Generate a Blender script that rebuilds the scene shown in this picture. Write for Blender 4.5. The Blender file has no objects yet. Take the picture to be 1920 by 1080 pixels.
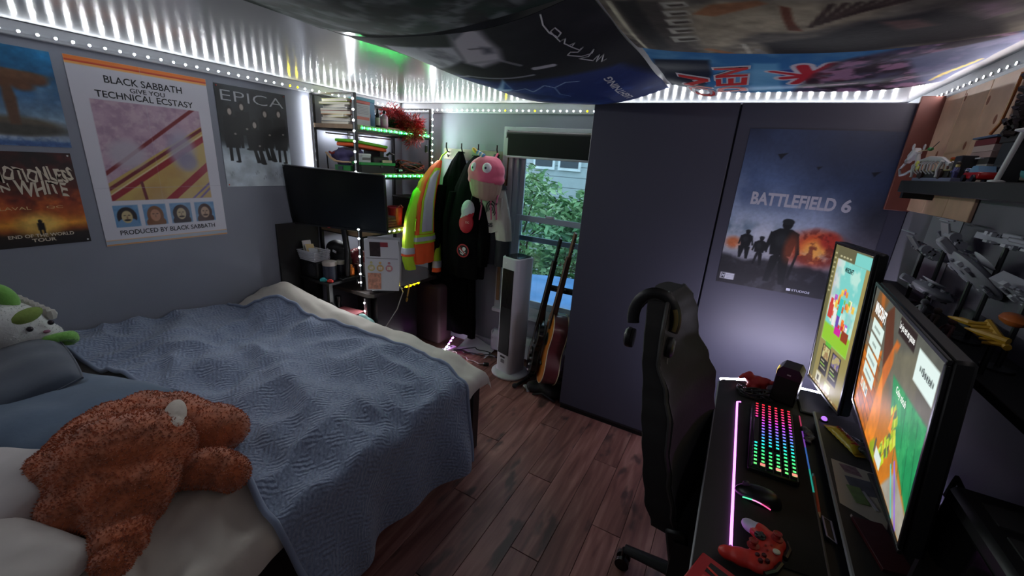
import bpy, bmesh, math, random
import numpy as np
from mathutils import Matrix, Vector, Euler, noise as mnoise

random.seed(7)
rng = np.random.default_rng(7)
SC = bpy.context.scene
COL = SC.collection
PI = math.pi

# ------------------------------------------------------------------ camera
CAM = Vector((0.0, 0.0, 1.7))
FPX, YAW, PITCH, ROLL = 758.378, 0.487528, -0.304241, 0.0718875
_cy, _sy, _cp, _sp = math.cos(YAW), math.sin(YAW), math.cos(PITCH), math.sin(PITCH)
FW = Vector((-_sy*_cp, _cy*_cp, _sp))
_r = Vector((_cy, _sy, 0)); _u = _r.cross(FW)
RT = _r*math.cos(ROLL) + _u*math.sin(ROLL)
UP = _u*math.cos(ROLL) - _r*math.sin(ROLL)
cd = bpy.data.cameras.new('camera'); cam = bpy.data.objects.new('camera', cd); COL.objects.link(cam)
cd.sensor_width = 36; cd.lens = FPX*36/1920; cd.clip_start = 0.02; cd.clip_end = 100
m = Matrix((RT, UP, -FW)).transposed().to_4x4(); m.translation = CAM
cam.matrix_world = m
SC.camera = cam
def ray(x, y): return RT*((x-960)/FPX) - UP*((y-540)/FPX) + FW
def onx(x, y, X): d = ray(x, y); return CAM + d*((X-CAM.x)/d.x)
def ony(x, y, Y): d = ray(x, y); return CAM + d*((Y-CAM.y)/d.y)
def onz(x, y, Z): d = ray(x, y); return CAM + d*((Z-CAM.z)/d.z)

# ------------------------------------------------------------------ world, exposure
SC.view_settings.view_transform = 'Standard'
SC.view_settings.look = 'None'
SC.view_settings.exposure = 0.0
SC.view_settings.gamma = 1.0
SC.view_settings.use_curve_mapping = False
SC.cycles.max_bounces = 8
SC.cycles.diffuse_bounces = 4
SC.cycles.glossy_bounces = 3
SC.cycles.transparent_max_bounces = 12
SC.cycles.sample_clamp_indirect = 4.0
SC.cycles.caustics_reflective = False
SC.cycles.caustics_refractive = False
SC.cycles.use_denoising = True
SKY_STRENGTH = 2.6
w = bpy.data.worlds.new('world'); SC.world = w; w.use_nodes = True
bg = w.node_tree.nodes['Background']
bg.inputs['Color'].default_value = (0.55, 0.72, 0.86, 1)       # overcast evening sky
bg.inputs['Strength'].default_value = SKY_STRENGTH
LED_WHITE = 800.0       # emission of the white led chips
LED_GREEN = 260.0
SCREEN = 0.95          # emission of the monitors

# ------------------------------------------------------------------ room dimensions (metres)
XL, XR, YF, YB, ZC = -2.875, 0.667, 3.007, -1.5, 2.127
YC = 2.466             # face of the closet doors

# ------------------------------------------------------------------ materials
def lin(c):
    c = np.asarray(c, float)/255.0
    return np.where(c <= 0.04045, c/12.92, ((c+0.055)/1.055)**2.4)
_MC = {}
def M(rgb, rough=0.6, metal=0.0, var=0.12, nscale=8.0, bump=0.0, bscale=60.0, emit=0.0, spec=0.5, sheen=0.0, coat=0.0, alpha=1.0, trans=0.0, name=None):
    key = (tuple(rgb), rough, metal, var, nscale, bump, bscale, emit, spec, sheen, coat, alpha, trans)
    if key in _MC: return _MC[key]
    mt = bpy.data.materials.new(name or 'm_%02x%02x%02x' % tuple(int(v) for v in rgb)); mt.use_nodes = True
    nt = mt.node_tree; b = nt.nodes['Principled BSDF']
    l = [float(v) for v in lin(rgb)]
    b.inputs['Roughness'].default_value = rough; b.inputs['Metallic'].default_value = metal
    b.inputs['Specular IOR Level'].default_value = spec
    if sheen: b.inputs['Sheen Weight'].default_value = sheen; b.inputs['Sheen Roughness'].default_value = 0.6
    if coat: b.inputs['Coat Weight'].default_value = coat; b.inputs['Coat Roughness'].default_value = 0.1
    if trans: b.inputs['Transmission Weight'].default_value = trans
    b.inputs['Alpha'].default_value = alpha
    if emit:
        b.inputs['Emission Color'].default_value = (*l, 1); b.inputs['Emission Strength'].default_value = emit
        b.inputs['Base Color'].default_value = (*[v*0.5 for v in l], 1)
    elif var:
        tc = nt.nodes.new('ShaderNodeTexCoord'); n = nt.nodes.new('ShaderNodeTexNoise')
        n.inputs['Scale'].default_value = nscale; n.inputs['Detail'].default_value = 4
        r = nt.nodes.new('ShaderNodeValToRGB')
        r.color_ramp.elements[0].position = 0.3; r.color_ramp.elements[1].position = 0.7
        r.color_ramp.elements[0].color = (*[max(0, v*(1-var)) for v in l], 1)
        r.color_ramp.elements[1].color = (*[min(1, v*(1+var)) for v in l], 1)
        nt.links.new(tc.outputs['Object'], n.inputs['Vector']); nt.links.new(n.outputs['Fac'], r.inputs['Fac'])
        nt.links.new(r.outputs['Color'], b.inputs['Base Color'])
    else:
        b.inputs['Base Color'].default_value = (*l, 1)
    if bump:
        tc = nt.nodes.new('ShaderNodeTexCoord'); n = nt.nodes.new('ShaderNodeTexNoise'); n.inputs['Scale'].default_value = bscale
        n.inputs['Detail'].default_value = 3
        bp = nt.nodes.new('ShaderNodeBump'); bp.inputs['Strength'].default_value = bump; bp.inputs['Distance'].default_value = 0.01
        nt.links.new(tc.outputs['Object'], n.inputs['Vector']); nt.links.new(n.outputs['Fac'], bp.inputs['Height'])
        nt.links.new(bp.outputs['Normal'], b.inputs['Normal'])
    _MC[key] = mt
    return mt
def paint_mat(name, rough=0.5, emit=0.0, bump=0.0, bscale=30, spec=0.5):
    """material that takes its flat print from the mesh's 'paint' colours"""
    mt = bpy.data.materials.new(name); mt.use_nodes = True; nt = mt.node_tree; b = nt.nodes['Principled BSDF']
    a = nt.nodes.new('ShaderNodeAttribute'); a.attribute_name = 'paint'
    b.inputs['Roughness'].default_value = rough; b.inputs['Specular IOR Level'].default_value = spec
    if emit:
        nt.links.new(a.outputs['Color'], b.inputs['Emission Color']); b.inputs['Emission Strength'].default_value = emit
        b.inputs['Base Color'].default_value = (0.004, 0.004, 0.004, 1)
    else:
        nt.links.new(a.outputs['Color'], b.inputs['Base Color'])
    if bump:
        tc = nt.nodes.new('ShaderNodeTexCoord'); n = nt.nodes.new('ShaderNodeTexNoise'); n.inputs['Scale'].default_value = bscale
        bp = nt.nodes.new('ShaderNodeBump'); bp.inputs['Strength'].default_value = bump; bp.inputs['Distance'].default_value = 0.01
        nt.links.new(tc.outputs['Object'], n.inputs['Vector']); nt.links.new(n.outputs['Fac'], bp.inputs['Height'])
        nt.links.new(bp.outputs['Normal'], b.inputs['Normal'])
    return mt

# ------------------------------------------------------------------ objects
MW = {}      # world matrix of every root
def tag(o, label=None, cat=None, group=None, kind=None):
    if label: o['label'] = label
    if cat: o['category'] = cat
    if group: o['group'] = group
    if kind: o['kind'] = kind
    return o
def thing(name, label, cat, loc=(0, 0, 0), rz=0.0, group=None, kind=None, rot=None):
    o = bpy.data.objects.new(name, None); COL.objects.link(o)
    o.empty_display_size = 0.05
    mt = Matrix.Translation(Vector(loc)) @ (rot if rot is not None else Matrix.Rotation(rz, 4, 'Z'))
    o.matrix_world = mt; MW[o.name] = mt
    return tag(o, label, cat, group, kind)
def dup(root, loc=None, rz=None, label=None, name=None):
    def cp(o, par):
        c = o.copy(); COL.objects.link(c); c.parent = par
        if par is not None: c.matrix_parent_inverse = Matrix()
        for ch in [x for x in bpy.data.objects if x.parent == o and x is not c]: cp(ch, c)
        return c
    c = cp(root, None)
    if loc is not None: c.location = loc
    if rz is not None: c.rotation_euler = (0, 0, rz)
    if label: c['label'] = label
    return c

class MB:
    def __init__(s): s.v = []; s.f = []; s.mi = []
    def add(s, v, f, mi=0, mtx=None):
        o = len(s.v)
        if mtx is not None: v = [mtx @ Vector(p) for p in v]
        s.v += [tuple(p) for p in v]; s.f += [tuple(i+o for i in q) for q in f]; s.mi += [mi]*len(f)
        return s
    def box(s, c, d, bev=0.0, rot=None, mi=0, seg=1):
        hx, hy, hz = d[0]/2, d[1]/2, d[2]/2
        mt = Matrix.Translation(Vector(c)) @ (rot if rot is not None else Matrix())
        if bev <= 0:
            v = [(sx*hx, sy*hy, sz*hz) for sx in (-1, 1) for sy in (-1, 1) for sz in (-1, 1)]
            f = [(0,1,3,2),(4,6,7,5),(0,4,5,1),(2,3,7,6),(0,2,6,4),(1,5,7,3)]
            return s.add(v, f, mi, mt)
        bm = bmesh.new(); bmesh.ops.create_cube(bm, size=1)
        for q in bm.verts: q.co = Vector((q.co.x*d[0], q.co.y*d[1], q.co.z*d[2]))
        bmesh.ops.bevel(bm, geom=bm.edges[:], offset=min(bev, 0.49*min(d)), segments=seg, affect='EDGES', profile=0.5)
        bm.verts.index_update()
        s.add([q.co.copy() for q in bm.verts], [[q.index for q in fc.verts] for fc in bm.faces], mi, mt); bm.free()
        return s
    def span(s, x0, x1, y0, y1, z0, z1, bev=0.0, mi=0):
        return s.box(((x0+x1)/2, (y0+y1)/2, (z0+z1)/2), (x1-x0, y1-y0, z1-z0), bev, None, mi)
    def tube(s, pts, r, n=8, closed=False, mi=0, cap=True, flat=None):
        pts = [Vector(p) for p in pts]; N = len(pts)
        rr = r if isinstance(r, (list, tuple)) else [r]*N
        ring = []; prev = None; v = []
        for i, p in enumerate(pts):
            a = pts[(i-1) % N] if (closed or i > 0) else p; b = pts[(i+1) % N] if (closed or i < N-1) else p
            t = (b-a); t = t.normalized() if t.length > 1e-9 else Vector((0, 0, 1))
            if prev is None:
                h = Vector((0, 0, 1)) if abs(t.z) < 0.9 else Vector((1, 0, 0))
                nx = t.cross(h).normalized()
            else:
                nx = (prev - t*prev.dot(t)); nx = nx.normalized() if nx.length > 1e-6 else t.orthogonal().normalized()
            ny = t.cross(nx); prev = nx
            for k in range(n):
                a_ = 2*PI*k/n
                v.append(p + nx*math.cos(a_)*rr[i] + ny*math.sin(a_)*rr[i]*(flat if flat else 1))
        f = []
        M_ = N if closed else N-1
        for i in range(M_):
            j = (i+1) % N
            for k in range(n):
                f.append((i*n+k, i*n+(k+1) % n, j*n+(k+1) % n, j*n+k))
        if cap and not closed:
            f.append(tuple(range(n))[::-1]); f.append(tuple((N-1)*n+k for k in range(n)))
        return s.add(v, f, mi)
    def cyl(s, p, q, r0, r1=None, n=14, mi=0): return s.tube([p, q], [r0, r0 if r1 is None else r1], n, mi=mi)
    def lathe(s, prof, n=20, mtx=None, mi=0, sx=1.0, sy=1.0):
        v = []; f = []
        for r, z in prof:
            for k in range(n): v.append((r*math.cos(2*PI*k/n)*sx, r*math.sin(2*PI*k/n)*sy, z))
        for i in range(len(prof)-1):
            for k in range(n): f.append((i*n+k, i*n+(k+1) % n, (i+1)*n+(k+1) % n, (i+1)*n+k))
        f.append(tuple(range(n))[::-1]); f.append(tuple((len(prof)-1)*n+k for k in range(n)))
        return s.add(v, f, mi, mtx)
    def ball(s, c, r, n=14, rot=None, mi=0, fn=None):
        if not isinstance(r, (tuple, list)): r = (r, r, r)
        mt = Matrix.Translation(Vector(c)) @ (rot if rot is not None else Matrix())
        m_ = max(4, n//2); v = [(0, 0, r[2])]; f = []
        for i in range(1, m_):
            t = PI*i/m_
            for k in range(n): v.append((r[0]*math.sin(t)*math.cos(2*PI*k/n), r[1]*math.sin(t)*math.sin(2*PI*k/n), r[2]*math.cos(t)))
        v.append((0, 0, -r[2]))
        for k in range(n): f.append((0, 1+k, 1+(k+1) % n))
        for i in range(m_-2):
            for k in range(n): a = 1+i*n; f.append((a+k, a+n+k, a+n+(k+1) % n, a+(k+1) % n))
        a = 1+(m_-2)*n
        for k in range(n): f.append((a+k, len(v)-1, a+(k+1) % n))
        if fn: v = [fn(Vector(p)) for p in v]
        return s.add(v, f, mi, mt)
    def prism(s, poly, y0, y1, mtx=None, mi=0):
        """polygon in (x,z) pulled from y0 to y1"""
        n = len(poly)
        v = [(p[0], y0, p[1]) for p in poly] + [(p[0], y1, p[1]) for p in poly]
        f = [tuple(range(n)), tuple(range(2*n-1, n-1, -1))] + [(i, i+n, (i+1) % n+n, (i+1) % n) for i in range(n)]
        return s.add(v, f, mi, mtx)
    def slab(s, poly, z0, z1, mtx=None, mi=0):
        """polygon in (x,y) pulled from z0 to z1"""
        n = len(poly)
        v = [(p[0], p[1], z0) for p in poly] + [(p[0], p[1], z1) for p in poly]
        f = [tuple(range(n))[::-1], tuple(range(n, 2*n))] + [(i, (i+1) % n, (i+1) % n+n, i+n) for i in range(n)]
        return s.add(v, f, mi, mtx)
    def surf(s, fn, nu, nv, cu=False, mi=0):
        v = [fn(i/(nu if cu else nu-1), j/(nv-1)) for j in range(nv) for i in range(nu)]
        f = []
        for j in range(nv-1):
            for i in range(nu if cu else nu-1):
                f.append((j*nu+i, j*nu+(i+1) % nu, (j+1)*nu+(i+1) % nu, (j+1)*nu+i))
        return s.add(v, f, mi)
    def build(s, name, mat, parent=None, local=False, smooth=True, ang=38, label=None, kind=None):
        me = bpy.data.meshes.new(name)
        v = s.v
        if parent is not None and not local:
            inv = MW[parent.name].inverted(); v = [tuple(inv @ Vector(p)) for p in v]
        me.from_pydata(v, [], s.f); me.update()
        bm = bmesh.new(); bm.from_mesh(me); bmesh.ops.recalc_face_normals(bm, faces=bm.faces[:]); bm.to_mesh(me); bm.free()
        for mt in (mat if isinstance(mat, (list, tuple)) else [mat]): me.materials.append(mt)
        me.polygons.foreach_set('material_index', s.mi)
        if smooth:
            me.polygons.foreach_set('use_smooth', [True]*len(me.polygons)); me.set_sharp_from_angle(angle=math.radians(ang))
        o = bpy.data.objects.new(name, me); COL.objects.link(o)
        if parent is not None:
            o.parent = parent
            MW[o.name] = MW[parent.name]
        else: MW[o.name] = Matrix()
        if label: o['label'] = label
        if kind: o['kind'] = kind
        return o
def same(o, parent, mtx, name=None):
    """another object with the same mesh data, placed by a matrix local to its parent"""
    c = bpy.data.objects.new(name or o.name.split('.')[0], o.data); COL.objects.link(c)
    c.parent = parent; c.matrix_basis = mtx
    return c
def blob(balls, voxel=0.012, smooth=6, disp=0.0, dscale=8.0, seed=0.0):
    """one continuous surface grown over overlapping ellipsoids: (centre, radii[, rotation])"""
    mb = MB()
    for b in balls: mb.ball(b[0], b[1], 16, b[2] if len(b) > 2 else None)
    me = bpy.data.meshes.new('tmp'); me.from_pydata(mb.v, [], mb.f); me.update()
    o = bpy.data.objects.new('tmp', me); COL.objects.link(o)
    r = o.modifiers.new('r', 'REMESH'); r.mode = 'VOXEL'; r.voxel_size = voxel
    sm = o.modifiers.new('s', 'SMOOTH'); sm.iterations = smooth; sm.factor = 0.5
    dg = bpy.context.evaluated_depsgraph_get(); ev = o.evaluated_get(dg)
    out = bpy.data.meshes.new_from_object(ev)
    bpy.data.objects.remove(o); bpy.data.meshes.remove(me)
    v = [p.co.copy() for p in out.vertices]; nr = [p.normal.copy() for p in out.vertices]
    if disp:
        v = [p + n*disp*mnoise.noise(p*dscale + Vector((seed, seed, seed))) for p, n in zip(v, nr)]
    f = [tuple(p.vertices) for p in out.polygons]
    bpy.data.meshes.remove(out)
    res = MB(); res.add(v, f); res.n = nr
    return res
def loft(secs, n=40, fold=0.0, nf=9, seed=0.0, mb=None, a0=0.0, a1=2*PI, off=0.0, mi=0, sub=4):
    """skin through elliptical sections (x, y, z, rx, ry) with hanging folds"""
    mb = mb or MB(); S = []
    for i in range(len(secs)-1):
        for k in range(sub):
            t = k/sub; t2 = t*t*(3-2*t)
            S.append([a+(b-a)*t2 for a, b in zip(secs[i], secs[i+1])])
    S.append(list(secs[-1]))
    full = abs(a1-a0-2*PI) < 1e-6
    v = []; N = n if full else n+1
    for j, (x, y, z, rx, ry) in enumerate(S):
        tz = j/(len(S)-1)
        for k in range(N):
            a = a0+(a1-a0)*k/n
            d = 1+fold*(0.25+0.75*tz)*(math.sin(nf*a+seed+1.6*math.sin(3*tz+seed))+0.6*math.sin((nf*1.7)*a-seed*2+2.3*tz))
            v.append((x+(rx*d+off)*math.cos(a), y+(ry*d+off)*math.sin(a), z))
    f = []
    for j in range(len(S)-1):
        for k in range(n if full else N-1):
            f.append((j*N+k, j*N+(k+1) % N, (j+1)*N+(k+1) % N, (j+1)*N+k))
    if full: f.append(tuple(range(N))[::-1]); f.append(tuple((len(S)-1)*N+k for k in range(N)))
    return mb.add(v, f, mi)

# ------------------------------------------------------------------ flat print: numpy canvas on a vertex grid, and lettering
def vnoise(U, V, s, seed):
    r = np.random.default_rng(seed); g = r.random((64, 64))
    x = U*s; y = V*s; xi = np.floor(x).astype(int); yi = np.floor(y).astype(int); fx = x-xi; fy = y-yi
    fx = fx*fx*(3-2*fx); fy = fy*fy*(3-2*fy)
    G = lambda a, b: g[a % 64, b % 64]
    return (G(xi, yi)*(1-fx)+G(xi+1, yi)*fx)*(1-fy)+(G(xi, yi+1)*(1-fx)+G(xi+1, yi+1)*fx)*fy
def fbm(U, V, s, seed, o=4):
    t = 0; a = 0.5; n = 0
    for k in range(o): t = t+a*vnoise(U, V, s*2**k, seed+k); n += a; a *= 0.55
    return t/n
class Canvas:
    """x in 0..w, y in 0..h (metres); colours are 0..255 sRGB"""
    def __init__(s, w, h, nx, ny, rgb=(128, 128, 128)):
        s.w, s.h, s.nx, s.ny = w, h, nx, ny
        s.U, s.V = np.meshgrid(np.linspace(0, w, nx), np.linspace(0, h, ny))
        s.C = np.zeros((ny, nx, 3)); s.C[:] = rgb; s.px = max(w/nx, h/ny)
    def mix(s, a, rgb): a = np.clip(a, 0, 1)[..., None]; s.C = s.C*(1-a)+np.asarray(rgb, float)*a; return s
    def grad(s, stops):
        ys = [q[0]*s.h for q in stops]
        for k in range(3): s.C[..., k] = np.interp(s.V, ys, [q[1][k] for q in stops])
        return s
    def noise(s, sc, amp, seed=1): s.C = np.clip(s.C*(1+amp*(fbm(s.U, s.V, sc, seed)[..., None]-0.5)*2), 0, 255); return s
    def cloud(s, sc, lo, hi, rgb, seed=1, mask=None, k=1.0):
        a = np.clip((fbm(s.U, s.V, sc, seed)-lo)/(hi-lo), 0, 1)*k
        return s.mix(a if mask is None else a*mask, rgb)
    def ellm(s, cx, cy, rx, ry, soft=0.0, rot=0.0):
        x = s.U-cx; y = s.V-cy; c, d = math.cos(rot), math.sin(rot)
        q = np.sqrt(((x*c+y*d)/rx)**2+((-x*d+y*c)/ry)**2)
        w_ = max(soft, s.px/min(rx, ry))
        return np.clip((1-q)/w_+0.5, 0, 1)
    def ell(s, cx, cy, rx, ry, rgb, soft=0.0, rot=0.0, k=1.0): return s.mix(s.ellm(cx, cy, rx, ry, soft, rot)*k, rgb)
    def polym(s, pts, soft=0.0):
        ins = np.zeros(s.U.shape, bool); dist = np.full(s.U.shape, 1e9); n = len(pts)
        for i in range(n):
            x0, y0 = pts[i]; x1, y1 = pts[(i+1) % n]
            cond = ((y0 > s.V) != (y1 > s.V))
            with np.errstate(divide='ignore', invalid='ignore'):
                ins ^= cond & (s.U < (x1-x0)*(s.V-y0)/((y1-y0) if y1 != y0 else 1e-12)+x0)
            dx, dy = x1-x0, y1-y0; L2 = dx*dx+dy*dy+1e-12
            t = np.clip(((s.U-x0)*dx+(s.V-y0)*dy)/L2, 0, 1)
            dist = np.minimum(dist, np.hypot(s.U-x0-t*dx, s.V-y0-t*dy))
        sd = np.where(ins, dist, -dist)
        return np.clip(sd/max(soft, s.px)+0.5, 0, 1)
    def poly(s, pts, rgb, soft=0.0, k=1.0): return s.mix(s.polym(pts, soft)*k, rgb)
    def rect(s, x0, y0, x1, y1, rgb, soft=0.0, k=1.0): return s.poly([(x0, y0), (x1, y0), (x1, y1), (x0, y1)], rgb, soft, k)
    def line(s, pts, wd, rgb, k=1.0):
        dist = np.full(s.U.shape, 1e9)
        for (x0, y0), (x1, y1) in zip(pts, pts[1:]):
            dx, dy = x1-x0, y1-y0; L2 = dx*dx+dy*dy+1e-12
            t = np.clip(((s.U-x0)*dx+(s.V-y0)*dy)/L2, 0, 1)
            dist = np.minimum(dist, np.hypot(s.U-x0-t*dx, s.V-y0-t*dy))
        return s.mix(np.clip((wd/2-dist)/s.px+0.5, 0, 1)*k, rgb)
    def sheet(s, name, mat, parent, fn, thick=0.0006, label=None):
        """grid mesh; fn(x, y, n) -> local point, n = distance off the sheet towards the viewer"""
        nx, ny = s.nx, s.ny
        v = [fn(x, y, thick) for x, y in zip(s.U.ravel(), s.V.ravel())]
        f = [(j*nx+i, j*nx+i+1, (j+1)*nx+i+1, (j+1)*nx+i) for j in range(ny-1) for i in range(nx-1)]
        edge = [i for i in range(nx)]+[j*nx+nx-1 for j in range(1, ny)]+[(ny-1)*nx+i for i in range(nx-2, -1, -1)]+[j*nx for j in range(ny-2, 0, -1)]
        o0 = len(v); E_ = len(edge)
        for e in edge: v.append(fn(float(s.U.ravel()[e]), float(s.V.ravel()[e]), 0.0))
        f += [(edge[(i+1) % E_], edge[i], o0+i, o0+(i+1) % E_) for i in range(E_)]
        me = bpy.data.meshes.new(name); me.from_pydata([tuple(p) for p in v], [], f); me.update()
        col = np.ones((len(v), 4)); L = lin(s.C.reshape(-1, 3)); col[:nx*ny, :3] = L; col[nx*ny:, :3] = L[edge]
        at = me.color_attributes.new('paint', 'FLOAT_COLOR', 'POINT'); at.data.foreach_set('color', col.ravel().astype(np.float32))
        me.materials.append(mat); me.polygons.foreach_set('use_smooth', [True]*len(me.polygons))
        me.set_sharp_from_angle(angle=math.radians(40))
        o = bpy.data.objects.new(name, me); COL.objects.link(o)
        if parent is not None: o.parent = parent
        if label: o['label'] = label
        return o
def flat(x, y, n): return (x, -n, y)
_TX = {}
def glyphs(txt, bold=0.0, res=3):
    k = (txt, bold, res)
    if k in _TX: return _TX[k]
    cu = bpy.data.curves.new('t', 'FONT'); cu.body = txt; cu.size = 1; cu.offset = bold; cu.resolution_u = res
    o = bpy.data.objects.new('t', cu); COL.objects.link(o)
    dg = bpy.context.evaluated_depsgraph_get(); me = bpy.data.meshes.new_from_object(o.evaluated_get(dg))
    v = np.array([tuple(p.co) for p in me.vertices]).reshape(-1, 3); f = [tuple(p.vertices) for p in me.polygons]
    bpy.data.objects.remove(o); bpy.data.meshes.remove(me); bpy.data.curves.remove(cu)
    mn, mx = v.min(0), v.max(0)
    v = (v-mn)/np.maximum(mx-mn, 1e-9)
    _TX[k] = (v, f); return _TX[k]
def letter(txt, box, mat, parent, fn=flat, n=0.0012, bold=0.01, name='lettering', label=None, slant=0.0, arc=0.0, local=True, warp=None):
    """lettering stretched to box = (x0, y0, x1, y1) of a sheet"""
    v, f = glyphs(txt, bold); x0, y0, x1, y1 = box; out = []
    for p in v:
        a = x0+(x1-x0)*p[0]+slant*(p[1]-0.5)*(y1-y0); b = y0+(y1-y0)*p[1]+arc*(1-(2*p[0]-1)**2)
        if warp: a, b = warp(a, b)
        out.append(fn(a, b, n))
    me = bpy.data.meshes.new(name); me.from_pydata([tuple(q) for q in out], [], f); me.update(); me.materials.append(mat)
    o = bpy.data.objects.new(name, me); COL.objects.link(o)
    if parent is not None: o.parent = parent
    if label: o['label'] = label
    return o
# ================================================================== the room
def struct(name, mb, mat, label, cat, **k):
    o = mb.build(name, mat, **k); return tag(o, label, cat, kind='structure')
WALL = M((136, 139, 151), 0.75, var=0.05, nscale=2.5, bump=0.05, bscale=180)
DARKWALL = M((74, 74, 88), 0.6, var=0.05, nscale=2.0, bump=0.04, bscale=120)
WHITE = M((205, 208, 214), 0.45, var=0.04)
struct('wall_left', MB().span(XL-.1, XL, YB, YF+.1, 0, ZC+.1), WALL, 'long grey painted wall behind the bed with posters', 'wall')
WX0, WX1, WZ0, WZ1 = -1.66, -0.93, 0.46, 1.88            # window opening
wf = MB(); wf.span(XL, WX0, YF, YF+.1, 0, ZC+.1); wf.span(WX1, XR+.1, YF, YF+.1, 0, ZC+.1)
wf.span(WX0, WX1, YF, YF+.1, 0, WZ0); wf.span(WX0, WX1, YF, YF+.1, WZ1, ZC+.1)
struct('wall_far', wf, WALL, 'grey far wall with the window and coat rail', 'wall')
struct('wall_right', MB().span(XR, XR+.1, YB, YF+.1, 0, ZC+.1), M((112, 110, 120), 0.8, var=0.05, nscale=2.5, bump=0.05, bscale=180), 'dark grey wall behind the desk and monitors', 'wall')
struct('wall_back', MB().span(XL, XR, YB-.1, YB, 0, ZC+.1), WALL, 'grey wall behind the photographer, out of view', 'wall')

# glossy panelled ceiling
cm = bpy.data.materials.new('ceiling_gloss'); cm.use_nodes = True; nt = cm.node_tree; b = nt.nodes['Principled BSDF']
b.inputs['Base Color'].default_value = (0.42, 0.43, 0.44, 1); b.inputs['Roughness'].default_value = 0.15
b.inputs['Specular IOR Level'].default_value = 0.6
tc = nt.nodes.new('ShaderNodeTexCoord'); mp = nt.nodes.new('ShaderNodeMapping'); mp.inputs['Scale'].default_value = (9, 30, 9)
n1 = nt.nodes.new('ShaderNodeTexNoise'); n1.inputs['Scale'].default_value = 2.0; n1.inputs['Detail'].default_value = 3
bp = nt.nodes.new('ShaderNodeBump'); bp.inputs['Strength'].default_value = 0.035; bp.inputs['Distance'].default_value = 0.01
nt.links.new(tc.outputs['Object'], mp.inputs['Vector']); nt.links.new(mp.outputs['Vector'], n1.inputs['Vector'])
nt.links.new(n1.outputs['Fac'], bp.inputs['Height']); nt.links.new(bp.outputs['Normal'], b.inputs['Normal'])
struct('ceiling', MB().span(XL, XR, YB, YF, ZC, ZC+.08), cm, 'shiny white ceiling reflecting the led strips', 'ceiling')

# crown trims: one along each wall, the led tape sits on its face
TR = M((196, 198, 204), 0.4, var=0.03)
def trim(name, mb, label): return struct(name, mb, TR, label, 'trim')
trim('trim_1', MB().span(XL, XL+.016, YB, YF, ZC-.062, ZC, .004), 'white crown trim along the left wall')
trim('trim_2', MB().span(XL+.016, XR-.016, YF-.016, YF, ZC-.075, ZC, .004), 'white crown trim along the far wall')
trim('trim_3', MB().span(XR-.016, XR, YB, YF-.016, ZC-.062, ZC, .004), 'white crown trim along the right wall')

# floor: slab with separate laminate planks
fl = struct('floor', MB().span(XL, XR, YB, YF, -.06, -.004), M((28, 20, 18), 0.9, var=0), 'dark reddish brown wood plank floor', 'floor')
pm = bpy.data.materials.new('floor_plank'); pm.use_nodes = True; nt = pm.node_tree; b = nt.nodes['Principled BSDF']
tc = nt.nodes.new('ShaderNodeTexCoord'); oi = nt.nodes.new('ShaderNodeObjectInfo'); mp = nt.nodes.new('ShaderNodeMapping')
mp.inputs['Scale'].default_value = (26, 2.2, 26)
add = nt.nodes.new('ShaderNodeVectorMath'); add.operation = 'ADD'
sc_ = nt.nodes.new('ShaderNodeVectorMath'); sc_.operation = 'SCALE'; sc_.inputs['Scale'].default_value = 37.0
nt.links.new(oi.outputs['Location'], sc_.inputs[0])
nt.links.new(tc.outputs['Object'], add.inputs[0]); nt.links.new(sc_.outputs['Vector'], add.inputs[1])
nt.links.new(add.outputs['Vector'], mp.inputs['Vector'])
gr = nt.nodes.new('ShaderNodeTexNoise'); gr.inputs['Scale'].default_value = 1.0; gr.inputs['Detail'].default_value = 6; gr.inputs['Distortion'].default_value = 0.6
nt.links.new(mp.outputs['Vector'], gr.inputs['Vector'])
rp = nt.nodes.new('ShaderNodeValToRGB'); e = rp.color_ramp.elements
e[0].position = 0.28; e[0].color = (*lin((104, 66, 60)), 1); e[1].position = 0.72; e[1].color = (*lin((172, 126, 116)), 1)
q = e.new(0.5); q.color = (*lin((140, 94, 87)), 1)
nt.links.new(gr.outputs['Fac'], rp.inputs['Fac'])
hs = nt.nodes.new('ShaderNodeHueSaturation'); mr = nt.nodes.new('ShaderNodeMapRange')
mr.inputs['To Min'].default_value = 0.72; mr.inputs['To Max'].default_value = 1.2
nt.links.new(oi.outputs['Random'], mr.inputs['Value']); nt.links.new(mr.outputs['Result'], hs.inputs['Value']); nt.links.new(rp.outputs['Color'], hs.inputs['Color'])
# weathered print: dark knots and pale worn patches
mp2 = nt.nodes.new('ShaderNodeMapping'); mp2.inputs['Scale'].default_value = (9, 3.2, 9); nt.links.new(add.outputs['Vector'], mp2.inputs['Vector'])
kn = nt.nodes.new('ShaderNodeTexNoise'); kn.inputs['Scale'].default_value = 1.0; kn.inputs['Detail'].default_value = 3; nt.links.new(mp2.outputs['Vector'], kn.inputs['Vector'])
kr = nt.nodes.new('ShaderNodeValToRGB'); kr.color_ramp.elements[0].position = 0.60; kr.color_ramp.elements[0].color = (0, 0, 0, 1); kr.color_ramp.elements[1].position = 0.68; kr.color_ramp.elements[1].color = (.75, .75, .75, 1)
nt.links.new(kn.outputs['Fac'], kr.inputs['Fac'])
mx = nt.nodes.new('ShaderNodeMixRGB'); mx.inputs['Color2'].default_value = (*lin((52, 44, 44)), 1)
nt.links.new(kr.outputs['Color'], mx.inputs['Fac']); nt.links.new(hs.outputs['Color'], mx.inputs['Color1']); nt.links.new(mx.outputs['Color'], b.inputs['Base Color'])
b.inputs['Roughness'].default_value = 0.42
bp = nt.nodes.new('ShaderNodeBump'); bp.inputs['Strength'].default_value = 0.08; bp.inputs['Distance'].default_value = 0.005
nt.links.new(gr.outputs['Fac'], bp.inputs['Height']); nt.links.new(bp.outputs['Normal'], b.inputs['Normal'])
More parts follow.
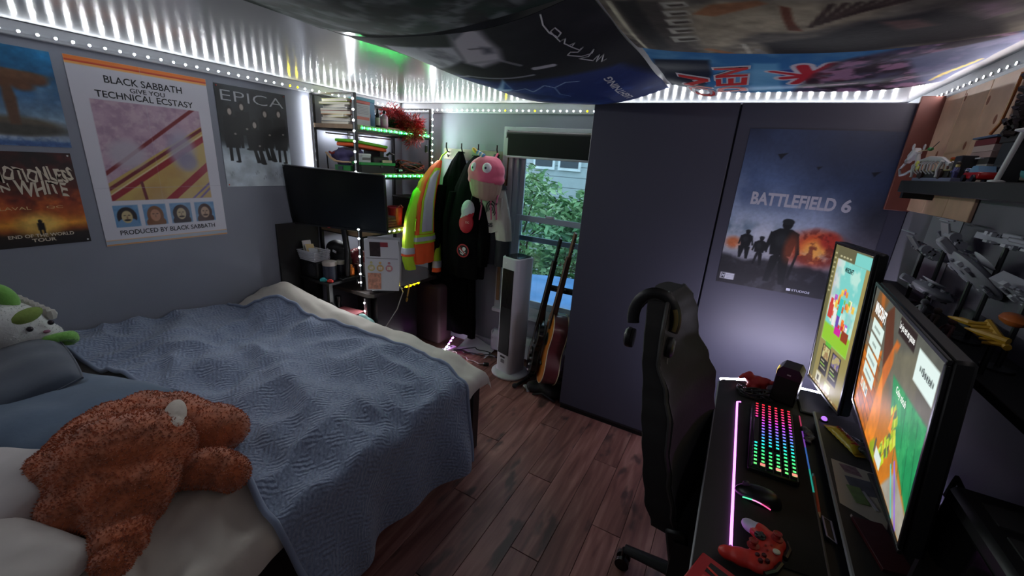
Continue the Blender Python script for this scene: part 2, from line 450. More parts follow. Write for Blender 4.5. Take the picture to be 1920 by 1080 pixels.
PW, PLN = 0.142, 1.25
p0 = MB().box((0, 0, -.004), (PW-.002, PLN-.002, .008), .0012).build('plank', pm, fl, local=True)
first = True; col = 0
x = XL+PW/2+.004
while x < XR-PW/2+.02:
    y = YB+PLN/2-((col*0.37) % 1)*PLN+.2
    while y-PLN/2 < YF:
        L = min(y+PLN/2, YF-.001)-max(y-PLN/2, YB)
        yc = (min(y+PLN/2, YF-.001)+max(y-PLN/2, YB))/2
        if L > .05 and y > 0.0:
            mtx = Matrix.Translation((x, yc, -.0005*((col*7+int(y*9)) % 3))) @ Matrix.Diagonal((1, (L-.001)/PLN, 1, 1))
            if first: p0.matrix_basis = mtx; first = False
            else: same(p0, fl, mtx)
        y += PLN
    x += PW; col += 1

# baseboards and heater
struct('baseboard_far', MB().span(XL, -0.85, YF-.014, YF, 0, .09, .004), M((176, 176, 188), .45, var=.04), 'white baseboard below the window wall', 'baseboard')
struct('baseboard_left', MB().span(XL, XL+.014, YB, YF-.014, 0, .09, .004), M((176, 176, 188), .45, var=.04), 'white baseboard along the left wall', 'baseboard')
t = thing('baseboard_heater', 'white electric baseboard heater below the window', 'heater', (-1.4, YF-.04, .03))
hm = M((196, 197, 208), .35, var=.03)
prof = [(0, 0), (.062, 0), (.062, .10), (.058, .108), (.058, .118), (.066, .122), (.06, .155), (.03, .185), (0, .185)]
MB().prism([(p[0], p[1]) for p in prof], -.45, .45, Matrix.Translation((-1.28, YF-.015, .035)) @ Matrix.Rotation(-PI/2, 4, 'Z')).build('housing', hm, t)
for k, (x, z) in enumerate(((-1.62, .06), (-1.62, .155), (-1.3, .06), (-1.3, .155), (-.98, .06))):
    MB().box((x, YF-.0785, z), (.075, .004, .022), .001).build('vent_slot', M((60, 58, 66), .6, var=0), t)
MB().box((-1.73, YF-.047, .128), (.012, .066, .187), .004).build('end_cap', hm, t)

# ------------------------------------------------------------------ closet
struct('wall_closet', MB().span(-.835, XR, YC+.03, YF, 0, 2.05), DARKWALL, 'dark grey closet block beside the window', 'closet')
CD = M((64, 64, 78), .5, var=.04, nscale=1.5, bump=.03, bscale=140)
d1 = struct('door_1', MB().span(-.85, -.094, YC, YC+.026, .035, 2.052, .003), CD, 'plain dark grey sliding closet panel nearest the window', 'door')
d2 = struct('door_2', MB().span(-.086, XR-.002, YC+.004, YC+.028, .035, 2.052, .003), CD, 'dark grey closet panel carrying the soldier poster', 'door')
MB().span(-.845, XR, YC+.012, YC+.03, .0, .035).build('plinth', M((16, 16, 18), .7, var=0), d1)
MB().span(-.85, -.094, YC-.003, YC+.001, .036, .05).build('bottom_rail', M((24, 24, 28), .5, var=0), d1)
MB().span(-.086, XR-.002, YC, YC+.005, .036, .05).build('bottom_rail', M((24, 24, 28), .5, var=0), d2)

# ------------------------------------------------------------------ window
win = thing('window_1', 'white framed sash window beside the hanging coats', 'window', (-1.3, YF, WZ0), kind='structure')
FR = M((188, 203, 216), .35, var=.03); CS = M((200, 203, 210), .5, var=.06)
c = MB(); c.span(-1.755, WX0, YF-.022, YF, .41, 1.955, .003); c.build('casing', CS, win)
MB().span(WX1, -.85, YF-.022, YF, .41, 1.955, .003).build('casing', CS, win)
MB().span(WX0, WX1, YF-.022, YF, 1.88, 1.955, .003).build('casing', CS, win)
MB().span(-1.76, -.85, YF-.055, YF+.02, .395, .43, .004).build('sill', CS, win)
MB().span(WX0-.02, WX1, YF-.02, YF, .43, .5, .003).build('apron', CS, win)
MB().span(-1.735, -1.705, YF-.036, YF-.0225, .5, 1.55, .003).build('wood_stop', M((150, 116, 84), .7, var=.25, nscale=14), win, label='bare wooden strip on the left casing')
MB().span(-1.70, -1.69, YF-.04, YF-.03, 1.5, 1.87, .002).build('cord', M((92, 60, 40), .8), win)
def frame(x0, x1, z0, z1, y0, y1, s, name, mat=FR):
    f = MB(); f.span(x0, x0+s, y0, y1, z0, z1, .003); f.span(x1-s, x1, y0, y1, z0, z1, .003)
    f.span(x0+s, x1-s, y0, y1, z0, z0+s, .003); f.span(x0+s, x1-s, y0, y1, z1-s, z1, .003); return f.build(name, mat, win)
frame(WX0, WX1, WZ0, WZ1, YF+.005, YF+.1, .045, 'jamb')
us = frame(WX0+.045, WX1-.045, 1.06, WZ1-.045, YF+.035, YF+.06, .042, 'upper_sash')
ls = frame(WX0+.045, WX1-.045, WZ0+.045, 1.275, YF+.008, YF+.033, .045, 'lower_sash')
gm = bpy.data.materials.new('window_glass'); gm.use_nodes = True; nt = gm.node_tree; nt.nodes.remove(nt.nodes['Principled BSDF'])
tr_ = nt.nodes.new('ShaderNodeBsdfTransparent'); tr_.inputs['Color'].default_value = (.86, .93, .95, 1)
gl = nt.nodes.new('ShaderNodeBsdfGlossy'); gl.inputs['Roughness'].default_value = 0.02
fr_ = nt.nodes.new('ShaderNodeFresnel'); fr_.inputs['IOR'].default_value = 1.5
ms = nt.nodes.new('ShaderNodeMixShader'); nt.links.new(fr_.outputs['Fac'], ms.inputs['Fac'])
nt.links.new(tr_.outputs['BSDF'], ms.inputs[1]); nt.links.new(gl.outputs['BSDF'], ms.inputs[2])
nt.links.new(ms.outputs['Shader'], nt.nodes['Material Output'].inputs['Surface'])
MB().span(WX0+.08, WX1-.08, YF+.046, YF+.049, 1.095, WZ1-.08).build('pane', gm, us)
MB().span(WX0+.08, WX1-.08, YF+.019, YF+.022, WZ0+.08, 1.24).build('pane', gm, ls)
MB().box((-1.3, YF+.012, 1.285), (.07, .03, .018), .004).build('sash_lock', M((220, 224, 230), .3), ls)

bl = thing('roller_blind', 'black roller blind half drawn at the top of the window', 'blind', (-1.3, YF-.05, 1.9))
BK = M((14, 14, 16), .85, var=.2)
MB().cyl((-1.70, YF-.05, 1.90), (-.87, YF-.05, 1.90), .024, n=16).build('roller', M((38, 36, 36), .5), bl)
MB().span(-1.685, -.88, YF-.075, YF-.073, 1.735, 1.90).build('fabric', BK, bl)
MB().span(-1.69, -.875, YF-.08, YF-.068, 1.722, 1.738, .003).build('hem_bar', M((190, 192, 200), .4), bl)
for x in (-1.71, -.865): MB().box((x, YF-.035, 1.90), (.012, .05, .06), .003).build('bracket', M((150, 150, 155), .4, 1), bl)

# ------------------------------------------------------------------ outdoors
tag(MB().span(-16, 8, YF+.3, 24, -1.3, -1.2).build('ground', M((74, 82, 60), .9, var=.3, nscale=2)), 'grass outside the window', 'ground', kind='structure')
def leafmesh(n, box, size, cols, seed):
    r = random.Random(seed); mb = MB()
    for _ in range(n):
        while True:
            p = [r.uniform(-1, 1) for _ in range(3)]
            if .35 < sum(q*q for q in p) < 1: break
        c = Vector((box[0]+p[0]*box[3], box[1]+p[1]*box[4], box[2]+p[2]*box[5]))
        R_ = Euler((r.uniform(-.9, .9), r.uniform(-.9, .9), r.uniform(0, 6.3))).to_matrix(); s = size*r.uniform(.6, 1.3)
        v = [c+R_@Vector(q)*s for q in ((0, -.5, 0), (.26, 0, .06), (0, .6, 0), (-.26, 0, .06))]
        mb.add(v, [(0, 1, 2), (0, 2, 3)], r.randrange(len(cols)))
    return mb
LEAF = [M(c, .55, var=.15) for c in ((104, 146, 92), (130, 170, 112), (78, 116, 74), (160, 190, 140))]
BX = [((-3.35, 6.2, .6, 1.1, .7, 1.1), 'bushy green hedge on the left outside the window'), ((-1.75, 5.25, .45, .55, .6, .95), 'bushy green hedge nearest the window'),
      ((-.75, 5.8, .7, .4, .8, 1.15), 'bushy green hedge on the right outside the window'), ((-4.3, 8.2, .1, 1.0, .9, 1.4), 'tall shrub further back outside the window')]
for i, (bx, lb) in enumerate(BX):
    h = thing('hedge', lb, 'hedge', (bx[0], bx[1], -1.2), group='hedges outside the window')
    leafmesh(2600, bx, .13, LEAF, i).build('foliage', LEAF, h, smooth=False, kind='stuff')
    st = MB()
    for k in range(5):
        a = k*1.3; st.tube([(bx[0]+.1*math.cos(a), bx[1]+.1*math.sin(a), -1.2), (bx[0]+.3*math.cos(a), bx[1]+.2*math.sin(a), bx[2]-.2), (bx[0]+.7*math.cos(a)*bx[3], bx[1]+.5*math.sin(a)*bx[4], bx[2]+.5*bx[5])], [.03, .02, .006], 6)
    st.build('stem', M((70, 56, 44), .9), h)
# neighbour's house
hs_ = thing('neighbour_house', 'pale sided house behind the hedge', 'house', (-6, 10, -1.2))
for k in range(20): MB().span(-11, -1, 10-.006*0, 10.2, -1.2+k*.26, -1.2+k*.26+.245).build('siding_board', M((176, 186, 188), .6, var=.05), hs_)
MB().span(-11, -1, 10.02, 10.3, -1.2, 4.0).build('wall', M((150, 158, 162), .7), hs_)
for x in (-4.6, -3.9):
    wn = MB().span(x-.3, x+.3, 9.93, 10.0, 1.55, 2.3).build('window', M((225, 230, 232), .4), hs_)
    MB().span(x-.24, x+.24, 9.92, 9.932, 1.62, 2.24).build('pane', M((50, 58, 66), .1), wn)
MB().slab([(-11.3, 9.6), (-.7, 9.6), (-.7, 10.4), (-11.3, 10.4)], 4.0, 4.12).build('eave', M((210, 214, 216), .6), hs_)
tp = thing('tarp', 'blue tarp spread outside below the window', 'tarp', (-1.6, 3.9, .3))
def tf(u, v):
    x = -2.6+2.4*u; y = 3.2+1.2*v
    return (x, y, .36+.03*v+.025*math.sin(9*u+4*v)+.015*math.sin(17*v+5*u)-.25*max(0, abs(u-.5)*2-.8))
MB().surf(tf, 40, 24).build('sheet', M((92, 138, 190), .45, var=.15, nscale=5), tp)
bxs = MB().span(-2.5, -.3, 3.25, 4.35, -1.2, .27); bxs.build('crate_underneath', M((60, 70, 80), .8), tp)

# ------------------------------------------------------------------ led strips
def ledmat(name, rgb, st):
    mt = bpy.data.materials.new(name); mt.use_nodes = True; nt = mt.node_tree; nt.nodes.remove(nt.nodes['Principled BSDF'])
    e = nt.nodes.new('ShaderNodeEmission'); e.inputs['Color'].default_value = (*rgb, 1); e.inputs['Strength'].default_value = st
    nt.links.new(e.outputs['Emission'], nt.nodes['Material Output'].inputs['Surface']); return mt
LW = ledmat('led_white', (.92, .96, 1.0), LED_WHITE); LR = ledmat('led_right', (1.0, .9, .92), LED_WHITE*.35); LG = ledmat('led_green', (.02, 1.0, .14), LED_GREEN)
LY = ledmat('led_yellow', (1.0, .80, .0), LED_WHITE*.22); LP = ledmat('led_violet', (.85, .12, 1.0), LED_WHITE*.12)
TAPE = M((205, 208, 214), .4, var=0)
_led = {}
CHIP = M((225, 225, 228), .4, var=0)
def ledmesh(mt, r, nrm):
    """chip: small white box whose front face gives off the light"""
    k = (mt.name, r, tuple(round(v, 3) for v in nrm))
    if k not in _led:
        me = bpy.data.meshes.new('led'); z = Vector(nrm).normalized(); x = z.orthogonal().normalized()
        if abs(z.z) < .9: x = Vector((0, 0, 1)); x = (x-z*x.dot(z)).normalized()
        y = z.cross(x); h = r*.5; v = []
        for hh, rr in ((-h, r), (h, r*.96)):
            for a in range(8): t_ = a*PI/4+PI/8; v.append(tuple(x*math.cos(t_)*rr+y*math.sin(t_)*rr+z*hh))
        me.from_pydata(v, [], [tuple(range(8, 16))]+[(i, (i+1) % 8, (i+1) % 8+8, i+8) for i in range(8)])
        me.materials.append(mt); me.materials.append(CHIP)
        me.polygons.foreach_set('material_index', [0]+[1]*8); me.update(); _led[k] = me
    return _led[k]
def ledstrip(label, pts, step, fn, nrm, r=.0055, width=.010, tape=True):
    """tape along a polyline with single led chips; fn(i, point) -> material"""
    pts = [Vector(p) for p in pts]; nrm = Vector(nrm)
    t = thing('led_strip', label, 'led strip', pts[0], group='led strips around the room')
    mb = MB()
    for a, b in zip(pts, pts[1:]):
        d = (b-a).normalized(); s = d.cross(nrm).normalized()*width/2; h = nrm*.0016
        mb.add([a-s, a+s, b+s, b-s, a-s+h, a+s+h, b+s+h, b-s+h], [(0, 1, 2, 3), (4, 7, 6, 5), (0, 4, 5, 1), (1, 5, 6, 2), (2, 6, 7, 3), (3, 7, 4, 0)])
    if tape: mb.build('tape', TAPE, t)
    i = 0
    for a, b in zip(pts, pts[1:]):
        L = (b-a).length; n = int(L/step)
        for k in range(n):
            p = a+(b-a)*((k+.5)/n)+nrm*(.0016+r*.5); mt = fn(i, p)
            i += 1
            if mt is None: continue
            o = bpy.data.objects.new('led', ledmesh(mt, r, nrm)); COL.objects.link(o); o.parent = t; o.location = p-pts[0]
    return t
zl = ZC-.042
ledstrip('white led strip along the top of the poster wall', [(XL+.016, -1.3, zl), (XL+.016, YF-.05, zl)], .056,
         lambda i, p: LY if 1.90 < p.y < 2.03 else LW, (1, 0, 0))
ledstrip('white led strip along the top of the window wall', [(XL+.05, YF-.016, ZC-.055), (XR-.05, YF-.016, ZC-.055)], .052,
         lambda i, p: LY if i in (20, 25, 33) else LW, (0, -1, 0))
ledstrip('white led strip along the top of the wall over the desk', [(XR-.016, -1.2, zl), (XR-.016, YF-.05, zl)], .05, lambda i, p: LR, (-1, 0, 0))
# ================================================================== posters (flat prints) and ceiling tapestries
PAPER = paint_mat('poster_paper', .42, bump=.03, bscale=9)
INK = M((30, 30, 34), .5, var=0); CREAM = M((222, 208, 186), .5, var=0); PALE = M((196, 200, 212), .5, var=0); GOLD = M((224, 188, 130), .5, var=0)
def poster(label, w, h, nx, ny, loc, rz, rgb=(128, 128, 128)):
    t = thing('poster', label, 'poster', loc, rz, group='posters on the walls')
    return t, Canvas(w, h, nx, ny, rgb)
def pins(t, w, h, rgb=(190, 60, 50)):
    for x, z in ((.012, .012), (w-.012, .012), (.012, h-.012), (w-.012, h-.012)):
        MB().ball((x, -.003, z), (.004, .003, .004), 8).build('pin', M(rgb, .4, var=0), t, local=True)

# lone tree
t, c = poster('blue poster with a brown tree shape, cut by the left edge', .36, .413, 100, 116, (XL+.0015, .412, 1.613), PI/2)
c.grad([(0, (120, 150, 190)), (.12, (165, 178, 196)), (.3, (112, 138, 160)), (.55, (52, 92, 130)), (1, (30, 104, 150))])
c.noise(18, .35, 3); c.cloud(9, .5, .75, (150, 175, 195), 5, k=.5)
c.ell(.20, .085, .15, .04, (92, 84, 70), .5); c.ell(.2, .07, .16, .025, (66, 66, 60), .6)
c.poly([(.185, .09), (.215, .09), (.222, .2), (.21, .29), (.19, .29), (.182, .2)], (94, 66, 48), .01)
for k in range(9): c.ell(.1+.025*k, .275+.02*math.sin(k*1.9), .035, .022, (100, 66, 46), .7)
c.ell(.2, .3, .13, .018, (110, 76, 54), .6); c.rect(0, 0, .36, .022, (70, 104, 156), .01); c.cloud(60, .5, .6, (60, 90, 140), 8, np.clip(1-c.V/.05, 0, 1)); c.noise(60, .12, 9)
c.sheet('paper', PAPER, t, flat)

# tour poster, red sunset
t, c = poster('dark red sunset tour poster with white lettering', .325, .43, 110, 146, (XL+.0015, .435, 1.157), PI/2)
c.grad([(0, (22, 20, 20)), (.12, (40, 30, 24)), (.17, (150, 78, 26)), (.24, (226, 150, 50)), (.33, (190, 92, 34)), (.5, (140, 52, 30)), (.72, (64, 34, 30)), (1, (24, 20, 22))])
c.cloud(14, .45, .7, (60, 22, 18), 2, np.clip((c.V-.12)/.1, 0, 1), .8); c.cloud(22, .5, .8, (230, 120, 50), 6, np.exp(-((c.V-.2)/.07)**2), .7)
c.ell(.165, .10, .07, .05, (246, 196, 96), .9); c.noise(40, .2, 4)
c.rect(.155, .075, .178, .108, (16, 12, 12), .004); c.ell(.1665, .115, .007, .009, (16, 12, 12)); c.rect(.157, .05, .164, .08, (16, 12, 12)); c.rect(.17, .05, .177, .08, (16, 12, 12))
c.cloud(10, .55, .7, (110, 36, 36), 12, np.clip((c.V-.32)/.05, 0, 1), .6)
c.sheet('paper', PAPER, t, flat)
jag = lambda a, b: (a+.004*math.sin(b*170), b+.007*math.sin(a*62)+.003*math.sin(a*190))
letter('MOTIONLESS', (.062, .300, .315, .362), CREAM, t, bold=.03, warp=jag)
letter('IN', (.068, .258, .105, .29), CREAM, t, bold=.02, warp=jag); letter('WHITE', (.115, .235, .285, .30), CREAM, t, bold=.03, warp=jag)
letter('LAVAL', (.055, .172, .15, .186), GOLD, t, bold=.0); letter('QC', (.2, .172, .255, .186), GOLD, t, bold=.0)
letter('END OF THE WORLD', (.055, .042, .27, .058), CREAM, t, bold=.02); letter('TOUR', (.125, .02, .205, .036), CREAM, t, bold=.02)
pins(t, .325, .43, (220, 220, 220))

# large white concert poster
t, c = poster('large white poster with a pink and yellow picture', .59, .912, 200, 300, (XL+.0015, .815, 1.119), PI/2, (214, 212, 222))
c.rect(0, .893, .59, .912, (236, 130, 60)); c.rect(0, .885, .59, .894, (196, 66, 48)); c.rect(0, .876, .59, .886, (238, 170, 96))
c.rect(0, 0, .59, .008, (214, 150, 90)); c.rect(0, .008, .59, .026, (170, 182, 196)); c.rect(0, .026, .59, .03, (224, 170, 110))
X0, Y0, X1, Y1 = .06, .235, .53, .73
pic = c.polym([(X0, Y0), (X1, Y0), (X1, Y1), (X0, Y1)])
def P(u, v): return (X0+(X1-X0)*u, Y0+(Y1-Y0)*v)
def inpic(pts, rgb, k=1.0, soft=0.0): c.mix(c.polym([P(*q) for q in pts], soft)*pic*k, rgb)
c.mix(pic, (190, 160, 178)); c.cloud(22, .4, .7, (158, 128, 150), 4, pic, .7); c.cloud(50, .5, .7, (205, 180, 190), 5, pic, .6)
inpic([(0, 0), (1, 0), (1, .83), (0, .18)], (200, 170, 96)); c.cloud(8, .4, .75, (176, 132, 84), 7, c.polym([P(0, 0), P(1, 0), P(1, .8), P(0, .18)]), .6)
for (a, b_, wd, rgb) in ((.28, .92, .022, (120, 34, 40)), (.12, .66, .02, (110, 30, 38)), (.02, .55, .035, (150, 34, 44)), (.06, .60, .008, (226, 206, 160))):
    inpic([(0, a-wd), (1, b_+.14-wd), (1, b_+.14+wd), (0, a+wd)], rgb, 1, .004)
inpic([(.5, 0), (.62, 0), (1, .32), (1, .42)], (150, 32, 42), 1, .003)
inpic([(.78, 0), (.81, 0), (1, .16), (1, .19)], (110, 92, 150)); inpic([(.86, 0), (.89, 0), (1, .10), (1, .13)], (110, 92, 150))
inpic([(.3, 0), (.33, 0), (.31, .2), (.28, .2)], (110, 44, 48))
# plain stand-in picture: soft pale clouds over the bands, no figures
for (u, v, ru, rv, rgb) in ((.22, .48, .16, .14, (186, 178, 190)), (.75, .55, .14, .2, (168, 162, 184)), (.8, .42, .1, .1, (140, 134, 160))):
    q = P(u, v); c.mix(c.ellm(q[0], q[1], ru*(X1-X0), rv*(Y1-Y0), .6)*pic*.85, rgb)
for k in range(4):      # four small portrait panels
    x0 = .055+.125*k; c.rect(x0, .095, x0+.105, .21, (92, 140, 184)); c.cloud(40, .45, .65, (126, 168, 204), 20+k, c.polym([(x0, .095), (x0+.105, .095), (x0+.105, .21), (x0, .21)]), .5)
    pm_ = c.polym([(x0, .095), (x0+.105, .095), (x0+.105, .21), (x0, .21)])
    hair = ((34, 28, 30), (120, 74, 44), (36, 28, 28), (60, 40, 34))[k]; cx = x0+.052
    c.mix(c.ellm(cx, .148, .042-.004*(k % 2), .052, .05)*pm_, hair); c.mix(c.ellm(cx, .108, .045, .035, .1)*pm_, hair if k in (1, 2, 3) else (110, 150, 190))
    c.ell(cx, .148, .023, .033, ((196, 178, 132), (186, 128, 96), (190, 170, 124), (184, 150, 120))[k], .15)
    if k != 1: c.ell(cx, .131, .014, .0055, hair, .3)
    c.ell(cx-.009, .156, .005, .0025, (40, 30, 30), .4); c.ell(cx+.009, .156, .005, .0025, (40, 30, 30), .4); c.ell(cx, .144, .003, .008, (140, 100, 80), .5)
c.cloud(3, .5, .8, (196, 194, 206), 30, None, .35); c.line([(0, .30), (.59, .305)], .0015, (180, 178, 190)); c.line([(.28, 0), (.282, .912)], .0012, (190, 188, 200), .6)
c.sheet('paper', PAPER, t, flat)
letter('BLACK SABBATH', (.13, .812, .46, .846), INK, t, bold=.012); letter('GIVE YOU', (.225, .780, .375, .802), INK, t, bold=.012)
letter('TECHNICAL ECSTASY', (.085, .742, .505, .774), INK, t, bold=.012); letter('PRODUCED BY BLACK SABBATH', (.065, .052, .525, .078), INK, t, bold=.012)

# band in black
t, c = poster('black and pale poster of people dressed in black', .445, .605, 160, 216, (XL+.0015, 1.445, 1.417), PI/2)
c.grad([(0, (188, 198, 208)), (.28, (190, 202, 212)), (.40, (150, 162, 172)), (.46, (52, 56, 60)), (.7, (34, 36, 40)), (1, (44, 48, 54))]); c.noise(14, .25, 3)
c.cloud(7, .5, .65, (215, 224, 230), 8, np.clip(1-c.V/.26, 0, 1), .7); c.cloud(9, .45, .7, (20, 22, 25), 9, np.clip((c.V-.25)/.05, 0, 1), .8)
BKP = (17, 18, 21)
for (x, top, bot, sit) in ((.07, .465, .16, 0), (.145, .50, .24, 0), (.215, .40, .15, 1), (.29, .475, .17, 1), (.385, .485, .16, 0)):
    c.poly([(x-.04, top-.04), (x+.04, top-.04), (x+.052, top-.17), (x+.042, bot+.08), (x-.042, bot+.08), (x-.05, top-.17)], BKP, .008)
    c.poly([(x-.028, bot+.10), (x-.008, bot+.10), (x-.01+.03*sit, bot), (x-.028+.02*sit, bot)], BKP, .003); c.poly([(x+.008, bot+.10), (x+.03, bot+.10), (x+.035+.02*sit, bot-.005), (x+.018, bot-.005)], BKP, .003)
    c.ell(x, top-.008, .020, .032, (22, 20, 22), .2); c.ell(x, top-.012, .012, .019, (172, 160, 152), .3)
    c.ell(x+.02, top-.14, .008, .006, (140, 132, 128), .4); c.ell(x+.02*(1+sit), bot-.004, .016, .006, BKP, .2)
for k, (x, y) in enumerate(((.04, .08), (.2, .09), (.25, .06), (.33, .085), (.36, .07))):
    c.line([(x+.012*s, y+.012*math.sin(s*5+k)+.006*s) for s in np.linspace(-1, 1, 14)], .0018, (120, 128, 140))
c.sheet('paper', PAPER, t, flat)
letter('EPICA', (.03, .515, .425, .575), M((176, 178, 184), .4, var=0), t, bold=-.012)
pins(t, .445, .605)

# soldiers under a blue night sky
t, c = poster('dark blue soldier poster with an orange explosion', .625, .795, 190, 242, (-.026, YC+.002, 1.140), 0)
c.grad([(0, (40, 40, 46)), (.10, (84, 84, 92)), (.2, (150, 152, 162)), (.36, (196, 202, 214)), (.46, (166, 180, 204)), (.7, (92, 114, 156)), (1, (46, 54, 78))])
c.cloud(5, .42, .68, (64, 82, 118), 3, np.clip((c.V-.38)/.1, 0, 1), .6); c.cloud(8, .5, .75, (150, 166, 196), 9, np.exp(-((c.V-.42)/.14)**2)*np.clip(1-c.U/.5, 0, 1), .8)
c.ell(.68, .40, .2, .14, (46, 46, 54), .9, k=.85); c.ell(.62, .27, .15, .09, (84, 80, 90), .9, k=.7); c.ell(.5, .68, .26, .2, (34, 42, 62), .9, k=.6)
c.cloud(12, .45, .65, (84, 110, 130), 14, np.exp(-((c.V-.31)/.04)**2)*np.clip(1-c.U/.45, 0, 1), .8)
c.ell(.40, .235, .12, .085, (150, 66, 56), .8); c.ell(.405, .255, .085, .075, (226, 92, 48), .7); c.ell(.40, .235, .055, .05, (252, 176, 84), .8); c.ell(.45, .29, .04, .04, (190, 64, 50), .7)
c.cloud(26, .5, .62, (110, 40, 36), 17, c.ellm(.405, .25, .11, .09, .4), .75); c.ell(.04, .225, .035, .03, (196, 112, 70), .8); c.cloud(30, .52, .6, (214, 200, 190), 21, np.exp(-((c.V-.205)/.02)**2), .5)
gm_ = np.clip((.14+.045*fbm(c.U, c.V*0, 9, 5)-c.V)/.02, 0, 1); c.mix(gm_*.9, (34, 34, 38)); c.cloud(24, .5, .7, (72, 72, 80), 6, np.clip((.18-c.V)/.06, 0, 1), .6)
def soldier(x, y, s, run=0.0, gun=True):
    B = (26, 28, 32); p = lambda a, b_: (x+a*s*.74, y+b_*s)
    c.poly([p(-.10, .0), p(-.20, .0), p(-.17+run, .42), p(-.02, .50), p(.0, .40)], B, .002); c.poly([p(.10, -.02), p(.21, -.02), p(.18-run*.4, .42), p(.02, .50), p(-.02, .40)], B, .002)
    c.poly([p(-.20, .45), p(.19, .45), p(.25, .82), p(.10, .88), p(-.12, .88), p(-.27, .80)], B, .002); c.poly([p(-.27, .82), p(-.19, .80), p(-.26, .48), p(-.33, .50)], B, .002)
    c.poly([p(.24, .82), p(.17, .80), p(.27, .48), p(.34, .5)], B, .002); c.ell(*p(.0, .95), .07*s, .085*s, B); c.ell(*p(.0, .99), .08*s, .05*s, (36, 40, 44))
    if gun: c.line([p(.30, .55), p(.24, .12)], .035*s, B)
    c.ell(*p(-.05, .70), .08*s, .1*s, (52, 56, 60), .8, k=.6)
soldier(.262, .045, .32); soldier(.167, .125, .145, .05, False); soldier(.098, .15, .145, -.12, False); c.ell(.30, .235, .03, .07, (200, 86, 46), .8, k=.5)
for (x, y, s) in ((.165, .68, .022), (.325, .63, .012), (.54, .62, .018)): c.poly([(x-s, y), (x+s, y+s*.4), (x+s*.3, y-s*.3), (x-s*.2, y-s*1.1)], (22, 28, 40), .003)
c.rect(.014, .022, .082, .056, (206, 208, 216)); c.rect(.018, .026, .038, .052, (40, 40, 46)); c.noise(90, .08, 33)
for k in range(3): c.line([(.044, .030+.008*k), (.078, .030+.008*k)], .002, (120, 122, 132))
c.sheet('paper', PAPER, t, flat)
BFM = M((188, 188, 200), .5, var=0)
letter('BATTLEFIELD', (.075, .432, .43, .495), BFM, t, bold=.035); letter('6', (.452, .432, .49, .495), BFM, t, bold=.035)
letter('M', (.021, .030, .035, .048), PALE, t, bold=.02); letter('STUDIOS', (.352, .016, .43, .027), PALE, t, bold=.01)
MB().box((.338, -.001, .0215), (.018, .001, .013), .0003).build('emblem', PALE, t, local=True)

# ------------------------------------------------------------------ tapestries pinned under the ceiling
CLOTH = paint_mat('tapestry_cloth', .85, bump=.05, bscale=70, spec=.2)
def tapestry(label, x0, x1, y0, y1, sag, mid, nx, ny, ph=0.0, far=1.0, drop=.008):
    w_, h_ = x1-x0, y1-y0
    t = thing('tapestry', label, 'tapestry', ((x0+x1)/2, (y0+y1)/2, ZC), group='tapestries pinned under the ceiling')
    cx, cy = (x0+x1)/2, (y0+y1)/2
    def fn(a, b, n):
        u = a/w_; v = b/h_
        s = sag*(1-abs(2*u-1)**2.2)*(.75+.25*far*v) + mid*math.sin(PI*min(1, max(0, u)))*math.sin(PI*min(1, max(0, v)))
        s += .006*math.sin(9*u+ph)*math.sin(5*v+ph*2)+.004*math.sin(14*v+3*u+ph)
        return (x0+a-cx, y0+b-cy, -drop-.004-max(0, s)-n)
    def at(px, py):
        """sheet coordinates of the spot of cloth seen at a pixel"""
        z = ZC-.04
        for _ in range(25):
            p = onz(px, py, z); z = .5*z+.5*(ZC+fn(min(w_, max(0, p.x-x0)), min(h_, max(0, p.y-y0)), 0)[2])
        return (p.x-x0, p.y-y0)
    return t, Canvas(w_, h_, nx, ny), fn, at
# camouflage-like dark cloth nearest the camera on the left
t, c, fn, at = tapestry('dark mottled grey green tapestry above the bed', -1.46, -.455, -.10, 1.12, .05, .02, 90, 110, .3)
c.C[:] = (40, 44, 44); c.cloud(5, .45, .6, (104, 112, 112), 3, None, .8); c.cloud(9, .5, .62, (36, 54, 48), 5); c.cloud(14, .55, .68, (150, 156, 158), 7, None, .6)
c.sheet('cloth', CLOTH, t, fn, .001)
def Q(at, pts): return [at(*p) for p in pts]
# black tapestry with a pale portrait shape, lightning and a scribble
t, c, fn, at = tapestry('black tapestry with a pale head shape and white scribble', -1.45, -.445, 1.13, 2.44, .085, .03, 190, 240, 1.1, drop=.002)
c.C[:] = (32, 33, 38); c.cloud(6, .5, .8, (60, 58, 64), 2, None, .5)
low = c.polym(Q(at, [(860, 140), (1000, 150), (1160, 120), (1300, 160), (1300, 230), (860, 230)]), .06)
c.mix(low*.9, (34, 52, 112)); c.cloud(7, .45, .7, (64, 92, 160), 12, low, .6)
c.poly(Q(at, [(722, 84), (850, 88), (868, 112), (820, 126), (800, 124)]), (190, 194, 200), .02); c.cloud(10, .45, .7, (96, 98, 106), 15, c.polym(Q(at, [(780, 86), (860, 88), (868, 118), (820, 126)]), .02), .7)
face = Q(at, [(840, 60), (872, 52), (900, 58), (912, 72), (935, 92), (942, 112), (905, 126), (872, 118), (850, 88)])
c.poly(face, (190, 188, 194), .035); c.cloud(9, .48, .7, (110, 110, 120), 22, c.polym(face, .03), .7)
c.poly(Q(at, [(902, 88), (922, 89), (926, 99), (908, 101)]), (74, 74, 86), .03, .85); c.poly(Q(at, [(838, 62), (856, 50), (880, 50), (872, 58), (852, 76)]), (104, 106, 114), .012); c.line(Q(at, [(880, 92), (905, 90)]), .012, (110, 108, 114)); c.line(Q(at, [(885, 118), (935, 112), (975, 122)]), .02, (150, 150, 156), .7)
c.line(Q(at, [(1004, 128), (1036, 122)]), .03, (176, 176, 182)); c.line(Q(at, [(815, 128), (880, 142), (960, 146), (1000, 140)]), .016, (170, 174, 180), .8)
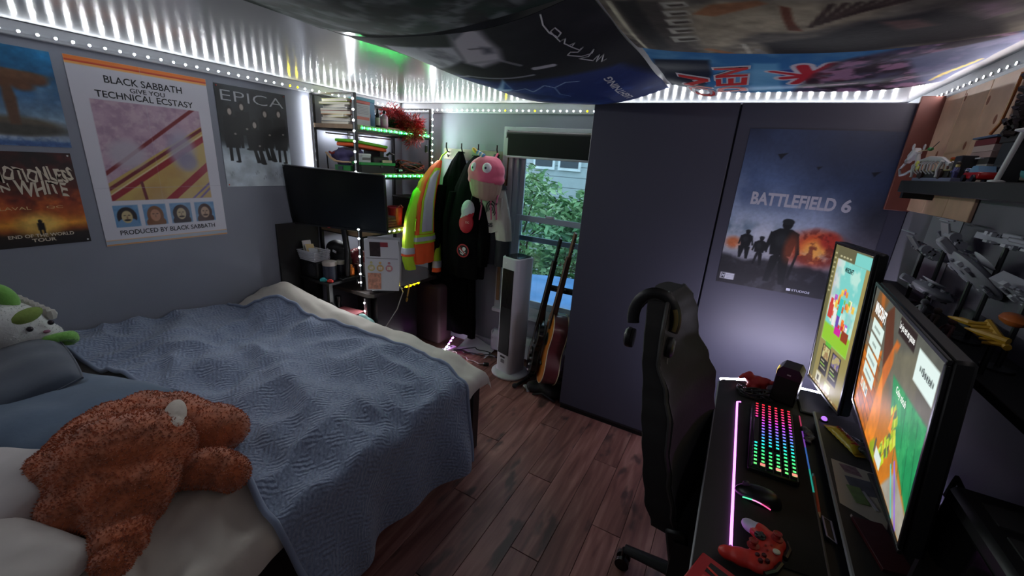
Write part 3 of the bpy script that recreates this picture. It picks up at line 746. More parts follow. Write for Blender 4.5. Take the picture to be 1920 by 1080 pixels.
c.poly(Q(at, [(942, 148), (962, 168), (920, 168)]), (150, 196, 230), .012); c.poly(Q(at, [(946, 155), (960, 167), (944, 167)]), (40, 90, 160), .008)
c.line(Q(at, [(962, 170), (985, 166), (1000, 172), (1020, 160), (1040, 164), (1060, 154), (1085, 152)]), .006, (176, 204, 235)); c.line(Q(at, [(1040, 164), (1050, 176), (1070, 180)]), .004, (150, 180, 220))
c.sheet('cloth', CLOTH, t, fn, .001)
sg = MB(); pt = []
def scr(a, b): return Vector(fn(a, b, .002))
base = Q(at, [(1013, 24), (1018, 45), (1030, 60), (1046, 68), (1052, 60), (1040, 50), (1032, 58), (1050, 76), (1060, 70), (1058, 80), (1072, 86), (1078, 78), (1066, 84), (1086, 92), (1094, 86), (1084, 96), (1070, 96), (1064, 102), (1090, 104), (1110, 98), (1114, 90), (1104, 104), (1086, 108), (1112, 112), (1124, 100), (1118, 114), (1132, 100), (1128, 114), (1142, 106)])
for k in range(len(base)-1):
    for s in range(3):
        f_ = s/3; pt.append(scr(base[k][0]*(1-f_)+base[k+1][0]*f_, base[k][1]*(1-f_)+base[k+1][1]*f_))
sg.tube(pt, .0026, 5); sg.build('scribble', M((206, 206, 210), .7, var=0), t, local=True, label='thin white handwriting')
p0_, p1_ = at(1146, 142), at(1188, 180)
d0 = Vector((p1_[0]-p0_[0], p1_[1]-p0_[1])); u0 = Vector((d0.y, -d0.x)).normalized()*.035
letter('LIGHTNING', (0, 0, 1, 1), M((196, 200, 206), .7, var=0), t, lambda a, b, n: fn(p1_[0]-d0.x*a-u0.x*b, p1_[1]-d0.y*a-u0.y*b, n), n=.0025, bold=.02)
# brown tapestry over the chair
t, c, fn, at = tapestry('brown and black tapestry with pale sweeps above the desk', -.425, .63, .10, 1.62, .05, .02, 190, 260, 2.0)
c.C[:] = (92, 86, 78); c.cloud(4, .40, .6, (150, 144, 126), 2); c.cloud(9, .5, .68, (60, 54, 52), 5, None, .6); c.cloud(22, .5, .7, (120, 112, 98), 9, None, .5)
def dp(pts, rgb, soft=.02, k=1.0): c.poly(Q(at, pts), rgb, soft, k)
dp([(1134, 0), (1146, 0), (1226, 104), (1215, 96)], (206, 204, 176), .006)
dp([(1145, 0), (1235, 0), (1265, 60), (1320, 112), (1230, 104)], (72, 66, 62), .02); dp([(1150, 0), (1190, 0), (1260, 90), (1235, 92)], (40, 38, 38), .02)
for k in range(5): dp([(1236+5*k, 4+16*k), (1284+6*k, 2+16*k), (1292+6*k, 11+16*k), (1246+5*k, 15+16*k)], (176, 174, 160), .006); dp([(1250+5*k, 8+16*k), (1280+6*k, 6+16*k), (1284+6*k, 10+16*k), (1256+5*k, 12+16*k)], (74, 66, 58), .006)
dp([(1292, 16), (1350, 0), (1700, 0), (1640, 30), (1500, 62), (1420, 60), (1330, 100), (1300, 60)], (150, 140, 118), .03); c.cloud(7, .45, .65, (176, 166, 140), 25, c.polym(Q(at, [(1320, 30), (1600, 0), (1500, 60), (1350, 90)]), .03), .7)
dp([(1462, 10), (1482, 14), (1488, 40), (1505, 58), (1478, 56), (1466, 30)], (110, 66, 48), .008); dp([(1298, 26), (1330, 8), (1420, 0), (1440, 6), (1340, 30)], (150, 96, 60), .01, .8)
for k in range(7): c.line(Q(at, [(1520+16*k, 50-5*k), (1560+26*k, 8-2*k)]), .014, (58, 42, 38), .8)
dp([(1430, 80), (1530, 70), (1620, 40), (1760, 16), (1860, 30), (1880, 60), (1700, 84), (1560, 100), (1450, 106)], (38, 34, 36), .03); dp([(1650, 40), (1720, 34), (1760, 46), (1690, 56)], (112, 76, 70), .02, .8)
c.line(Q(at, [(1394, 82), (1406, 100), (1430, 116)]), .014, (190, 186, 168)); c.line(Q(at, [(1420, 92), (1452, 112), (1560, 108), (1700, 92)]), .018, (160, 156, 150), .7); c.line(Q(at, [(1235, 98), (1290, 102), (1330, 112)]), .016, (180, 178, 172), .8); c.line(Q(at, [(1330, 92), (1370, 100), (1410, 112)]), .03, (176, 110, 66), .7)
dp([(1820, 6), (1880, 0), (1910, 16), (1850, 34)], (140, 112, 126), .03, .8); c.noise(30, .2, 40)
c.sheet('cloth', CLOTH, t, fn, .001)
# blue tapestry with red block lettering and a crossed flag
t, c, fn, at = tapestry('blue tapestry with red block lettering and a crossed flag', -.42, .60, 1.60, 2.36, .045, .01, 200, 160, 3.1, drop=.001)
c.C[:] = (56, 118, 172); c.cloud(6, .45, .7, (130, 184, 214), 4, None, .6)
def dp(pts, rgb, soft=.02, k=1.0): c.poly(Q(at, pts), rgb, soft, k)
dp([(1225, 110), (1330, 112), (1335, 140), (1290, 190), (1225, 180)], (36, 38, 50), .02, .9); dp([(1410, 118), (1460, 118), (1470, 180), (1410, 180)], (120, 186, 220), .02, .7)
def fl(a, b, w, rgb): c.line(Q(at, [a, b]), w, rgb)
dp([(1446, 132), (1560, 120), (1575, 150), (1490, 158)], (52, 72, 140), .008)
for wd, rgb in ((.06, (206, 202, 206)), (.032, (190, 44, 56))):
    fl((1450, 134), (1575, 150), wd, rgb); fl((1490, 156), (1560, 120), wd, rgb); fl((1470, 146), (1568, 134), wd*1.2, rgb); fl((1505, 124), (1525, 156), wd*1.2, rgb)
right = c.polym(Q(at, [(1560, 116), (1920, 40), (1920, 120), (1700, 170), (1480, 178), (1500, 160)]), .03); c.mix(right*.8, (84, 66, 78)); c.cloud(9, .42, .6, (50, 40, 48), 9, right, .9); c.cloud(14, .5, .64, (176, 132, 160), 10, right, .8)
r2 = c.polym(Q(at, [(1700, 110), (1920, 60), (1920, 130), (1740, 168)]), .03); c.mix(r2*.8, (120, 132, 162))
for k in range(5): c.line(Q(at, [(1745+14*k, 150-6*k), (1775+16*k, 134-6*k)]), .012, (226, 206, 120), .9)
c.sheet('cloth', CLOTH, t, fn, .001)
RED = M((206, 44, 44), .7, var=0); EDGE = M((206, 204, 208), .7, var=0)
for (txt, tl, tr_, bl_) in (('DEN', (1336, 126), (1406, 123), (1346, 172)), ('ON', (1268, 136), (1330, 146), (1296, 172))):
    A_, B_, C_ = (Vector(at(*q_)) for q_ in (tl, tr_, bl_))
    # the word runs from the far edge towards the camera; its tops point left
    f2 = lambda a, b, n: fn(*(C_+(A_-C_)*a+(B_-A_)*(1-b)), n)
    letter(txt, (-.02, -.03, 1.02, 1.03), EDGE, t, f2, n=.0022, bold=.06, name='letter_edge'); letter(txt, (.02, .03, .98, .97), RED, t, f2, n=.0034, bold=.02)
# ================================================================== bed
BX0, BX1, BY0, BY1 = XL+.012, -1.10, -.28, 1.80
bed = thing('bed', 'black bed frame pushed against the poster wall', 'bed', ((BX0+BX1)/2, (BY0+BY1)/2, 0))
BLK = M((20, 19, 21), .45, var=.15)
MB().span(BX1-.045, BX1-.02, BY0, BY1-.06, .16, .40, .004).build('side_rail', BLK, bed)
MB().span(BX0, BX0+.025, BY0, BY1-.06, .16, .40, .004).build('side_rail', BLK, bed)
MB().span(BX0+.02, BX1-.03, BY1-.06, BY1-.035, .16, .42, .004).build('foot_rail', BLK, bed)
for x in (BX0+.035, BX1-.045):
    for y in (BY0+.04, BY1-.05): MB().span(x-.035, x+.035, y-.035, y+.035, 0.0, .455, .006).build('leg', BLK, bed)
for k in range(7): MB().span(BX0+.03, BX1-.05, BY0+.1+k*.27, BY0+.18+k*.27, .27, .29).build('slat', M((120, 96, 70), .7), bed)
def mround(u, v): pass
MB().box(((BX0+BX1-.05)/2+.005, (BY0+BY1-.12)/2, .405), (BX1-BX0-.09, BY1-BY0-.12, .225), .05, seg=3).build('mattress', M((150, 148, 142), .8, var=.05), bed)

def sstep(a, b, x): t = min(1, max(0, (x-a)/(b-a))); return t*t*(3-2*t)
def N(x, y, s, o=0.0): return mnoise.noise(Vector((x*s+o, y*s-o, o*.37)))
def top(x, y):
    """height of the bedding over the mattress"""
    z = .575+.075*math.exp(-(x-XL)/.33)*(.55+.45*math.sin(2.0*y+.6))
    z += .03*N(x, y, 2.2, 3.1)+.02*N(x, y, 4.5, 7.7)
    z += .155*math.exp(-((x+2.66)/.26)**2-((y-1.60)/.17)**2)                    # pushed-up corner at the foot
    z += .05*math.exp(-((x+2.0)/.45)**2-((y-1.70)/.15)**2)
    z -= .05*sstep(-1.35, -1.08, x)*1.0
    return z
def edge_drop(x, y, xe, ye):
    """bend a flat sheet over the right (xe) and foot (ye) edges: returns x, y, dz"""
    r = .06; dz = 0.0
    def bend(t, e):
        if t <= e-r*.6: return t, 0.0
        s_ = t-(e-r*.6); a = min(s_/r, PI/2)
        nx = e-r*.6+r*math.sin(a)*.9; d = r*(1-math.cos(a))
        if s_ > r*PI/2: d += (s_-r*PI/2)
        return nx, d
    x2, d1 = bend(x, xe); y2, d2 = bend(y, ye)
    return x2, y2, max(d1, d2) if min(d1, d2) < .02 else math.hypot(d1, d2)*.9
# beige duvet
dv = thing('duvet', 'rumpled beige duvet covering the whole bed', 'duvet', (-2, .8, .5))
def dfn(u, v):
    x = BX0+.005+(BX1-BX0+.10)*u; y = BY0+.02+(BY1-BY0+.07)*v
    z = top(x, y)+.012
    z += .010*N(x*1.0, y*2.4, 7, 1.5)+.012*abs(N(x*2.2+y*1.1, y*.6, 4.2, 4.4))
    x2, y2, d = edge_drop(x, y, BX1+.02, BY1-.01)
    f = .018*math.sin(17*y+2*math.sin(6*x))*sstep(.02, .12, d)
    g = .02*math.sin(13*x+1.5*math.sin(5*y))*sstep(.02, .12, d)
    near = sstep(.55, .2, y)
    z += near*((.014*math.sin(19*(x*.55+y*.95)+3*N(x, y, 3))+.05*abs(N(x*1.2+y, y*1.6-x*.5, 5, 2)))*sstep(-2.1, -1.5, x))
    return (x2+(f if x > BX1-.05 else 0), y2+(g if y > BY1-.06 else 0), max(z-d, .34))
DUV = M((196, 188, 178), .85, var=.06, nscale=5, bump=.10, bscale=35, sheen=.2)
MB().surf(dfn, 190, 210).build('cover', DUV, dv, ang=80)
# blue knitted blanket
bk = thing('blanket', 'blue knitted throw blanket spread over the bed', 'blanket', (-1.9, 1.0, .5))
bm_ = bpy.data.materials.new('blue_knit'); bm_.use_nodes = True; nt = bm_.node_tree; b = nt.nodes['Principled BSDF']
tc = nt.nodes.new('ShaderNodeTexCoord'); b.inputs['Roughness'].default_value = .95; b.inputs['Sheen Weight'].default_value = .35; b.inputs['Specular IOR Level'].default_value = .15
nz = nt.nodes.new('ShaderNodeTexNoise'); nz.inputs['Scale'].default_value = 90; nz.inputs['Detail'].default_value = 3
rp = nt.nodes.new('ShaderNodeValToRGB'); rp.color_ramp.elements[0].position = .3; rp.color_ramp.elements[0].color = (*lin((108, 119, 144)), 1); rp.color_ramp.elements[1].position = .7; rp.color_ramp.elements[1].color = (*lin((142, 155, 180)), 1)
nt.links.new(tc.outputs['UV'], nz.inputs['Vector']); nt.links.new(nz.outputs['Fac'], rp.inputs['Fac']); nt.links.new(rp.outputs['Color'], b.inputs['Base Color'])
# embossed ribs in alternating blocks
ck = nt.nodes.new('ShaderNodeTexChecker'); ck.inputs['Scale'].default_value = 15; nt.links.new(tc.outputs['UV'], ck.inputs['Vector'])
def wave(rot, sc):
    mp = nt.nodes.new('ShaderNodeMapping'); mp.inputs['Rotation'].default_value = (0, 0, rot); nt.links.new(tc.outputs['UV'], mp.inputs['Vector'])
    wv = nt.nodes.new('ShaderNodeTexWave'); wv.inputs['Scale'].default_value = sc; wv.inputs['Distortion'].default_value = 3.0; wv.inputs['Detail'].default_value = 2; wv.inputs['Detail Scale'].default_value = 2; nt.links.new(mp.outputs['Vector'], wv.inputs['Vector']); return wv
w1, w2 = wave(.5, 19), wave(-.95, 19)
mxx = nt.nodes.new('ShaderNodeMixRGB'); nt.links.new(ck.outputs['Fac'], mxx.inputs['Fac']); nt.links.new(w1.outputs['Fac'], mxx.inputs['Color1']); nt.links.new(w2.outputs['Fac'], mxx.inputs['Color2'])
ad = nt.nodes.new('ShaderNodeMath'); ad.operation = 'MULTIPLY_ADD'; ad.inputs[1].default_value = 1.3; nt.links.new(nz.outputs['Fac'], ad.inputs[0]); nt.links.new(mxx.outputs['Color'], ad.inputs[2])
bp = nt.nodes.new('ShaderNodeBump'); bp.inputs['Strength'].default_value = .5; bp.inputs['Distance'].default_value = .008; nt.links.new(ad.outputs['Value'], bp.inputs['Height']); nt.links.new(bp.outputs['Normal'], b.inputs['Normal'])
def interp(x, pts):
    for (a, ya), (b_, yb) in zip(pts, pts[1:]):
        if x <= b_: t_ = (x-a)/(b_-a); t_ = t_*t_*(3-2*t_); return ya+(yb-ya)*t_
    return pts[-1][1]
FARB = [(-2.9, 1.34), (-2.38, 1.52), (-1.74, 1.57), (-1.25, 1.60), (-1.0, 1.56), (-.3, 1.50)]
NEARB = [(-2.9, .50), (-2.1, .62), (-1.65, .68), (-1.42, .60), (-1.1, .545), (-.9, .56), (-.3, .70)]
UVB = []
def bfn(u, v):
    s_ = -2.862+2.24*u                                # runs across the bed, then down the side
    y0, y1 = interp(s_, NEARB), interp(s_, FARB); y = y0+(y1-y0)*v
    z = top(min(s_, -1.0), y)+.046
    xe = BX1+.032
    x2, y2, d = edge_drop(s_, y, xe, 9)
    tz = 1-sstep(0, .1, d)
    z += tz*max(-.022, .020*math.sin(11*(y+.42*s_)+2.6*math.sin(2.2*s_+1)+2.2*N(s_, y, 1.7, 5))*.8+.030*abs(N(s_+y*.8, y-.3*s_, 3.6, 2.2))+.018*N(s_*1.4, y*2.2, 3.0, 9.1)+.012*(1-abs(N(s_*.8+y*1.3, y*.5-s_, 5.0, 1.1))*4))
    z += tz*.03*math.exp(-((y-.98-.12*math.sin(2*s_))/.05)**2)*sstep(-1.3, -1.7, s_)*.6
    h = sstep(.03, .45, d)
    ox = h*(.055+.05*math.sin(10.5*y+1.2*math.sin(3*y))+.02*math.sin(23*y+1))
    oy = h*.03*math.sin(9*y+2)
    edge = min(u*2.3, 1.0)
    return (x2+ox, y2+oy, max(z-d*.985, .012+.02*math.sin(12*y)**2))
mb = MB().surf(bfn, 240, 170); bo = mb.build('knit', bm_, bk, ang=80)
uv = bo.data.uv_layers.new(name='UVMap')
for lp in bo.data.loops: i = lp.vertex_index; uv.data[lp.index].uv = ((i % 240)/239*2.2, (i//240)/169)
rim = [bfn(i/80, 1.0) for i in range(81)]; MB().tube([(p[0], p[1], p[2]+.002) for p in rim], .011, 6).build('hem', bm_, bk, ang=80)
rim = [bfn(i/80, 0.0) for i in range(81)]; MB().tube([(p[0], p[1], p[2]+.002) for p in rim], .011, 6).build('hem', bm_, bk, ang=80)

# ------------------------------------------------------------------ pillows and cushions
def pillow(name, label, c, d, rot, mat, seed=0, cat='pillow', puff=2.6):
    t = thing(name, label, cat, c, rot=rot.to_matrix().to_4x4(), group='pillows on the bed')
    def fn(sg):
        def f(u, v):
            a, b_ = 2*u-1, 2*v-1
            e = max(0, (1-abs(a)**puff)*(1-abs(b_)**puff))**.42
            k = 1-.07*(1-abs(a))*abs(b_)**3-.0
            x = a*d[0]/2*(1-.06*b_*b_); y = b_*d[1]/2*(1-.06*a*a)
            n = .05*d[2]*mnoise.noise(Vector((a*2.6+seed, b_*2.6, seed*.7)))+.025*d[2]*math.sin(13*a+seed*3)*abs(b_)**2
            return (x, y, sg*(d[2]/2*e)+(n*e if sg > 0 else -n*e*.3))
        return f
    mb = MB().surf(fn(1), 44, 34); mb.surf(fn(-1), 44, 34); mb.build('case', mat, t, local=True, ang=85)
    sm = [fn(1)(i/30, 0) for i in range(31)]+[fn(1)(1, i/24) for i in range(1, 25)]+[fn(1)(1-i/30, 1) for i in range(1, 31)]+[fn(1)(0, 1-i/24) for i in range(1, 24)]
    MB().tube(sm, .005, 6, closed=True).build('seam', mat, t, local=True)
    return t
NAVY = M((46, 58, 76), .85, var=.12, bump=.08, bscale=40, sheen=.3); BLUP = M((62, 86, 112), .85, var=.1, bump=.08, bscale=40, sheen=.3)
pillow('pillow', 'dark slate pillow against the wall in front of the green plush', (-2.48, .30, .70), (.62, .40, .17), Euler((.28, .02, -.10)), NAVY, 1)
pillow('pillow', 'steel blue pillow lying behind the orange plush', (-2.16, .33, .655), (.72, .46, .15), Euler((.05, .02, .42)), BLUP, 2)
pillow('pillow', 'pale grey pillow at the lower left corner of the picture', (-1.78, .06, .665), (.55, .36, .16), Euler((.05, -.04, .5)), M((178, 172, 172), .85, var=.08, bump=.06), 3)
pillow('pillow', 'white crumpled pillow below the orange plush', (-1.42, .02, .66), (.42, .30, .12), Euler((.0, .1, .35)), M((190, 184, 180), .85, var=.08, bump=.06), 5)

# ------------------------------------------------------------------ plush toys
def fur(mb, n, ln, mat, parent, seed, width=.0022, droop=.5, name='fur', keep=None):
    """short blades of pile rooted on a blob, joined as one part"""
    r = random.Random(seed); out = MB(); nf = len(mb.f)
    for _ in range(n):
        f = mb.f[r.randrange(nf)]; a, b_, c_ = (Vector(mb.v[i]) for i in f[:3])
        s, q = r.random(), r.random()
        if s+q > 1: s, q = 1-s, 1-q
        p = a+(b_-a)*s+(c_-a)*q
        if keep and not keep(p): continue
        nn = mb.n[f[0]]
        d = (nn+Vector((r.uniform(-.7, .7), r.uniform(-.7, .7), r.uniform(-.7, .3)-.2*droop))).normalized()*ln*r.uniform(.6, 1.2)
        sd = d.cross(Vector((r.uniform(-1, 1), r.uniform(-1, 1), r.uniform(-1, 1)))).normalized()*width
        out.add([p-sd, p+sd, p+d], [(0, 1, 2)])
    return out.build(name, mat, parent, smooth=False, kind='stuff')
FOX = M((170, 90, 52), .95, var=.3, nscale=22, bump=.3, bscale=70, sheen=.3)
fx = thing('plush_fox', 'big fluffy orange plush animal lying face down on the bed', 'plush toy', (-1.55, .36, .62))
def R(x, y, z): return Euler((x, y, z)).to_matrix().to_4x4()
body = blob([((-1.56, .37, .72), (.20, .17, .12), R(0, 0, .9)), ((-1.70, .35, .70), (.15, .13, .10)), ((-1.45, .34, .69), (.14, .13, .09)), ((-1.60, .27, .70), (.15, .10, .09), R(0, 0, .4)),
             ((-1.38, .30, .66), (.10, .10, .07)), ((-1.78, .43, .72), (.10, .07, .06), R(0, 0, .6)), ((-1.84, .40, .70), (.06, .06, .05)), ((-1.28, .24, .64), (.07, .06, .05), R(0, 0, .5)), ((-1.50, .22, .66), (.10, .08, .07))], .013, 8, .014, 9, 2)
body.build('body', FOX, fx, ang=80)
fur(body, 16000, .008, FOX, fx, 4)
l1 = blob([((-1.66, .55, .70), (.19, .10, .085), R(0, 0, .22)), ((-1.50, .60, .69), (.11, .10, .085)), ((-1.80, .51, .70), (.10, .09, .075))], .012, 7, .01, 10, 5)
l1.build('hind_leg', FOX, fx, ang=80); fur(l1, 5000, .008, FOX, fx, 6)
l2 = blob([((-1.36, .50, .66), (.12, .062, .062), R(0, 0, .55)), ((-1.44, .455, .65), (.08, .06, .055)), ((-1.29, .535, .655), (.065, .058, .058))], .011, 7, .008, 10, 8)
l2.build('fore_leg', FOX, fx, ang=80); fur(l2, 4200, .008, FOX, fx, 9)
l3 = blob([((-1.27, .27, .65), (.075, .045, .045), R(0, 0, -.9)), ((-1.23, .215, .64), (.05, .045, .04))], .011, 6, .006, 10, 8)
l3.build('paw', FOX, fx, ang=80); fur(l3, 2200, .008, FOX, fx, 19)
tip = blob([((-1.535, .505, .790), (.075, .034, .034), R(0, .25, -.55)), ((-1.485, .475, .775), (.05, .035, .034), R(0, .3, -.7))], .008, 5)
tip.build('white_tip', M((196, 186, 176), .95, var=.08, bump=.2), fx, ang=80, label='white fleece tip')

gp = thing('plush_toy', 'white and green plush toy propped against the wall', 'plush toy', (-2.70, .42, .66))
WHF = M((206, 208, 206), .95, var=.06, bump=.25, bscale=80, sheen=.3); GRF = M((112, 172, 72), .95, var=.12, bump=.25, bscale=80, sheen=.3); GR2 = M((120, 140, 70), .95, var=.1, bump=.2, bscale=80)
gb = blob([((-2.71, .37, .85), (.13, .135, .115)), ((-2.70, .37, .72), (.14, .14, .10)), ((-2.66, .45, .79), (.08, .085, .07))], .012, 8, .006, 14, 3)
gb.build('head', WHF, gp, ang=80); fur(gb, 3000, .004, WHF, gp, 22)
for p, r, e in (((-2.70, .40, .985), (.04, .038, .07), (.35, .1, 0)), ((-2.72, .24, .96), (.04, .045, .075), (.6, 0, 0))):
    blob([(p, r, R(*e))], .009, 4).build('ear', GRF, gp, ang=80)
mk = MB(); mk.ball((-2.622, .43, .905), (.03, .06, .03), 14, R(.3, .3, .4)); mk.build('forehead_patch', GR2, gp, label='olive green forehead patch')
for p in ((-2.588, .424, .855), (-2.605, .492, .86)): MB().ball(p, (.010, .011, .012), 12).build('bead_eye', M((40, 30, 38), .2, var=0), gp)
MB().ball((-2.588, .470, .828), (.010, .012, .008), 10).build('nose', M((150, 96, 120), .5, var=0), gp)
ruff = MB()
for k in range(9):
    a = -.4+k*.34; c_ = Vector((-2.60+.03*math.cos(a), .495+.05*math.sin(a), .765+.03*math.cos(a*.9)))
    ruff.ball(c_, (.022, .036, .022), 10, R(0, 0, a))
ruff.build('ruff', GRF, gp, label='green scalloped collar')
bow = MB()
for k in range(7): bow.ball((-2.74+.012*k, .44+.012*k, .95-.012*k), (.022, .022, .028), 8)
bow.build('tuft', M((186, 182, 176), .95, var=.1, bump=.2), gp)
# ================================================================== corner desk, shelf rack, television
DZ = .665                                # top of the corner desk
desk = thing('corner_desk', 'dark brown desk in the corner under the shelf rack', 'desk', (-2.55, 2.3, 0))
DKW = M((46, 38, 36), .28, var=.2, nscale=12, coat=.3)
MB().slab([(XL+.005, 2.02), (-2.30, 2.03), (-2.262, 2.06), (-2.25, 2.93), (XL+.005, 2.93)], DZ-.028, DZ).build('top', DKW, desk)
MB().span(XL+.003, XL+.015, 1.725, 2.06, .30, 1.15, .002).build('back_panel', M((26, 24, 25), .5, var=.1), desk)
MB().span(-2.50, -2.28, 2.10, 2.55, .02, DZ-.03, .004).build('cabinet', M((24, 22, 23), .35, var=.1), desk)
for x, y in ((XL+.06, 2.86), (-2.29, 2.85), (-2.345, 2.06)): MB().span(x-.02, x+.02, y-.02, y+.02, 0, DZ-.028, .003).build('leg', M((22, 21, 22), .4), desk)

RSZ = .74
side = thing('side_shelf', 'black raised shelf unit between bed and corner desk', 'shelf', (-2.7, 2.1, 0))
SBK = M((24, 23, 24), .45, var=.12)
MB().span(XL+.016, -2.52, 1.865, 2.40, RSZ-.02, RSZ, .002).build('top', SBK, side)
for x, y in ((XL+.04, 1.89), (-2.545, 1.89)): MB().span(x-.015, x+.015, y-.015, y+.015, 0, RSZ-.02).build('leg', SBK, side)
MB().span(XL+.02, XL+.035, 2.38, 2.40, DZ, RSZ-.02).build('leg', SBK, side); MB().span(-2.545, -2.53, 2.38, 2.40, DZ, RSZ-.02).build('leg', SBK, side)
MB().span(XL+.03, -2.54, 1.88, 1.99, .36, .38).build('lower_board', SBK, side)
RX0, RX1, RY0, RY1 = XL+.02, -2.42, 2.085, 2.88
rack = thing('shelf_rack', 'tall metal shelf rack with wooden boards in the corner', 'shelf', ((RX0+RX1)/2, (RY0+RY1)/2, DZ))
PM = M((30, 29, 31), .4, metal=.5, var=.1); BW = M((132, 108, 84), .55, var=.22, nscale=16)
SH = (1.11, 1.54, 1.865)
posts = {}
for nm, x, y in (('a', RX0, RY0), ('b', RX1, RY0), ('c', RX0, RY1), ('d', RX1, RY1)):
    MB().span(x-.012, x+.012, y-.012, y+.012, DZ, 2.066, .002).build('post', PM, rack)
for z in SH:
    f = MB(); f.span(RX0-.008, RX1+.008, RY0+.014, RY0+.022, z-.045, z-.031); f.span(RX0-.008, RX1+.008, RY1-.022, RY1-.014, z-.045, z-.031)
    f.span(RX0-.01, RX0-.002, RY0+.022, RY1-.022, z-.045, z-.031); f.span(RX1, RX1+.008, RY0+.022, RY1-.022, z-.045, z-.031); f.build('shelf_frame', PM, rack)
    MB().slab([(RX0-.01, RY0+.013), (RX0+.013, RY0+.013), (RX0+.013, RY0-.01), (RX1-.013, RY0-.01), (RX1-.013, RY0+.013), (RX1+.01, RY0+.013), (RX1+.01, RY1-.013), (RX0-.01, RY1-.013)], z-.03, z).build('shelf_board', BW, rack)
tr = MB(); tr.span(RX0, RX1, RY0-.008, RY0+.008, 2.056, 2.068); tr.span(RX0, RX1, RY1-.008, RY1+.008, 2.056, 2.068); tr.span(RX0-.008, RX0+.008, RY0, RY1, 2.056, 2.068)
tr.build('top_rail', PM, rack)
MB().cyl((RX0, RY0+.40, DZ+.01), (RX0, RY0+.40, 1.84), .011).build('brace', PM, rack)
MB().span(RX0-.004, RX0+.004, RY0+.3, RY0+.32, 1.1, 1.86).build('brace', PM, rack)
# led tape on the rack
ledstrip('white led strip running down the near rack post', [(RX1+.005, RY0-.013, 2.06), (RX1+.005, RY0-.013, DZ+.03)], .066, lambda i, p: LW, (.6, -.8, 0), .0068)
ledstrip('white led strip running down the rack post by the coats', [(RX1+.013, RY1, 2.06), (RX1+.013, RY1, 1.56)], .05, lambda i, p: LW, (1, 0, 0), .006)
ledstrip('green led strip on the edge of the top rack shelf', [(RX1+.013, RY0+.03, SH[2]-.018), (RX1+.013, RY1-.03, SH[2]-.018)], .052, lambda i, p: LG, (.86, .5, 0), .0075)
ledstrip('green led strip on the edge of the middle rack shelf', [(RX1+.013, RY0+.22, SH[1]-.018), (RX1+.013, RY1-.03, SH[1]-.018)], .052, lambda i, p: LG, (.86, .5, 0), .0075)
ledstrip('white led strip on the rack shelf beside the television', [(RX1+.013, RY0+.25, SH[0]-.018), (RX1+.013, RY1-.05, SH[0]-.018)], .05, lambda i, p: LW, (1, 0, 0), .0065)
ledstrip('white led strip down the corner of the black desk cabinet', [(-2.345, 2.038, .62), (-2.345, 2.038, .42)], .055, lambda i, p: LW, (.3, -.95, 0), .0065)
ledstrip('white led strip shining at the wall behind the rack corner', [(XL+.05, 2.045, 2.05), (XL+.05, 2.045, 1.45)], .06, lambda i, p: LW, (-1, 0, 0), .0045)
ledstrip('white led strip shining at the wall under the top rack shelf', [(RX0+.045, RY0+.06, SH[2]-.06), (RX0+.045, RY1-.06, SH[2]-.06)], .07, lambda i, p: LW, (-.9, 0, -.43), .0045)
ledstrip('white led strip shining at the wall under the middle rack shelf', [(RX0+.045, RY0+.3, SH[1]-.06), (RX0+.045, RY1-.06, SH[1]-.06)], .07, lambda i, p: LW, (-.9, 0, -.43), .0045)
ledstrip('white led strip shining down under the low rack shelf', [(RX0+.10, RY0+.05, SH[0]-.05), (RX0+.10, RY1-.06, SH[0]-.05)], .07, lambda i, p: LW, (.25, 0, -.97), .0045)
ledstrip('yellow led strip trailing behind the desk console', [(-2.246, 2.36, .655), (-2.246, 2.55, .655)], .04, lambda i, p: LY, (.8, -.6, 0), .0065)
ledstrip('violet led strip lying on the floor by the desk', [(-2.02, 2.60, .05), (-2.06, 2.80, .115)], .042, lambda i, p: LP if i > 1 else LW, (.7, -.7, 0), .009)

# television
q = Vector((-2.528, 1.98, 1.34))
tv = thing('television', 'black flat television standing in front of the shelf rack', 'television', q, rot=Matrix.Rotation(.417, 4, 'Z') @ Matrix.Rotation(.17, 4, 'X') @ Matrix.Rotation(.03, 4, 'Y'))
TVB = M((16, 16, 18), .35, var=0); W, H = .73, .43
MB().box((0, .02, 0), (W, .03, H), .006).build('housing', TVB, tv, local=True)
MB().box((0, .004, .003), (W-.016, .003, H-.022), .0005).build('screen', M((12, 14, 14), .22, var=0, spec=.5), tv, local=True)
bz = MB(); bz.box((0, .003, H/2-.003), (W, .006, .006)); bz.box((0, .003, -H/2+.006), (W, .006, .012)); bz.box((-W/2+.004, .003, 0), (.008, .006, H-.02)); bz.box((W/2-.004, .003, 0), (.008, .006, H-.02))
bz.build('bezel', M((30, 30, 32), .3, var=0), tv, local=True)
MB().box((-.12, .045, -.03), (.3, .03, .24), .01).build('back_cover', TVB, tv, local=True)
MB().box((-.08, -.0015, -H/2+.004), (.02, .003, .004)).build('logo_bar', M((190, 60, 60), .4, var=0), tv, local=True)
st = MB(); a = q+Vector((-.02, .06, -.15)); st.tube([a, (a.x, a.y+.03, .95), (a.x-.005, a.y+.02, RSZ+.015)], .022, 10)
st.box((a.x-.06, a.y+.02, RSZ+.008), (.2, .16, .014), .004); st.build('stand', TVB, tv)

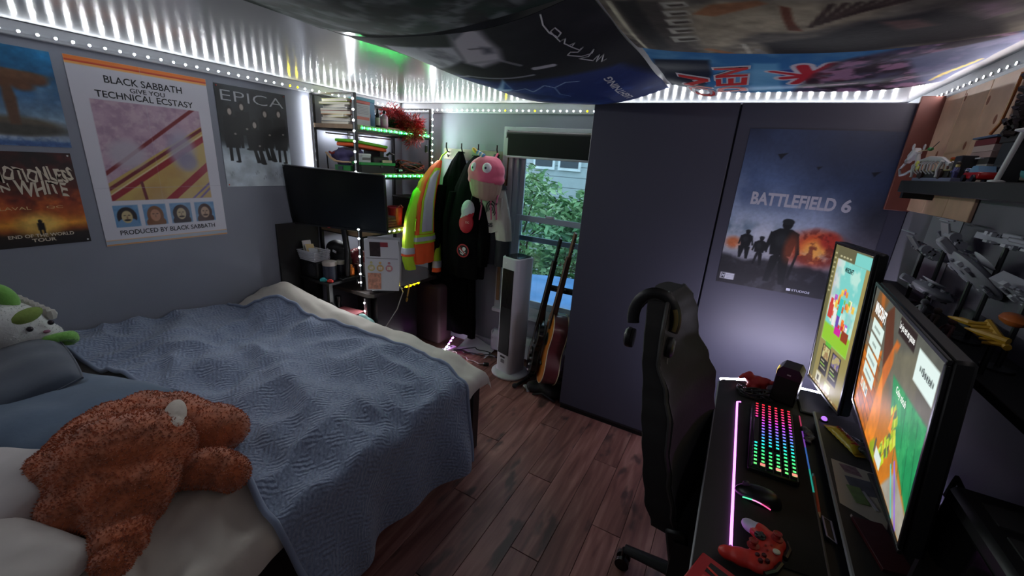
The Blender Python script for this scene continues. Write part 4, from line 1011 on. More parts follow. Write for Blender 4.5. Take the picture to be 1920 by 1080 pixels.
# ------------------------------------------------------------------ on the rack: top shelf
z2 = SH[2]; z1 = SH[1]; z0 = SH[0]
bk_cols = [((60, 60, 66), 'dark grey'), ((206, 206, 206), 'white'), ((212, 204, 120), 'yellow'), ((196, 110, 70), 'orange'), ((70, 80, 100), 'slate blue'), ((214, 214, 210), 'pale grey'), ((120, 130, 60), 'olive'), ((176, 190, 80), 'lime')]
z = z2
names = ['lowest', 'second lowest', 'third lowest', 'fourth from bottom', 'fifth from bottom', 'third from top', 'second from top', 'topmost']
for k, (cc, cn) in enumerate(bk_cols):
    h = (.02, .024, .02, .024, .017, .022, .018, .022)[k]; r = Matrix.Rotation(.12*math.sin(k*2.3), 4, 'Z')
    t = thing('book', f'{cn} book, {names[k]} in the stack on the top shelf', 'book', (-2.655+.008*math.sin(k*3), 2.205, z), rot=r, group='books stacked on the top shelf')
    bw_, bd_ = .29-.01*(k % 3), .2-.006*(k % 2)
    cv = MB(); cv.box((0, 0, .0012), (bw_, bd_, .0024)); cv.box((0, 0, h-.0012), (bw_, bd_, .0024)); cv.box((0, bd_/2-.001, h/2), (bw_, .0024, h-.005)); cv.build('cover', M(cc, .45, var=.05), t, local=True)
    MB().box((0, -.003, h/2), (bw_-.006, bd_-.008, h-.0048)).build('pages', M((216, 212, 202), .8, var=.04), t, local=True)
    z += h+.0005
def carton(name, label, c, d, rz, mats, cat='box', lid=True, group=None):
    t = thing(name, label, cat, c, rz, group)
    MB().box((0, 0, d[2]*.44), (d[0], d[1], d[2]*.88), .002).build('body', mats[0], t, local=True)
    MB().box((0, 0, d[2]*.94), (d[0]+.003, d[1]+.003, d[2]*.12), .002).build('lid', mats[1], t, local=True)
    return t
t = carton('game_box', 'upright grey box with a red top on the top shelf', (-2.49, 2.20, z2), (.05, .13, .165), 0, [M((176, 172, 176), .5, var=.06), M((196, 72, 58), .5, var=.04)])
MB().box((.0255, 0, .05), (.001, .11, .02)).build('label_band', M((190, 96, 76), .5), t, local=True)
for k in range(6): MB().box((.0255, 0, .08+.01*k), (.001, .10, .004)).build('print_line', M((140, 136, 142), .5, var=0), t, local=True)
t = carton('game_box', 'tall blue box standing behind the grey box', (-2.57, 2.285, z2), (.09, .16, .195), 0, [M((64, 120, 160), .5, var=.05), M((72, 150, 176), .5, var=.04)])
def bottle(label, p, r, h, body, cap, lab=None, nm='bottle'):
    t = thing(nm, label, 'bottle', p)
    MB().lathe([(r*.9, 0), (r, .004), (r, h*.62), (r*.9, h*.68), (r*.42, h*.78), (r*.4, h*.84)], 16).build('body', body, t, local=True)
    MB().lathe([(r*.46, h*.82), (r*.48, h*.84), (r*.48, h*.97), (r*.4, h)], 16).build('cap', cap, t, local=True)
    if lab: MB().lathe([(r+.0006, h*.12), (r+.001, h*.13), (r+.001, h*.52), (r+.0006, h*.53)], 16).build('label', lab, t, local=True)
    return t
BKP_ = M((18, 18, 20), .3, var=0)
bottle('slim black bottle with a pale stripe on the top shelf', (-2.455, 2.325, z2), .016, .13, BKP_, BKP_, M((190, 184, 170), .5))
bottle('pink labelled bottle with a black cap on the top shelf', (-2.45, 2.385, z2), .026, .125, M((190, 130, 160), .4), BKP_, M((214, 156, 186), .5))
# tinsel garlands
def tinsel(name, label, path, rad, n, cols, seed, ln=.03):
    r = random.Random(seed); t = thing(name, label, 'garland', path[0]); mb = MB(); P_ = [Vector(p) for p in path]
    for _ in range(n):
        k = r.randrange(len(P_)-1); p = P_[k].lerp(P_[k+1], r.random())
        q = p+Vector((r.gauss(0, 1), r.gauss(0, 1), r.gauss(0, .8))).normalized()*rad*r.random()**.5
        d = (q-p).normalized()*ln*r.uniform(.4, 1)+Vector((r.uniform(-1, 1), r.uniform(-1, 1), r.uniform(-1, .5)))*ln*.5; s = d.cross(Vector((r.random(), r.random(), r.random()))).normalized()*.0034
        mb.add([q-s, q+s, q+d], [(0, 1, 2)], r.randrange(len(cols)))
    mb.build('tinsel', cols, t, smooth=False, kind='stuff'); MB().tube(P_, .004, 6).build('cord', cols[0], t)
    return t
REDS = [M(c, .35, metal=.15, var=0) for c in ((170, 20, 32), (214, 34, 46), (130, 12, 24), (240, 80, 76))]
GRS = [M(c, .35, metal=.35, var=0) for c in ((16, 70, 38), (24, 110, 56), (12, 48, 30))]
tinsel('tinsel_garland', 'fluffy red tinsel garland spilling over the top shelf', [(-2.60, 2.60, z2+.14), (-2.52, 2.58, z2+.09), (-2.48, 2.62, z2+.03), (-2.44, 2.70, z2+.07), (-2.41, 2.64, z2+.01), (-2.395, 2.63, z2-.05)], .085, 7500, REDS, 3, .035)
tinsel('tinsel_garland', 'dark green tinsel garland behind the pink bottle', [(-2.58, 2.40, z2+.08), (-2.56, 2.47, z2+.04), (-2.50, 2.50, z2+.035)], .05, 1500, GRS, 5)
tinsel('tinsel_garland', 'small green tinsel tuft on the shelf edge', [(-2.44, 2.73, z2+.03), (-2.41, 2.77, z2+.0)], .04, 700, [M((20, 150, 60), .35, metal=.3, var=0), GRS[1]], 6)
t = thing('flat_stick', 'pale wooden stick lying on the top shelf', 'stick', (-2.45, 2.47, z2)); MB().box((-2.45, 2.47, z2+.006), (.03, .16, .012), .003).build('stick', M((190, 140, 120), .6), t); MB().box((-2.45, 2.542, z2+.0062), (.031, .018, .0125), .003).build('painted_end', M((200, 96, 80), .6), t)
t = thing('remote_fob', 'small black fob hanging below the top shelf', 'remote', (-2.40, 2.80, 1.74)); MB().box((-2.40, 2.80, 1.745), (.014, .03, .06), .005).build('body', BKP_, t); MB().tube([(-2.40, 2.80, 1.775), (-2.401, 2.802, 1.80), (-2.402, 2.80, z2-.03)], .0015, 5).build('cord', BKP_, t)

# ------------------------------------------------------------------ middle shelf
t = thing('green_case', 'flat lime and orange case lying high on the middle shelf', 'case', (-2.60, 2.30, z1+.19)); 
MB().box((-2.60, 2.30, z1+.205), (.2, .34, .02), .006, Matrix.Rotation(-.08, 4, 'X')).build('lid', M((110, 210, 40), .5, var=.08), t); MB().box((-2.60, 2.30, z1+.18), (.19, .32, .026), .006, Matrix.Rotation(-.08, 4, 'X')).build('tray', M((240, 96, 40), .5, var=.06), t)
for y in (2.18, 2.42): MB().span(-2.70, -2.52, y-.02, y+.02, z1, z1+.165).build('foot', M((60, 56, 56), .6), t)
t = carton('small_box', 'white and teal striped box on the middle shelf', (-2.47, 2.19, z1), (.06, .09, .135), .1, [M((196, 198, 202), .5, var=.05), M((216, 216, 216), .5, var=.04)])
MB().box((.031, 0, .05), (.002, .085, .025)).build('teal_band', M((84, 150, 168), .5), t, local=True); MB().box((.031, 0, .1), (.002, .085, .018)).build('grey_band', M((110, 108, 108), .5), t, local=True)
t = thing('toolbox', 'black and orange tool case with a handle on the middle shelf', 'toolbox', (-2.52, 2.36, z1))
MB().box((-2.52, 2.36, z1+.06), (.12, .17, .12), .012).build('body', M((30, 26, 26), .5), t); MB().box((-2.459, 2.36, z1+.02), (.004, .17, .03), .001).build('orange_trim', M((190, 84, 40), .5), t)
MB().tube([(-2.47, 2.42, z1+.13), (-2.46, 2.44, z1+.15), (-2.45, 2.475, z1+.14), (-2.45, 2.48, z1+.09)], .009, 8).build('handle', BKP_, t)
MB().box((-2.448, 2.40, z1+.085), (.012, .10, .022), .003).build('cream_strip', M((196, 180, 152), .5), t)
t = thing('purple_bag', 'dark purple cloth bag bundled on the middle shelf', 'bag', (-2.66, 2.20, z1+.07)); blob([((-2.66, 2.20, z1+.12), (.09, .09, .05)), ((-2.58, 2.21, z1+.13), (.07, .07, .045)), ((-2.72, 2.18, z1+.11), (.05, .06, .04)), ((-2.64, 2.2, z1+.06), (.09, .08, .06))], .01, 5, .012, 14).build('cloth', M((62, 56, 96), .8, var=.15), t); MB().tube([(-2.76, 2.13, z1+.13), (-2.72, 2.12, z1+.12), (-2.69, 2.125, z1+.13)], .008, 6).build('strap', M((140, 50, 50), .7), t)
t = thing('wooden_bow', 'curved pale wooden arm hanging across the middle shelf', 'wood', (-2.64, 2.12, z1+.02)); MB().tube([(-2.77, 2.11, z1+.125), (-2.72, 2.105, z1+.09), (-2.66, 2.10, z1+.07), (-2.58, 2.10, z1+.066), (-2.51, 2.105, z1+.07)], [.010, .013, .014, .014, .012], 8, flat=.5).build('arm', M((196, 164, 130), .5, var=.12, nscale=18), t); MB().tube([(-2.77, 2.113, z1+.12), (-2.77, 2.118, z1+.0)], .005, 6).build('peg', BKP_, t)
t = thing('green_box', 'long green lidded box at the front of the middle shelf', 'box', (-2.475, 2.30, z1))
MB().box((-2.475, 2.30, z1+.028), (.085, .34, .056), .002, Matrix.Rotation(.02, 4, 'Z')).build('body', M((26, 30, 28), .5), t)
MB().box((-2.475, 2.30, z1+.066), (.092, .35, .02), .002, Matrix.Rotation(.02, 4, 'Z')).build('lid', M((30, 140, 62), .5, var=.06), t)
MB().cyl((-2.432, 2.33, z1+.05), (-2.429, 2.33, z1+.05), .013).build('thumb_notch', M((60, 70, 64), .6), t)
t = thing('green_box', 'short green cardboard tray left of the long green box', 'box', (-2.58, 2.14, z1))
MB().box((-2.60, 2.14, z1+.022), (.17, .06, .044), .002).build('body', M((40, 130, 60), .5, var=.08), t); MB().box((-2.62, 2.108, z1+.024), (.05, .003, .026)).build('print', M((60, 70, 80), .5), t)
def tangle(label, c, ext, n, r, mat, seed, name='cable_tangle', pts=40):
    rr = random.Random(seed); t = thing(name, label, 'cables', (c[0], c[1], c[2]))
    for k in range(n):
        ph = [rr.uniform(0, 6.3) for _ in range(6)]; fr = [rr.choice((1, 2, 3)) for _ in range(3)]
        P_ = [(c[0]+ext[0]*math.sin(fr[0]*s+ph[0])*.8+ext[0]*.2*math.sin(5*s+ph[3]), c[1]+ext[1]*math.sin(fr[1]*s+ph[1]), c[2]+r*1.2+ext[2]*(.5+.5*math.sin(fr[2]*s+ph[2]))*rr.uniform(.6, .61)*(1+k/n)) for s in np.linspace(0, 6.28, pts)]
        MB().tube(P_, r, 5, closed=True).build('cable', mat if not isinstance(mat, list) else mat[k % len(mat)], t)
    return t
tangle('heap of black and red cables on the middle shelf', (-2.47, 2.68, z1), (.035, .15, .085), 9, .0042, [M((22, 20, 22), .5, var=0), M((20, 20, 22), .5, var=0), M((120, 40, 34), .5, var=0)], 11)
t = thing('head_lamp', 'small black gadget with white lenses on the middle shelf', 'lamp', (-2.43, 2.545, z1)); MB().box((-2.435, 2.52, z1+.02), (.03, .05, .04), .008).build('body', BKP_, t)
for y in (2.508, 2.53): MB().ball((-2.419, y, z1+.024), (.003, .008, .008), 10).build('lens', M((220, 226, 230), .2, var=0), t)
# ------------------------------------------------------------------ low rack shelf beside the television
t = thing('storage_bin', 'bright red bin on the low rack shelf', 'bin', (-2.52, 2.56, z0)); MB().lathe([(.05, 0), (.062, .14), (.066, .145), (.066, .155), (.058, .155), (.048, .02)], 20, Matrix.Translation((-2.53, 2.56, z0)), sx=1, sy=1.1).build('tub', M((176, 40, 52), .4, var=.05), t); MB().tube([(-2.475, 2.52, z0+.15), (-2.465, 2.56, z0+.175), (-2.475, 2.60, z0+.15)], .004, 6).build('handle', BKP_, t)
t = thing('storage_bin', 'black lidded bin on the low rack shelf', 'bin', (-2.54, 2.74, z0)); MB().box((-2.54, 2.74, z0+.11), (.2, .19, .22), .01).build('body', M((22, 20, 22), .5), t); MB().box((-2.54, 2.74, z0+.228), (.21, .20, .018), .005).build('lid', M((40, 36, 36), .5), t); MB().tube([(-2.44, 2.70, z0+.24), (-2.44, 2.72, z0+.258), (-2.44, 2.76, z0+.258), (-2.44, 2.78, z0+.24)], .005, 6).build('handle', BKP_, t)
t = thing('folded_cloth', 'dark maroon folded cloth on the low rack shelf', 'cloth', (-2.48, 2.42, z0)); 
for k in range(4): MB().box((-2.50, 2.42, z0+.013+.022*k), (.13-.006*k, .15-.008*k, .022), .009, seg=2).build('fold', M((92-8*k, 40, 42), .9, var=.1), t)

# ------------------------------------------------------------------ on the corner desk
ps = thing('game_console', 'upright white game console with stickers on the corner desk', 'game console', (-2.275, 2.17, DZ), rot=Matrix.Rotation(.62, 4, 'Z'))
# two curved white shells around a dark core
def shell(sx):
    def f(u, v):
        z = .395*v; y = (u-.5)*.255*(1-.06*(2*v-1)**2)
        x = sx*(.036+.014*math.sin(PI*u)*.6+.010*(2*v-1)**2+.006*(2*u-1)**2)
        return (x, y, z+.02)
    def g(u, v): p = f(u, v); return (p[0]-sx*.006, p[1], p[2])
    m_ = MB().surf(f, 20, 24); m_.surf(g, 20, 24); return m_
R90 = Matrix.Rotation(-PI/2, 4, 'Z')
WP = M((214, 216, 224), .35, var=.02)
for s in (-1, 1):
    m_ = shell(s); m_.v = [tuple(R90 @ Vector(p)) for p in m_.v]; m_.build('shell', WP, ps, local=True)
MB().box((0, 0, .215), (.232, .062, .365), .01).build('core', M((22, 24, 30), .3, var=0), ps, local=True)
MB().box((0, 0, .008), (.16, .09, .016), .006).build('stand', M((24, 24, 28), .4), ps, local=True)
def fy(x, z): 
    u = x/.255+.5; v = (z-.02)/.395
    return -(.036+.014*math.sin(PI*u)*.6+.010*(2*v-1)**2+.006*(2*u-1)**2)-.0012
def stick(pts, mat, nm='sticker', label=None):
    m_ = MB(); m_.add([(x, fy(x, z), z) for x, z in pts], [tuple(range(len(pts)))]); return m_.build(nm, mat, ps, local=True, smooth=False, label=label)
def sgrid(x0, x1, z0_, z1_, mat, nm='sticker', dy=0.0):
    m_ = MB().surf(lambda u, v: (x0+(x1-x0)*u, fy(x0+(x1-x0)*u, z0_+(z1_-z0_)*v)-dy, z0_+(z1_-z0_)*v), 6, 6); return m_.build(nm, mat, ps, local=True)
sgrid(-.115, .115, .268, .271, M((30, 30, 36), .4, var=0), 'seam')
sgrid(-.088, -.01, .285, .395, M((48, 32, 36), .5, var=.4, nscale=40)); sgrid(-.01, .045, .36, .395, M((150, 52, 66), .5, var=.2), dy=.0004)
for k, cc in enumerate(((206, 200, 140), (214, 176, 116), (206, 140, 150))):
    x = -.08+.065*k; m_ = MB()
    for (r_, zz) in ((.026, .195), (.010, .236)): m_.add([(x+r_*math.cos(a), fy(x, zz)-.0006, zz+r_*math.sin(a)) for a in np.linspace(0, 2*PI, 20, endpoint=False)], [tuple(range(20))])
    m_.build('sticker', M(cc, .5, var=.1, nscale=60), ps, local=True, smooth=False); sgrid(x-.014, x+.014, .183, .206, M((224, 214, 200), .5, var=.25, nscale=80), dy=.0014)
sgrid(-.108, -.01, .03, .155, M((206, 146, 124), .5, var=.35, nscale=45))
cb = MB().tube([(-.14, -.03, .12), (-.165, -.045, .135), (-.185, -.05, .12), (-.185, -.05, .09)], .004, 6); cb.box((-.185, -.05, .08), (.016, .014, .026), .004); cb.build('cable', BKP_, ps, local=True)

t = thing('basket', 'white woven basket of papers on the corner desk', 'basket', (-2.70, 2.0, DZ+.17))
BC = Vector((-2.755, 1.93, .875))
bb = MB(); V_ = MB()
def rect_ring(w_, d_, z): return [(BC.x-w_/2, BC.y-d_/2, z), (BC.x+w_/2, BC.y-d_/2, z), (BC.x+w_/2, BC.y+d_/2, z), (BC.x-w_/2, BC.y+d_/2, z)]
for zz in range(6):
    rr_ = rect_ring(.17+.006*zz, .11+.004*zz, BC.z+.006+.013*zz); MB().tube(rr_, .006, 6, closed=True, ).build('weave', M((206, 206, 214), .6, var=.06), t)
MB().slab([p[:2] for p in rect_ring(.17, .11, 0)], BC.z, BC.z+.006).build('base', M((190, 190, 198), .6), t)
riser = thing('speaker_box', 'black speaker box under the white basket', 'speaker', (-2.75, 1.94, RSZ)); MB().box((-2.755, 1.945, RSZ+.066), (.20, .13, .132), .008).build('cabinet', M((22, 22, 24), .5), riser); MB().cyl((-2.72, 1.88, RSZ+.065), (-2.72, 1.877, RSZ+.065), .045, n=20).build('cone', M((44, 44, 48), .5), riser)
for k, (dx, cc, nm, tilt) in enumerate(((-.05, (206, 196, 200), 'white notebook leaning in the basket', -.25), (-.015, (206, 178, 120), 'tan notebook leaning in the basket', -.35), (.03, (176, 176, 186), 'grey card leaning in the basket', -.5))):
    o = thing('notebook', nm, 'notebook', (BC.x+dx, BC.y, BC.z+.01), rot=R(tilt*.4, tilt, .3)); MB().box((0, 0, .065-.012*k), (.008, .085, .13-.02*k), .001).build('cover', M(cc, .6, var=.1), o, local=True); MB().box((.0, -.0435, .065-.012*k), (.007, .002, .125-.02*k)).build('pages', M((220, 216, 210), .8, var=0), o, local=True)
def jar(label, p, r, h, body, lidc, nm='jar', cat='jar'):
    t = thing(nm, label, cat, p); MB().lathe([(r*.9, 0), (r, .006), (r, h*.8), (r*.92, h*.84)], 20).build('body', body, t, local=True); MB().lathe([(r*1.02, h*.8), (r*1.04, h*.82), (r*1.04, h*.97), (r*.98, h)], 20).build('lid', lidc, t, local=True); return t
jar('dark blue tub with a pale lid on the corner desk', (-2.60, 1.945, RSZ), .05, .145, M((36, 40, 58), .5), M((178, 166, 160), .5)); 
jar('small dark jar with a cream lid on the corner desk', (-2.625, 2.06, RSZ), .034, .125, M((30, 32, 44), .4), M((196, 190, 176), .5))
t = thing('headphone_bag', 'black padded bag below the television', 'bag', (-2.74, 2.13, RSZ)); blob([((-2.74, 2.13, .93), (.11, .07, .07)), ((-2.70, 2.13, .85), (.10, .07, .09)), ((-2.74, 2.13, .80), (.11, .07, .055))], .012, 5, .008, 12).build('cloth', M((20, 20, 24), .6), t); 
for dx in (-.05, .02): MB().box((-2.70+dx, 2.055, .93), (.04, .004, .018), .001, R(0, .2, 0)).build('reflector', M((226, 226, 232), .3, var=0), t)
t = thing('bike_helmet', 'dark red rounded helmet beside the rack post', 'helmet', (-2.665, 2.25, RSZ)); hb = MB().ball((-2.665, 2.255, .835), (.075, .085, .095), 20); hb.build('shell', M((120, 30, 42), .35, var=.1), t); rr = random.Random(3); sp = MB()
for k in range(16):
    a, e_ = rr.uniform(-2.6, .2), rr.uniform(-.3, 1.2); d_ = Vector((math.cos(a)*math.cos(e_)*.0755, math.sin(a)*math.cos(e_)*.0855, math.sin(e_)*.0955)); sp.box(Vector((-2.665, 2.255, .835))+d_, (.006, .006, .02), .002, R(rr.random(), rr.random(), a))
sp.build('flecks', M((220, 190, 180), .4, var=0), t); MB().lathe([(.06, 0), (.07, .02), (.06, .075)], 18, Matrix.Translation((-2.665, 2.255, RSZ)) @ Matrix.Scale(.6, 4)).build('neck_roll', M((70, 22, 30), .7), t)
t = bottle('small orange bottle on the corner desk', (-2.565, 2.11, RSZ), .024, .095, M((226, 116, 40), .35, var=.04), M((230, 130, 50), .4, var=0))
t = thing('tumbler', 'pale pink plastic cup beside the orange bottle', 'cup', (-2.56, 2.2, RSZ)); MB().lathe([(.022, 0), (.03, .085), (.031, .09), (.028, .09), (.02, .008)], 18, Matrix.Translation((-2.56, 2.20, RSZ))).build('cup', M((170, 130, 134), .3, var=.05), t); MB().tube([(-2.56, 2.20, RSZ+.01), (-2.552, 2.195, RSZ+.13)], .0025, 6).build('straw', M((210, 200, 200), .4), t)
t = thing('fruit_tub', 'clear tub of dark sweets on the corner desk', 'tub', (-2.60, 2.13, RSZ)); MB().lathe([(.03, 0), (.036, .06), (.036, .065), (.03, .065), (.027, .01)], 16, Matrix.Translation((-2.625, 2.145, RSZ))).build('tub', M((120, 84, 88), .3), t); 
sw = MB()
for k in range(14): sw.ball((-2.625+.02*math.cos(k*2.4)*(k % 3)/2, 2.145+.02*math.sin(k*2.4)*(k % 3)/2, RSZ+.06+.006*(k % 2)), .008, 8)
sw.build('sweets', M((60, 52, 50), .4, var=.5, nscale=60), t, kind='stuff')
for (nm, lb, p, d, cc, cat) in (('lighter', 'teal gadget lying at the desk edge', (-2.60, 1.885, RSZ+.012), (.05, .03, .024), (40, 150, 156), 'gadget'), ('toy_car', 'little red toy on the desk edge', (-2.545, 1.90, RSZ+.01), (.045, .022, .02), (206, 56, 46), 'toy')):
    t = thing(nm, lb, cat, (p[0], p[1], RSZ)); MB().box(p, d, .007, R(0, 0, .5), seg=2).build('body', M(cc, .35), t); MB().box((p[0], p[1], p[2]+d[2]*.5), (d[0]*.5, d[1]*.8, d[2]*.5), .004, R(0, 0, .5)).build('top', M([min(255, v+30) for v in cc], .35), t)
t = thing('drinking_glass', 'clear glass standing right of the game console', 'glass', (-2.27, 2.30, DZ)); MB().lathe([(.024, 0), (.03, .10), (.031, .10), (.0295, .10), (.023, .006), (0.001, .006)], 20, Matrix.Translation((-2.27, 2.30, DZ))).build('glass', M((200, 190, 190), .08, var=0, trans=.9), t); MB().lathe([(.0225, .007), (.0245, .05), (.001, .05)], 18, Matrix.Translation((-2.27, 2.30, DZ))).build('drink', M((90, 30, 40), .2, var=0), t)
# ------------------------------------------------------------------ below the desk, beside the bed
t = thing('tote_bag', 'black bag with white print wedged beside the bed', 'bag', (-2.62, 1.87, .0)); blob([((-2.64, 1.885, .38), (.16, .05, .22)), ((-2.55, 1.885, .45), (.12, .045, .15)), ((-2.68, 1.885, .14), (.14, .05, .14))], .014, 6, .01, 10).build('cloth', M((20, 20, 22), .8), t)
for (x, z, w_, h_, a) in ((-2.70, .60, .05, .03, .3), (-2.64, .555, .055, .035, -.4), (-2.58, .52, .04, .03, .5)): MB().box((x, 1.832, z), (w_, .003, h_), .001, R(0, a, 0)).build('print', M((150, 148, 146), .7, var=.3, nscale=30), t)
t = carton('shoe_box', 'open white box of papers under the desk', (-2.42, 1.955, .0), (.2, .10, .53), .1, [M((206, 204, 210), .6), M((150, 80, 84), .6)])
t = thing('water_bottle', 'black shiny bottle standing under the desk', 'bottle', (-2.47, 1.955, 0)); MB().lathe([(.036, 0), (.038, .02), (.038, .5), (.02, .545), (.02, .58)], 18, Matrix.Translation((-2.555, 1.965, 0))).build('body', M((14, 14, 18), .15, var=0), t); MB().lathe([(.024, .575), (.024, .61), (.02, .615)], 16, Matrix.Translation((-2.555, 1.965, 0))).build('cap', M((20, 20, 24), .2, var=0), t)
t = thing('stool', 'small black stool under the mint slippers', 'stool', (-2.23, 1.955, 0)); MB().span(-2.31, -2.15, 1.92, 1.99, .44, .47, .01).build('seat', M((26, 24, 26), .6), t)
for x in (-2.295, -2.165):
    for y in (1.932, 1.978): MB().span(x-.01, x+.01, y-.01, y+.01, 0, .44).build('leg', M((26, 24, 26), .6), t)
t = thing('slippers', 'pale mint slippers heaped on the little stool', 'slippers', (-2.24, 1.957, .47)); blob([((-2.27, 1.955, .505), (.05, .03, .03), R(0, .3, 0)), ((-2.21, 1.96, .485), (.05, .03, .028), R(0, .4, 0))], .008, 4).build('upper', M((150, 196, 192), .8, var=.06), t); MB().box((-2.24, 1.957, .4755), (.13, .05, .011), .004).build('sole', M((190, 206, 204), .7), t)
t = thing('maroon_case', 'maroon suitcase standing beside the desk by the coats', 'suitcase', (-2.35, 2.80, 0)); MB().box((-2.33, 2.82, .30), (.32, .20, .56), .03, seg=3).build('body', M((70, 46, 52), .7, var=.12), t); MB().tube([(-2.40, 2.80, .575), (-2.40, 2.80, .62), (-2.26, 2.80, .62), (-2.26, 2.80, .575)], .008, 8).build('handle', BKP_, t)
for x in (-2.44, -2.22): MB().cyl((x, 2.78, .012), (x, 2.86, .012), .012).build('wheel', BKP_, t)
t = thing('wooden_spoon', 'wooden spoon hanging at the desk edge', 'spoon', (-2.24, 2.40, .55)); MB().tube([(-2.244, 2.42, .668), (-2.24, 2.40, .62), (-2.238, 2.385, .57)], .006, 8).build('handle', M((190, 150, 80), .5), t); MB().ball((-2.237, 2.378, .545), (.012, .006, .022), 12, R(0, .3, 0)).build('bowl', M((190, 150, 80), .5), t)
t = thing('charging_cable', 'white cable drooping from the desk to the floor', 'cable', (-2.25, 2.2, 0)); MB().tube([(-2.20, 2.28, DZ+.004), (-2.17, 2.265, DZ-.01), (-2.19, 2.22, .52), (-2.25, 2.16, .38), (-2.30, 2.06, .25), (-2.30, 2.0, .01)], .004, 6).build('wire', M((196, 190, 186), .5, var=0), t); MB().box((-2.21, 2.29, DZ+.005), (.02, .012, .01), .003).build('plug', M((196, 190, 186), .5, var=0), t)
# ================================================================== coat rail and what hangs on it
rail = thing('coat_rail', 'wooden coat rail with black hooks beside the window', 'coat rail', (-1.98, YF-.01, 1.72))
MB().span(-2.36, -1.70, YF-.019, YF-.001, 1.675, 1.765, .003).build('board', M((150, 142, 128), .5, var=.12, nscale=14), rail)
HK = (-2.30, -2.14, -1.97, -1.79)
for x in HK:
    MB().tube([(x, YF-.019, 1.735), (x, YF-.045, 1.74), (x, YF-.062, 1.775), (x, YF-.060, 1.81)], .006, 8).build('hook', M((40, 36, 36), .35, metal=.6), rail)
    MB().tube([(x, YF-.019, 1.71), (x, YF-.035, 1.695), (x, YF-.042, 1.715)], .005, 8).build('hook', M((40, 36, 36), .35, metal=.6), rail)
for x in (-2.22, -2.05, -1.88): MB().ball((x, YF-.02, 1.72), (.006, .003, .006), 8).build('screw', M((60, 56, 52), .4, metal=.7), rail)

def garment(name, label, cat='jacket'): return thing(name, label, cat, (-2.1, YF-.1, 1.6), group='clothes hanging from the coat rail')
# hi-vis jacket, turned so its front faces the bed
hv = thing('safety_jacket', 'orange and lime high visibility jacket with silver bands', 'jacket', (-2.30, 2.68, 1.6), group='clothes hanging from the coat rail')
ORG = M((240, 92, 40), .7, var=.08, bump=.1, bscale=30); LIM = M((176, 214, 44), .7, var=.08, bump=.1, bscale=30); SIL = M((176, 180, 194), .3, var=.06, spec=.8)
HS = [(-2.32, 2.885, 1.66, .02, .02), (-2.33, 2.84, 1.60, .04, .06), (-2.335, 2.77, 1.48, .05, .12), (-2.33, 2.72, 1.30, .055, .15), (-2.325, 2.695, 1.10, .06, .165), (-2.32, 2.68, .93, .062, .165), (-2.32, 2.68, .80, .058, .15)]
loft(HS, 48, .07, 7, .5).build('body', ORG, hv)
def band(z0_, z1_, mat, nm, off, a0=0, a1=2*PI):
    S = []
    for s in range(9):
        z = z1_+(z0_-z1_)*s/8
        for A_, B_ in zip(HS, HS[1:]):
            if B_[2] <= z <= A_[2]:
                t_ = (A_[2]-z)/(A_[2]-B_[2]); t_ = t_*t_*(3-2*t_); r_ = [p+(q-p)*t_ for p, q in zip(A_, B_)]; r_[2] = z; S.append(r_)
    mb = MB(); full = abs(a1-a0-2*PI) < 1e-6; n = 48; v = []
    tot = (HS[0][2]-HS[-1][2])
    for (x, y, z, rx, ry) in S:
        tz = 1-(z-HS[-1][2])/tot
        for k in range(n+1):
            a = a0+(a1-a0)*k/n
            d = 1+.07*(.25+.75*tz)*(math.sin(7*a+.5+1.6*math.sin(3*tz+.5))+.6*math.sin(11.9*a-1.0+2.3*tz))
            v.append((x+(rx*d+off)*math.cos(a), y+(ry*d+off)*math.sin(a), z))
    f = [(j*(n+1)+k, j*(n+1)+k+1, (j+1)*(n+1)+k+1, (j+1)*(n+1)+k) for j in range(len(S)-1) for k in range(n)]
    return mb.add(v, f).build(nm, mat, hv)
band(.98, 1.055, LIM, 'lime_band', .006); band(1.0, 1.035, SIL, 'silver_band', .009)
band(1.06, 1.60, LIM, 'lime_brace', .006, -.75, .25); band(1.08, 1.58, SIL, 'silver_brace', .009, -.6, .08)
band(1.09, 1.19, LIM, 'pocket', .008, -1.35, -1.0)
# lime sleeves with silver cuffs
sl = loft([(-2.345, 2.80, 1.52, .04, .06), (-2.35, 2.66, 1.40, .045, .07), (-2.35, 2.56, 1.2, .045, .06), (-2.345, 2.52, 1.0, .045, .055), (-2.34, 2.51, .85, .042, .052), (-2.33, 2.53, .76, .04, .05)], 28, .06, 5, 2.1); sl.build('sleeve', LIM, hv)
loft([(-2.342, 2.515, .95, .054, .06), (-2.342, 2.512, .90, .054, .06)], 28, .06, 5, 2.1, sub=2).build('cuff_band', SIL, hv); loft([(-2.342, 2.512, .90, .053, .058), (-2.342, 2.512, .88, .053, .058)], 28, .06, 5, 2.1, sub=2).build('cuff_edge', ORG, hv)
sl2 = loft([(-2.31, 2.82, 1.1, .03, .04), (-2.285, 2.81, .95, .035, .042), (-2.27, 2.80, .82, .036, .042), (-2.265, 2.79, .70, .034, .04)], 28, .05, 5, 4.1); sl2.build('sleeve', LIM, hv)
loft([(-2.268, 2.798, .80, .042, .048), (-2.266, 2.793, .74, .040, .046)], 28, .05, 5, 4.1, sub=2).build('cuff_band', SIL, hv); loft([(-2.266, 2.793, .74, .040, .046), (-2.265, 2.79, .70, .038, .044)], 28, .05, 5, 4.1, sub=2).build('cuff_edge', ORG, hv)
MB().tube([(-2.30, YF-.05, 1.735), (-2.315, 2.91, 1.70), (-2.32, 2.885, 1.66)], .006, 6).build('hanging_loop', LIM, hv)

BC1 = M((9, 9, 10), .95, var=.15, bump=.15, bscale=22, spec=.05); BC2 = M((13, 13, 14), .95, var=.15, bump=.15, bscale=22, spec=.05)
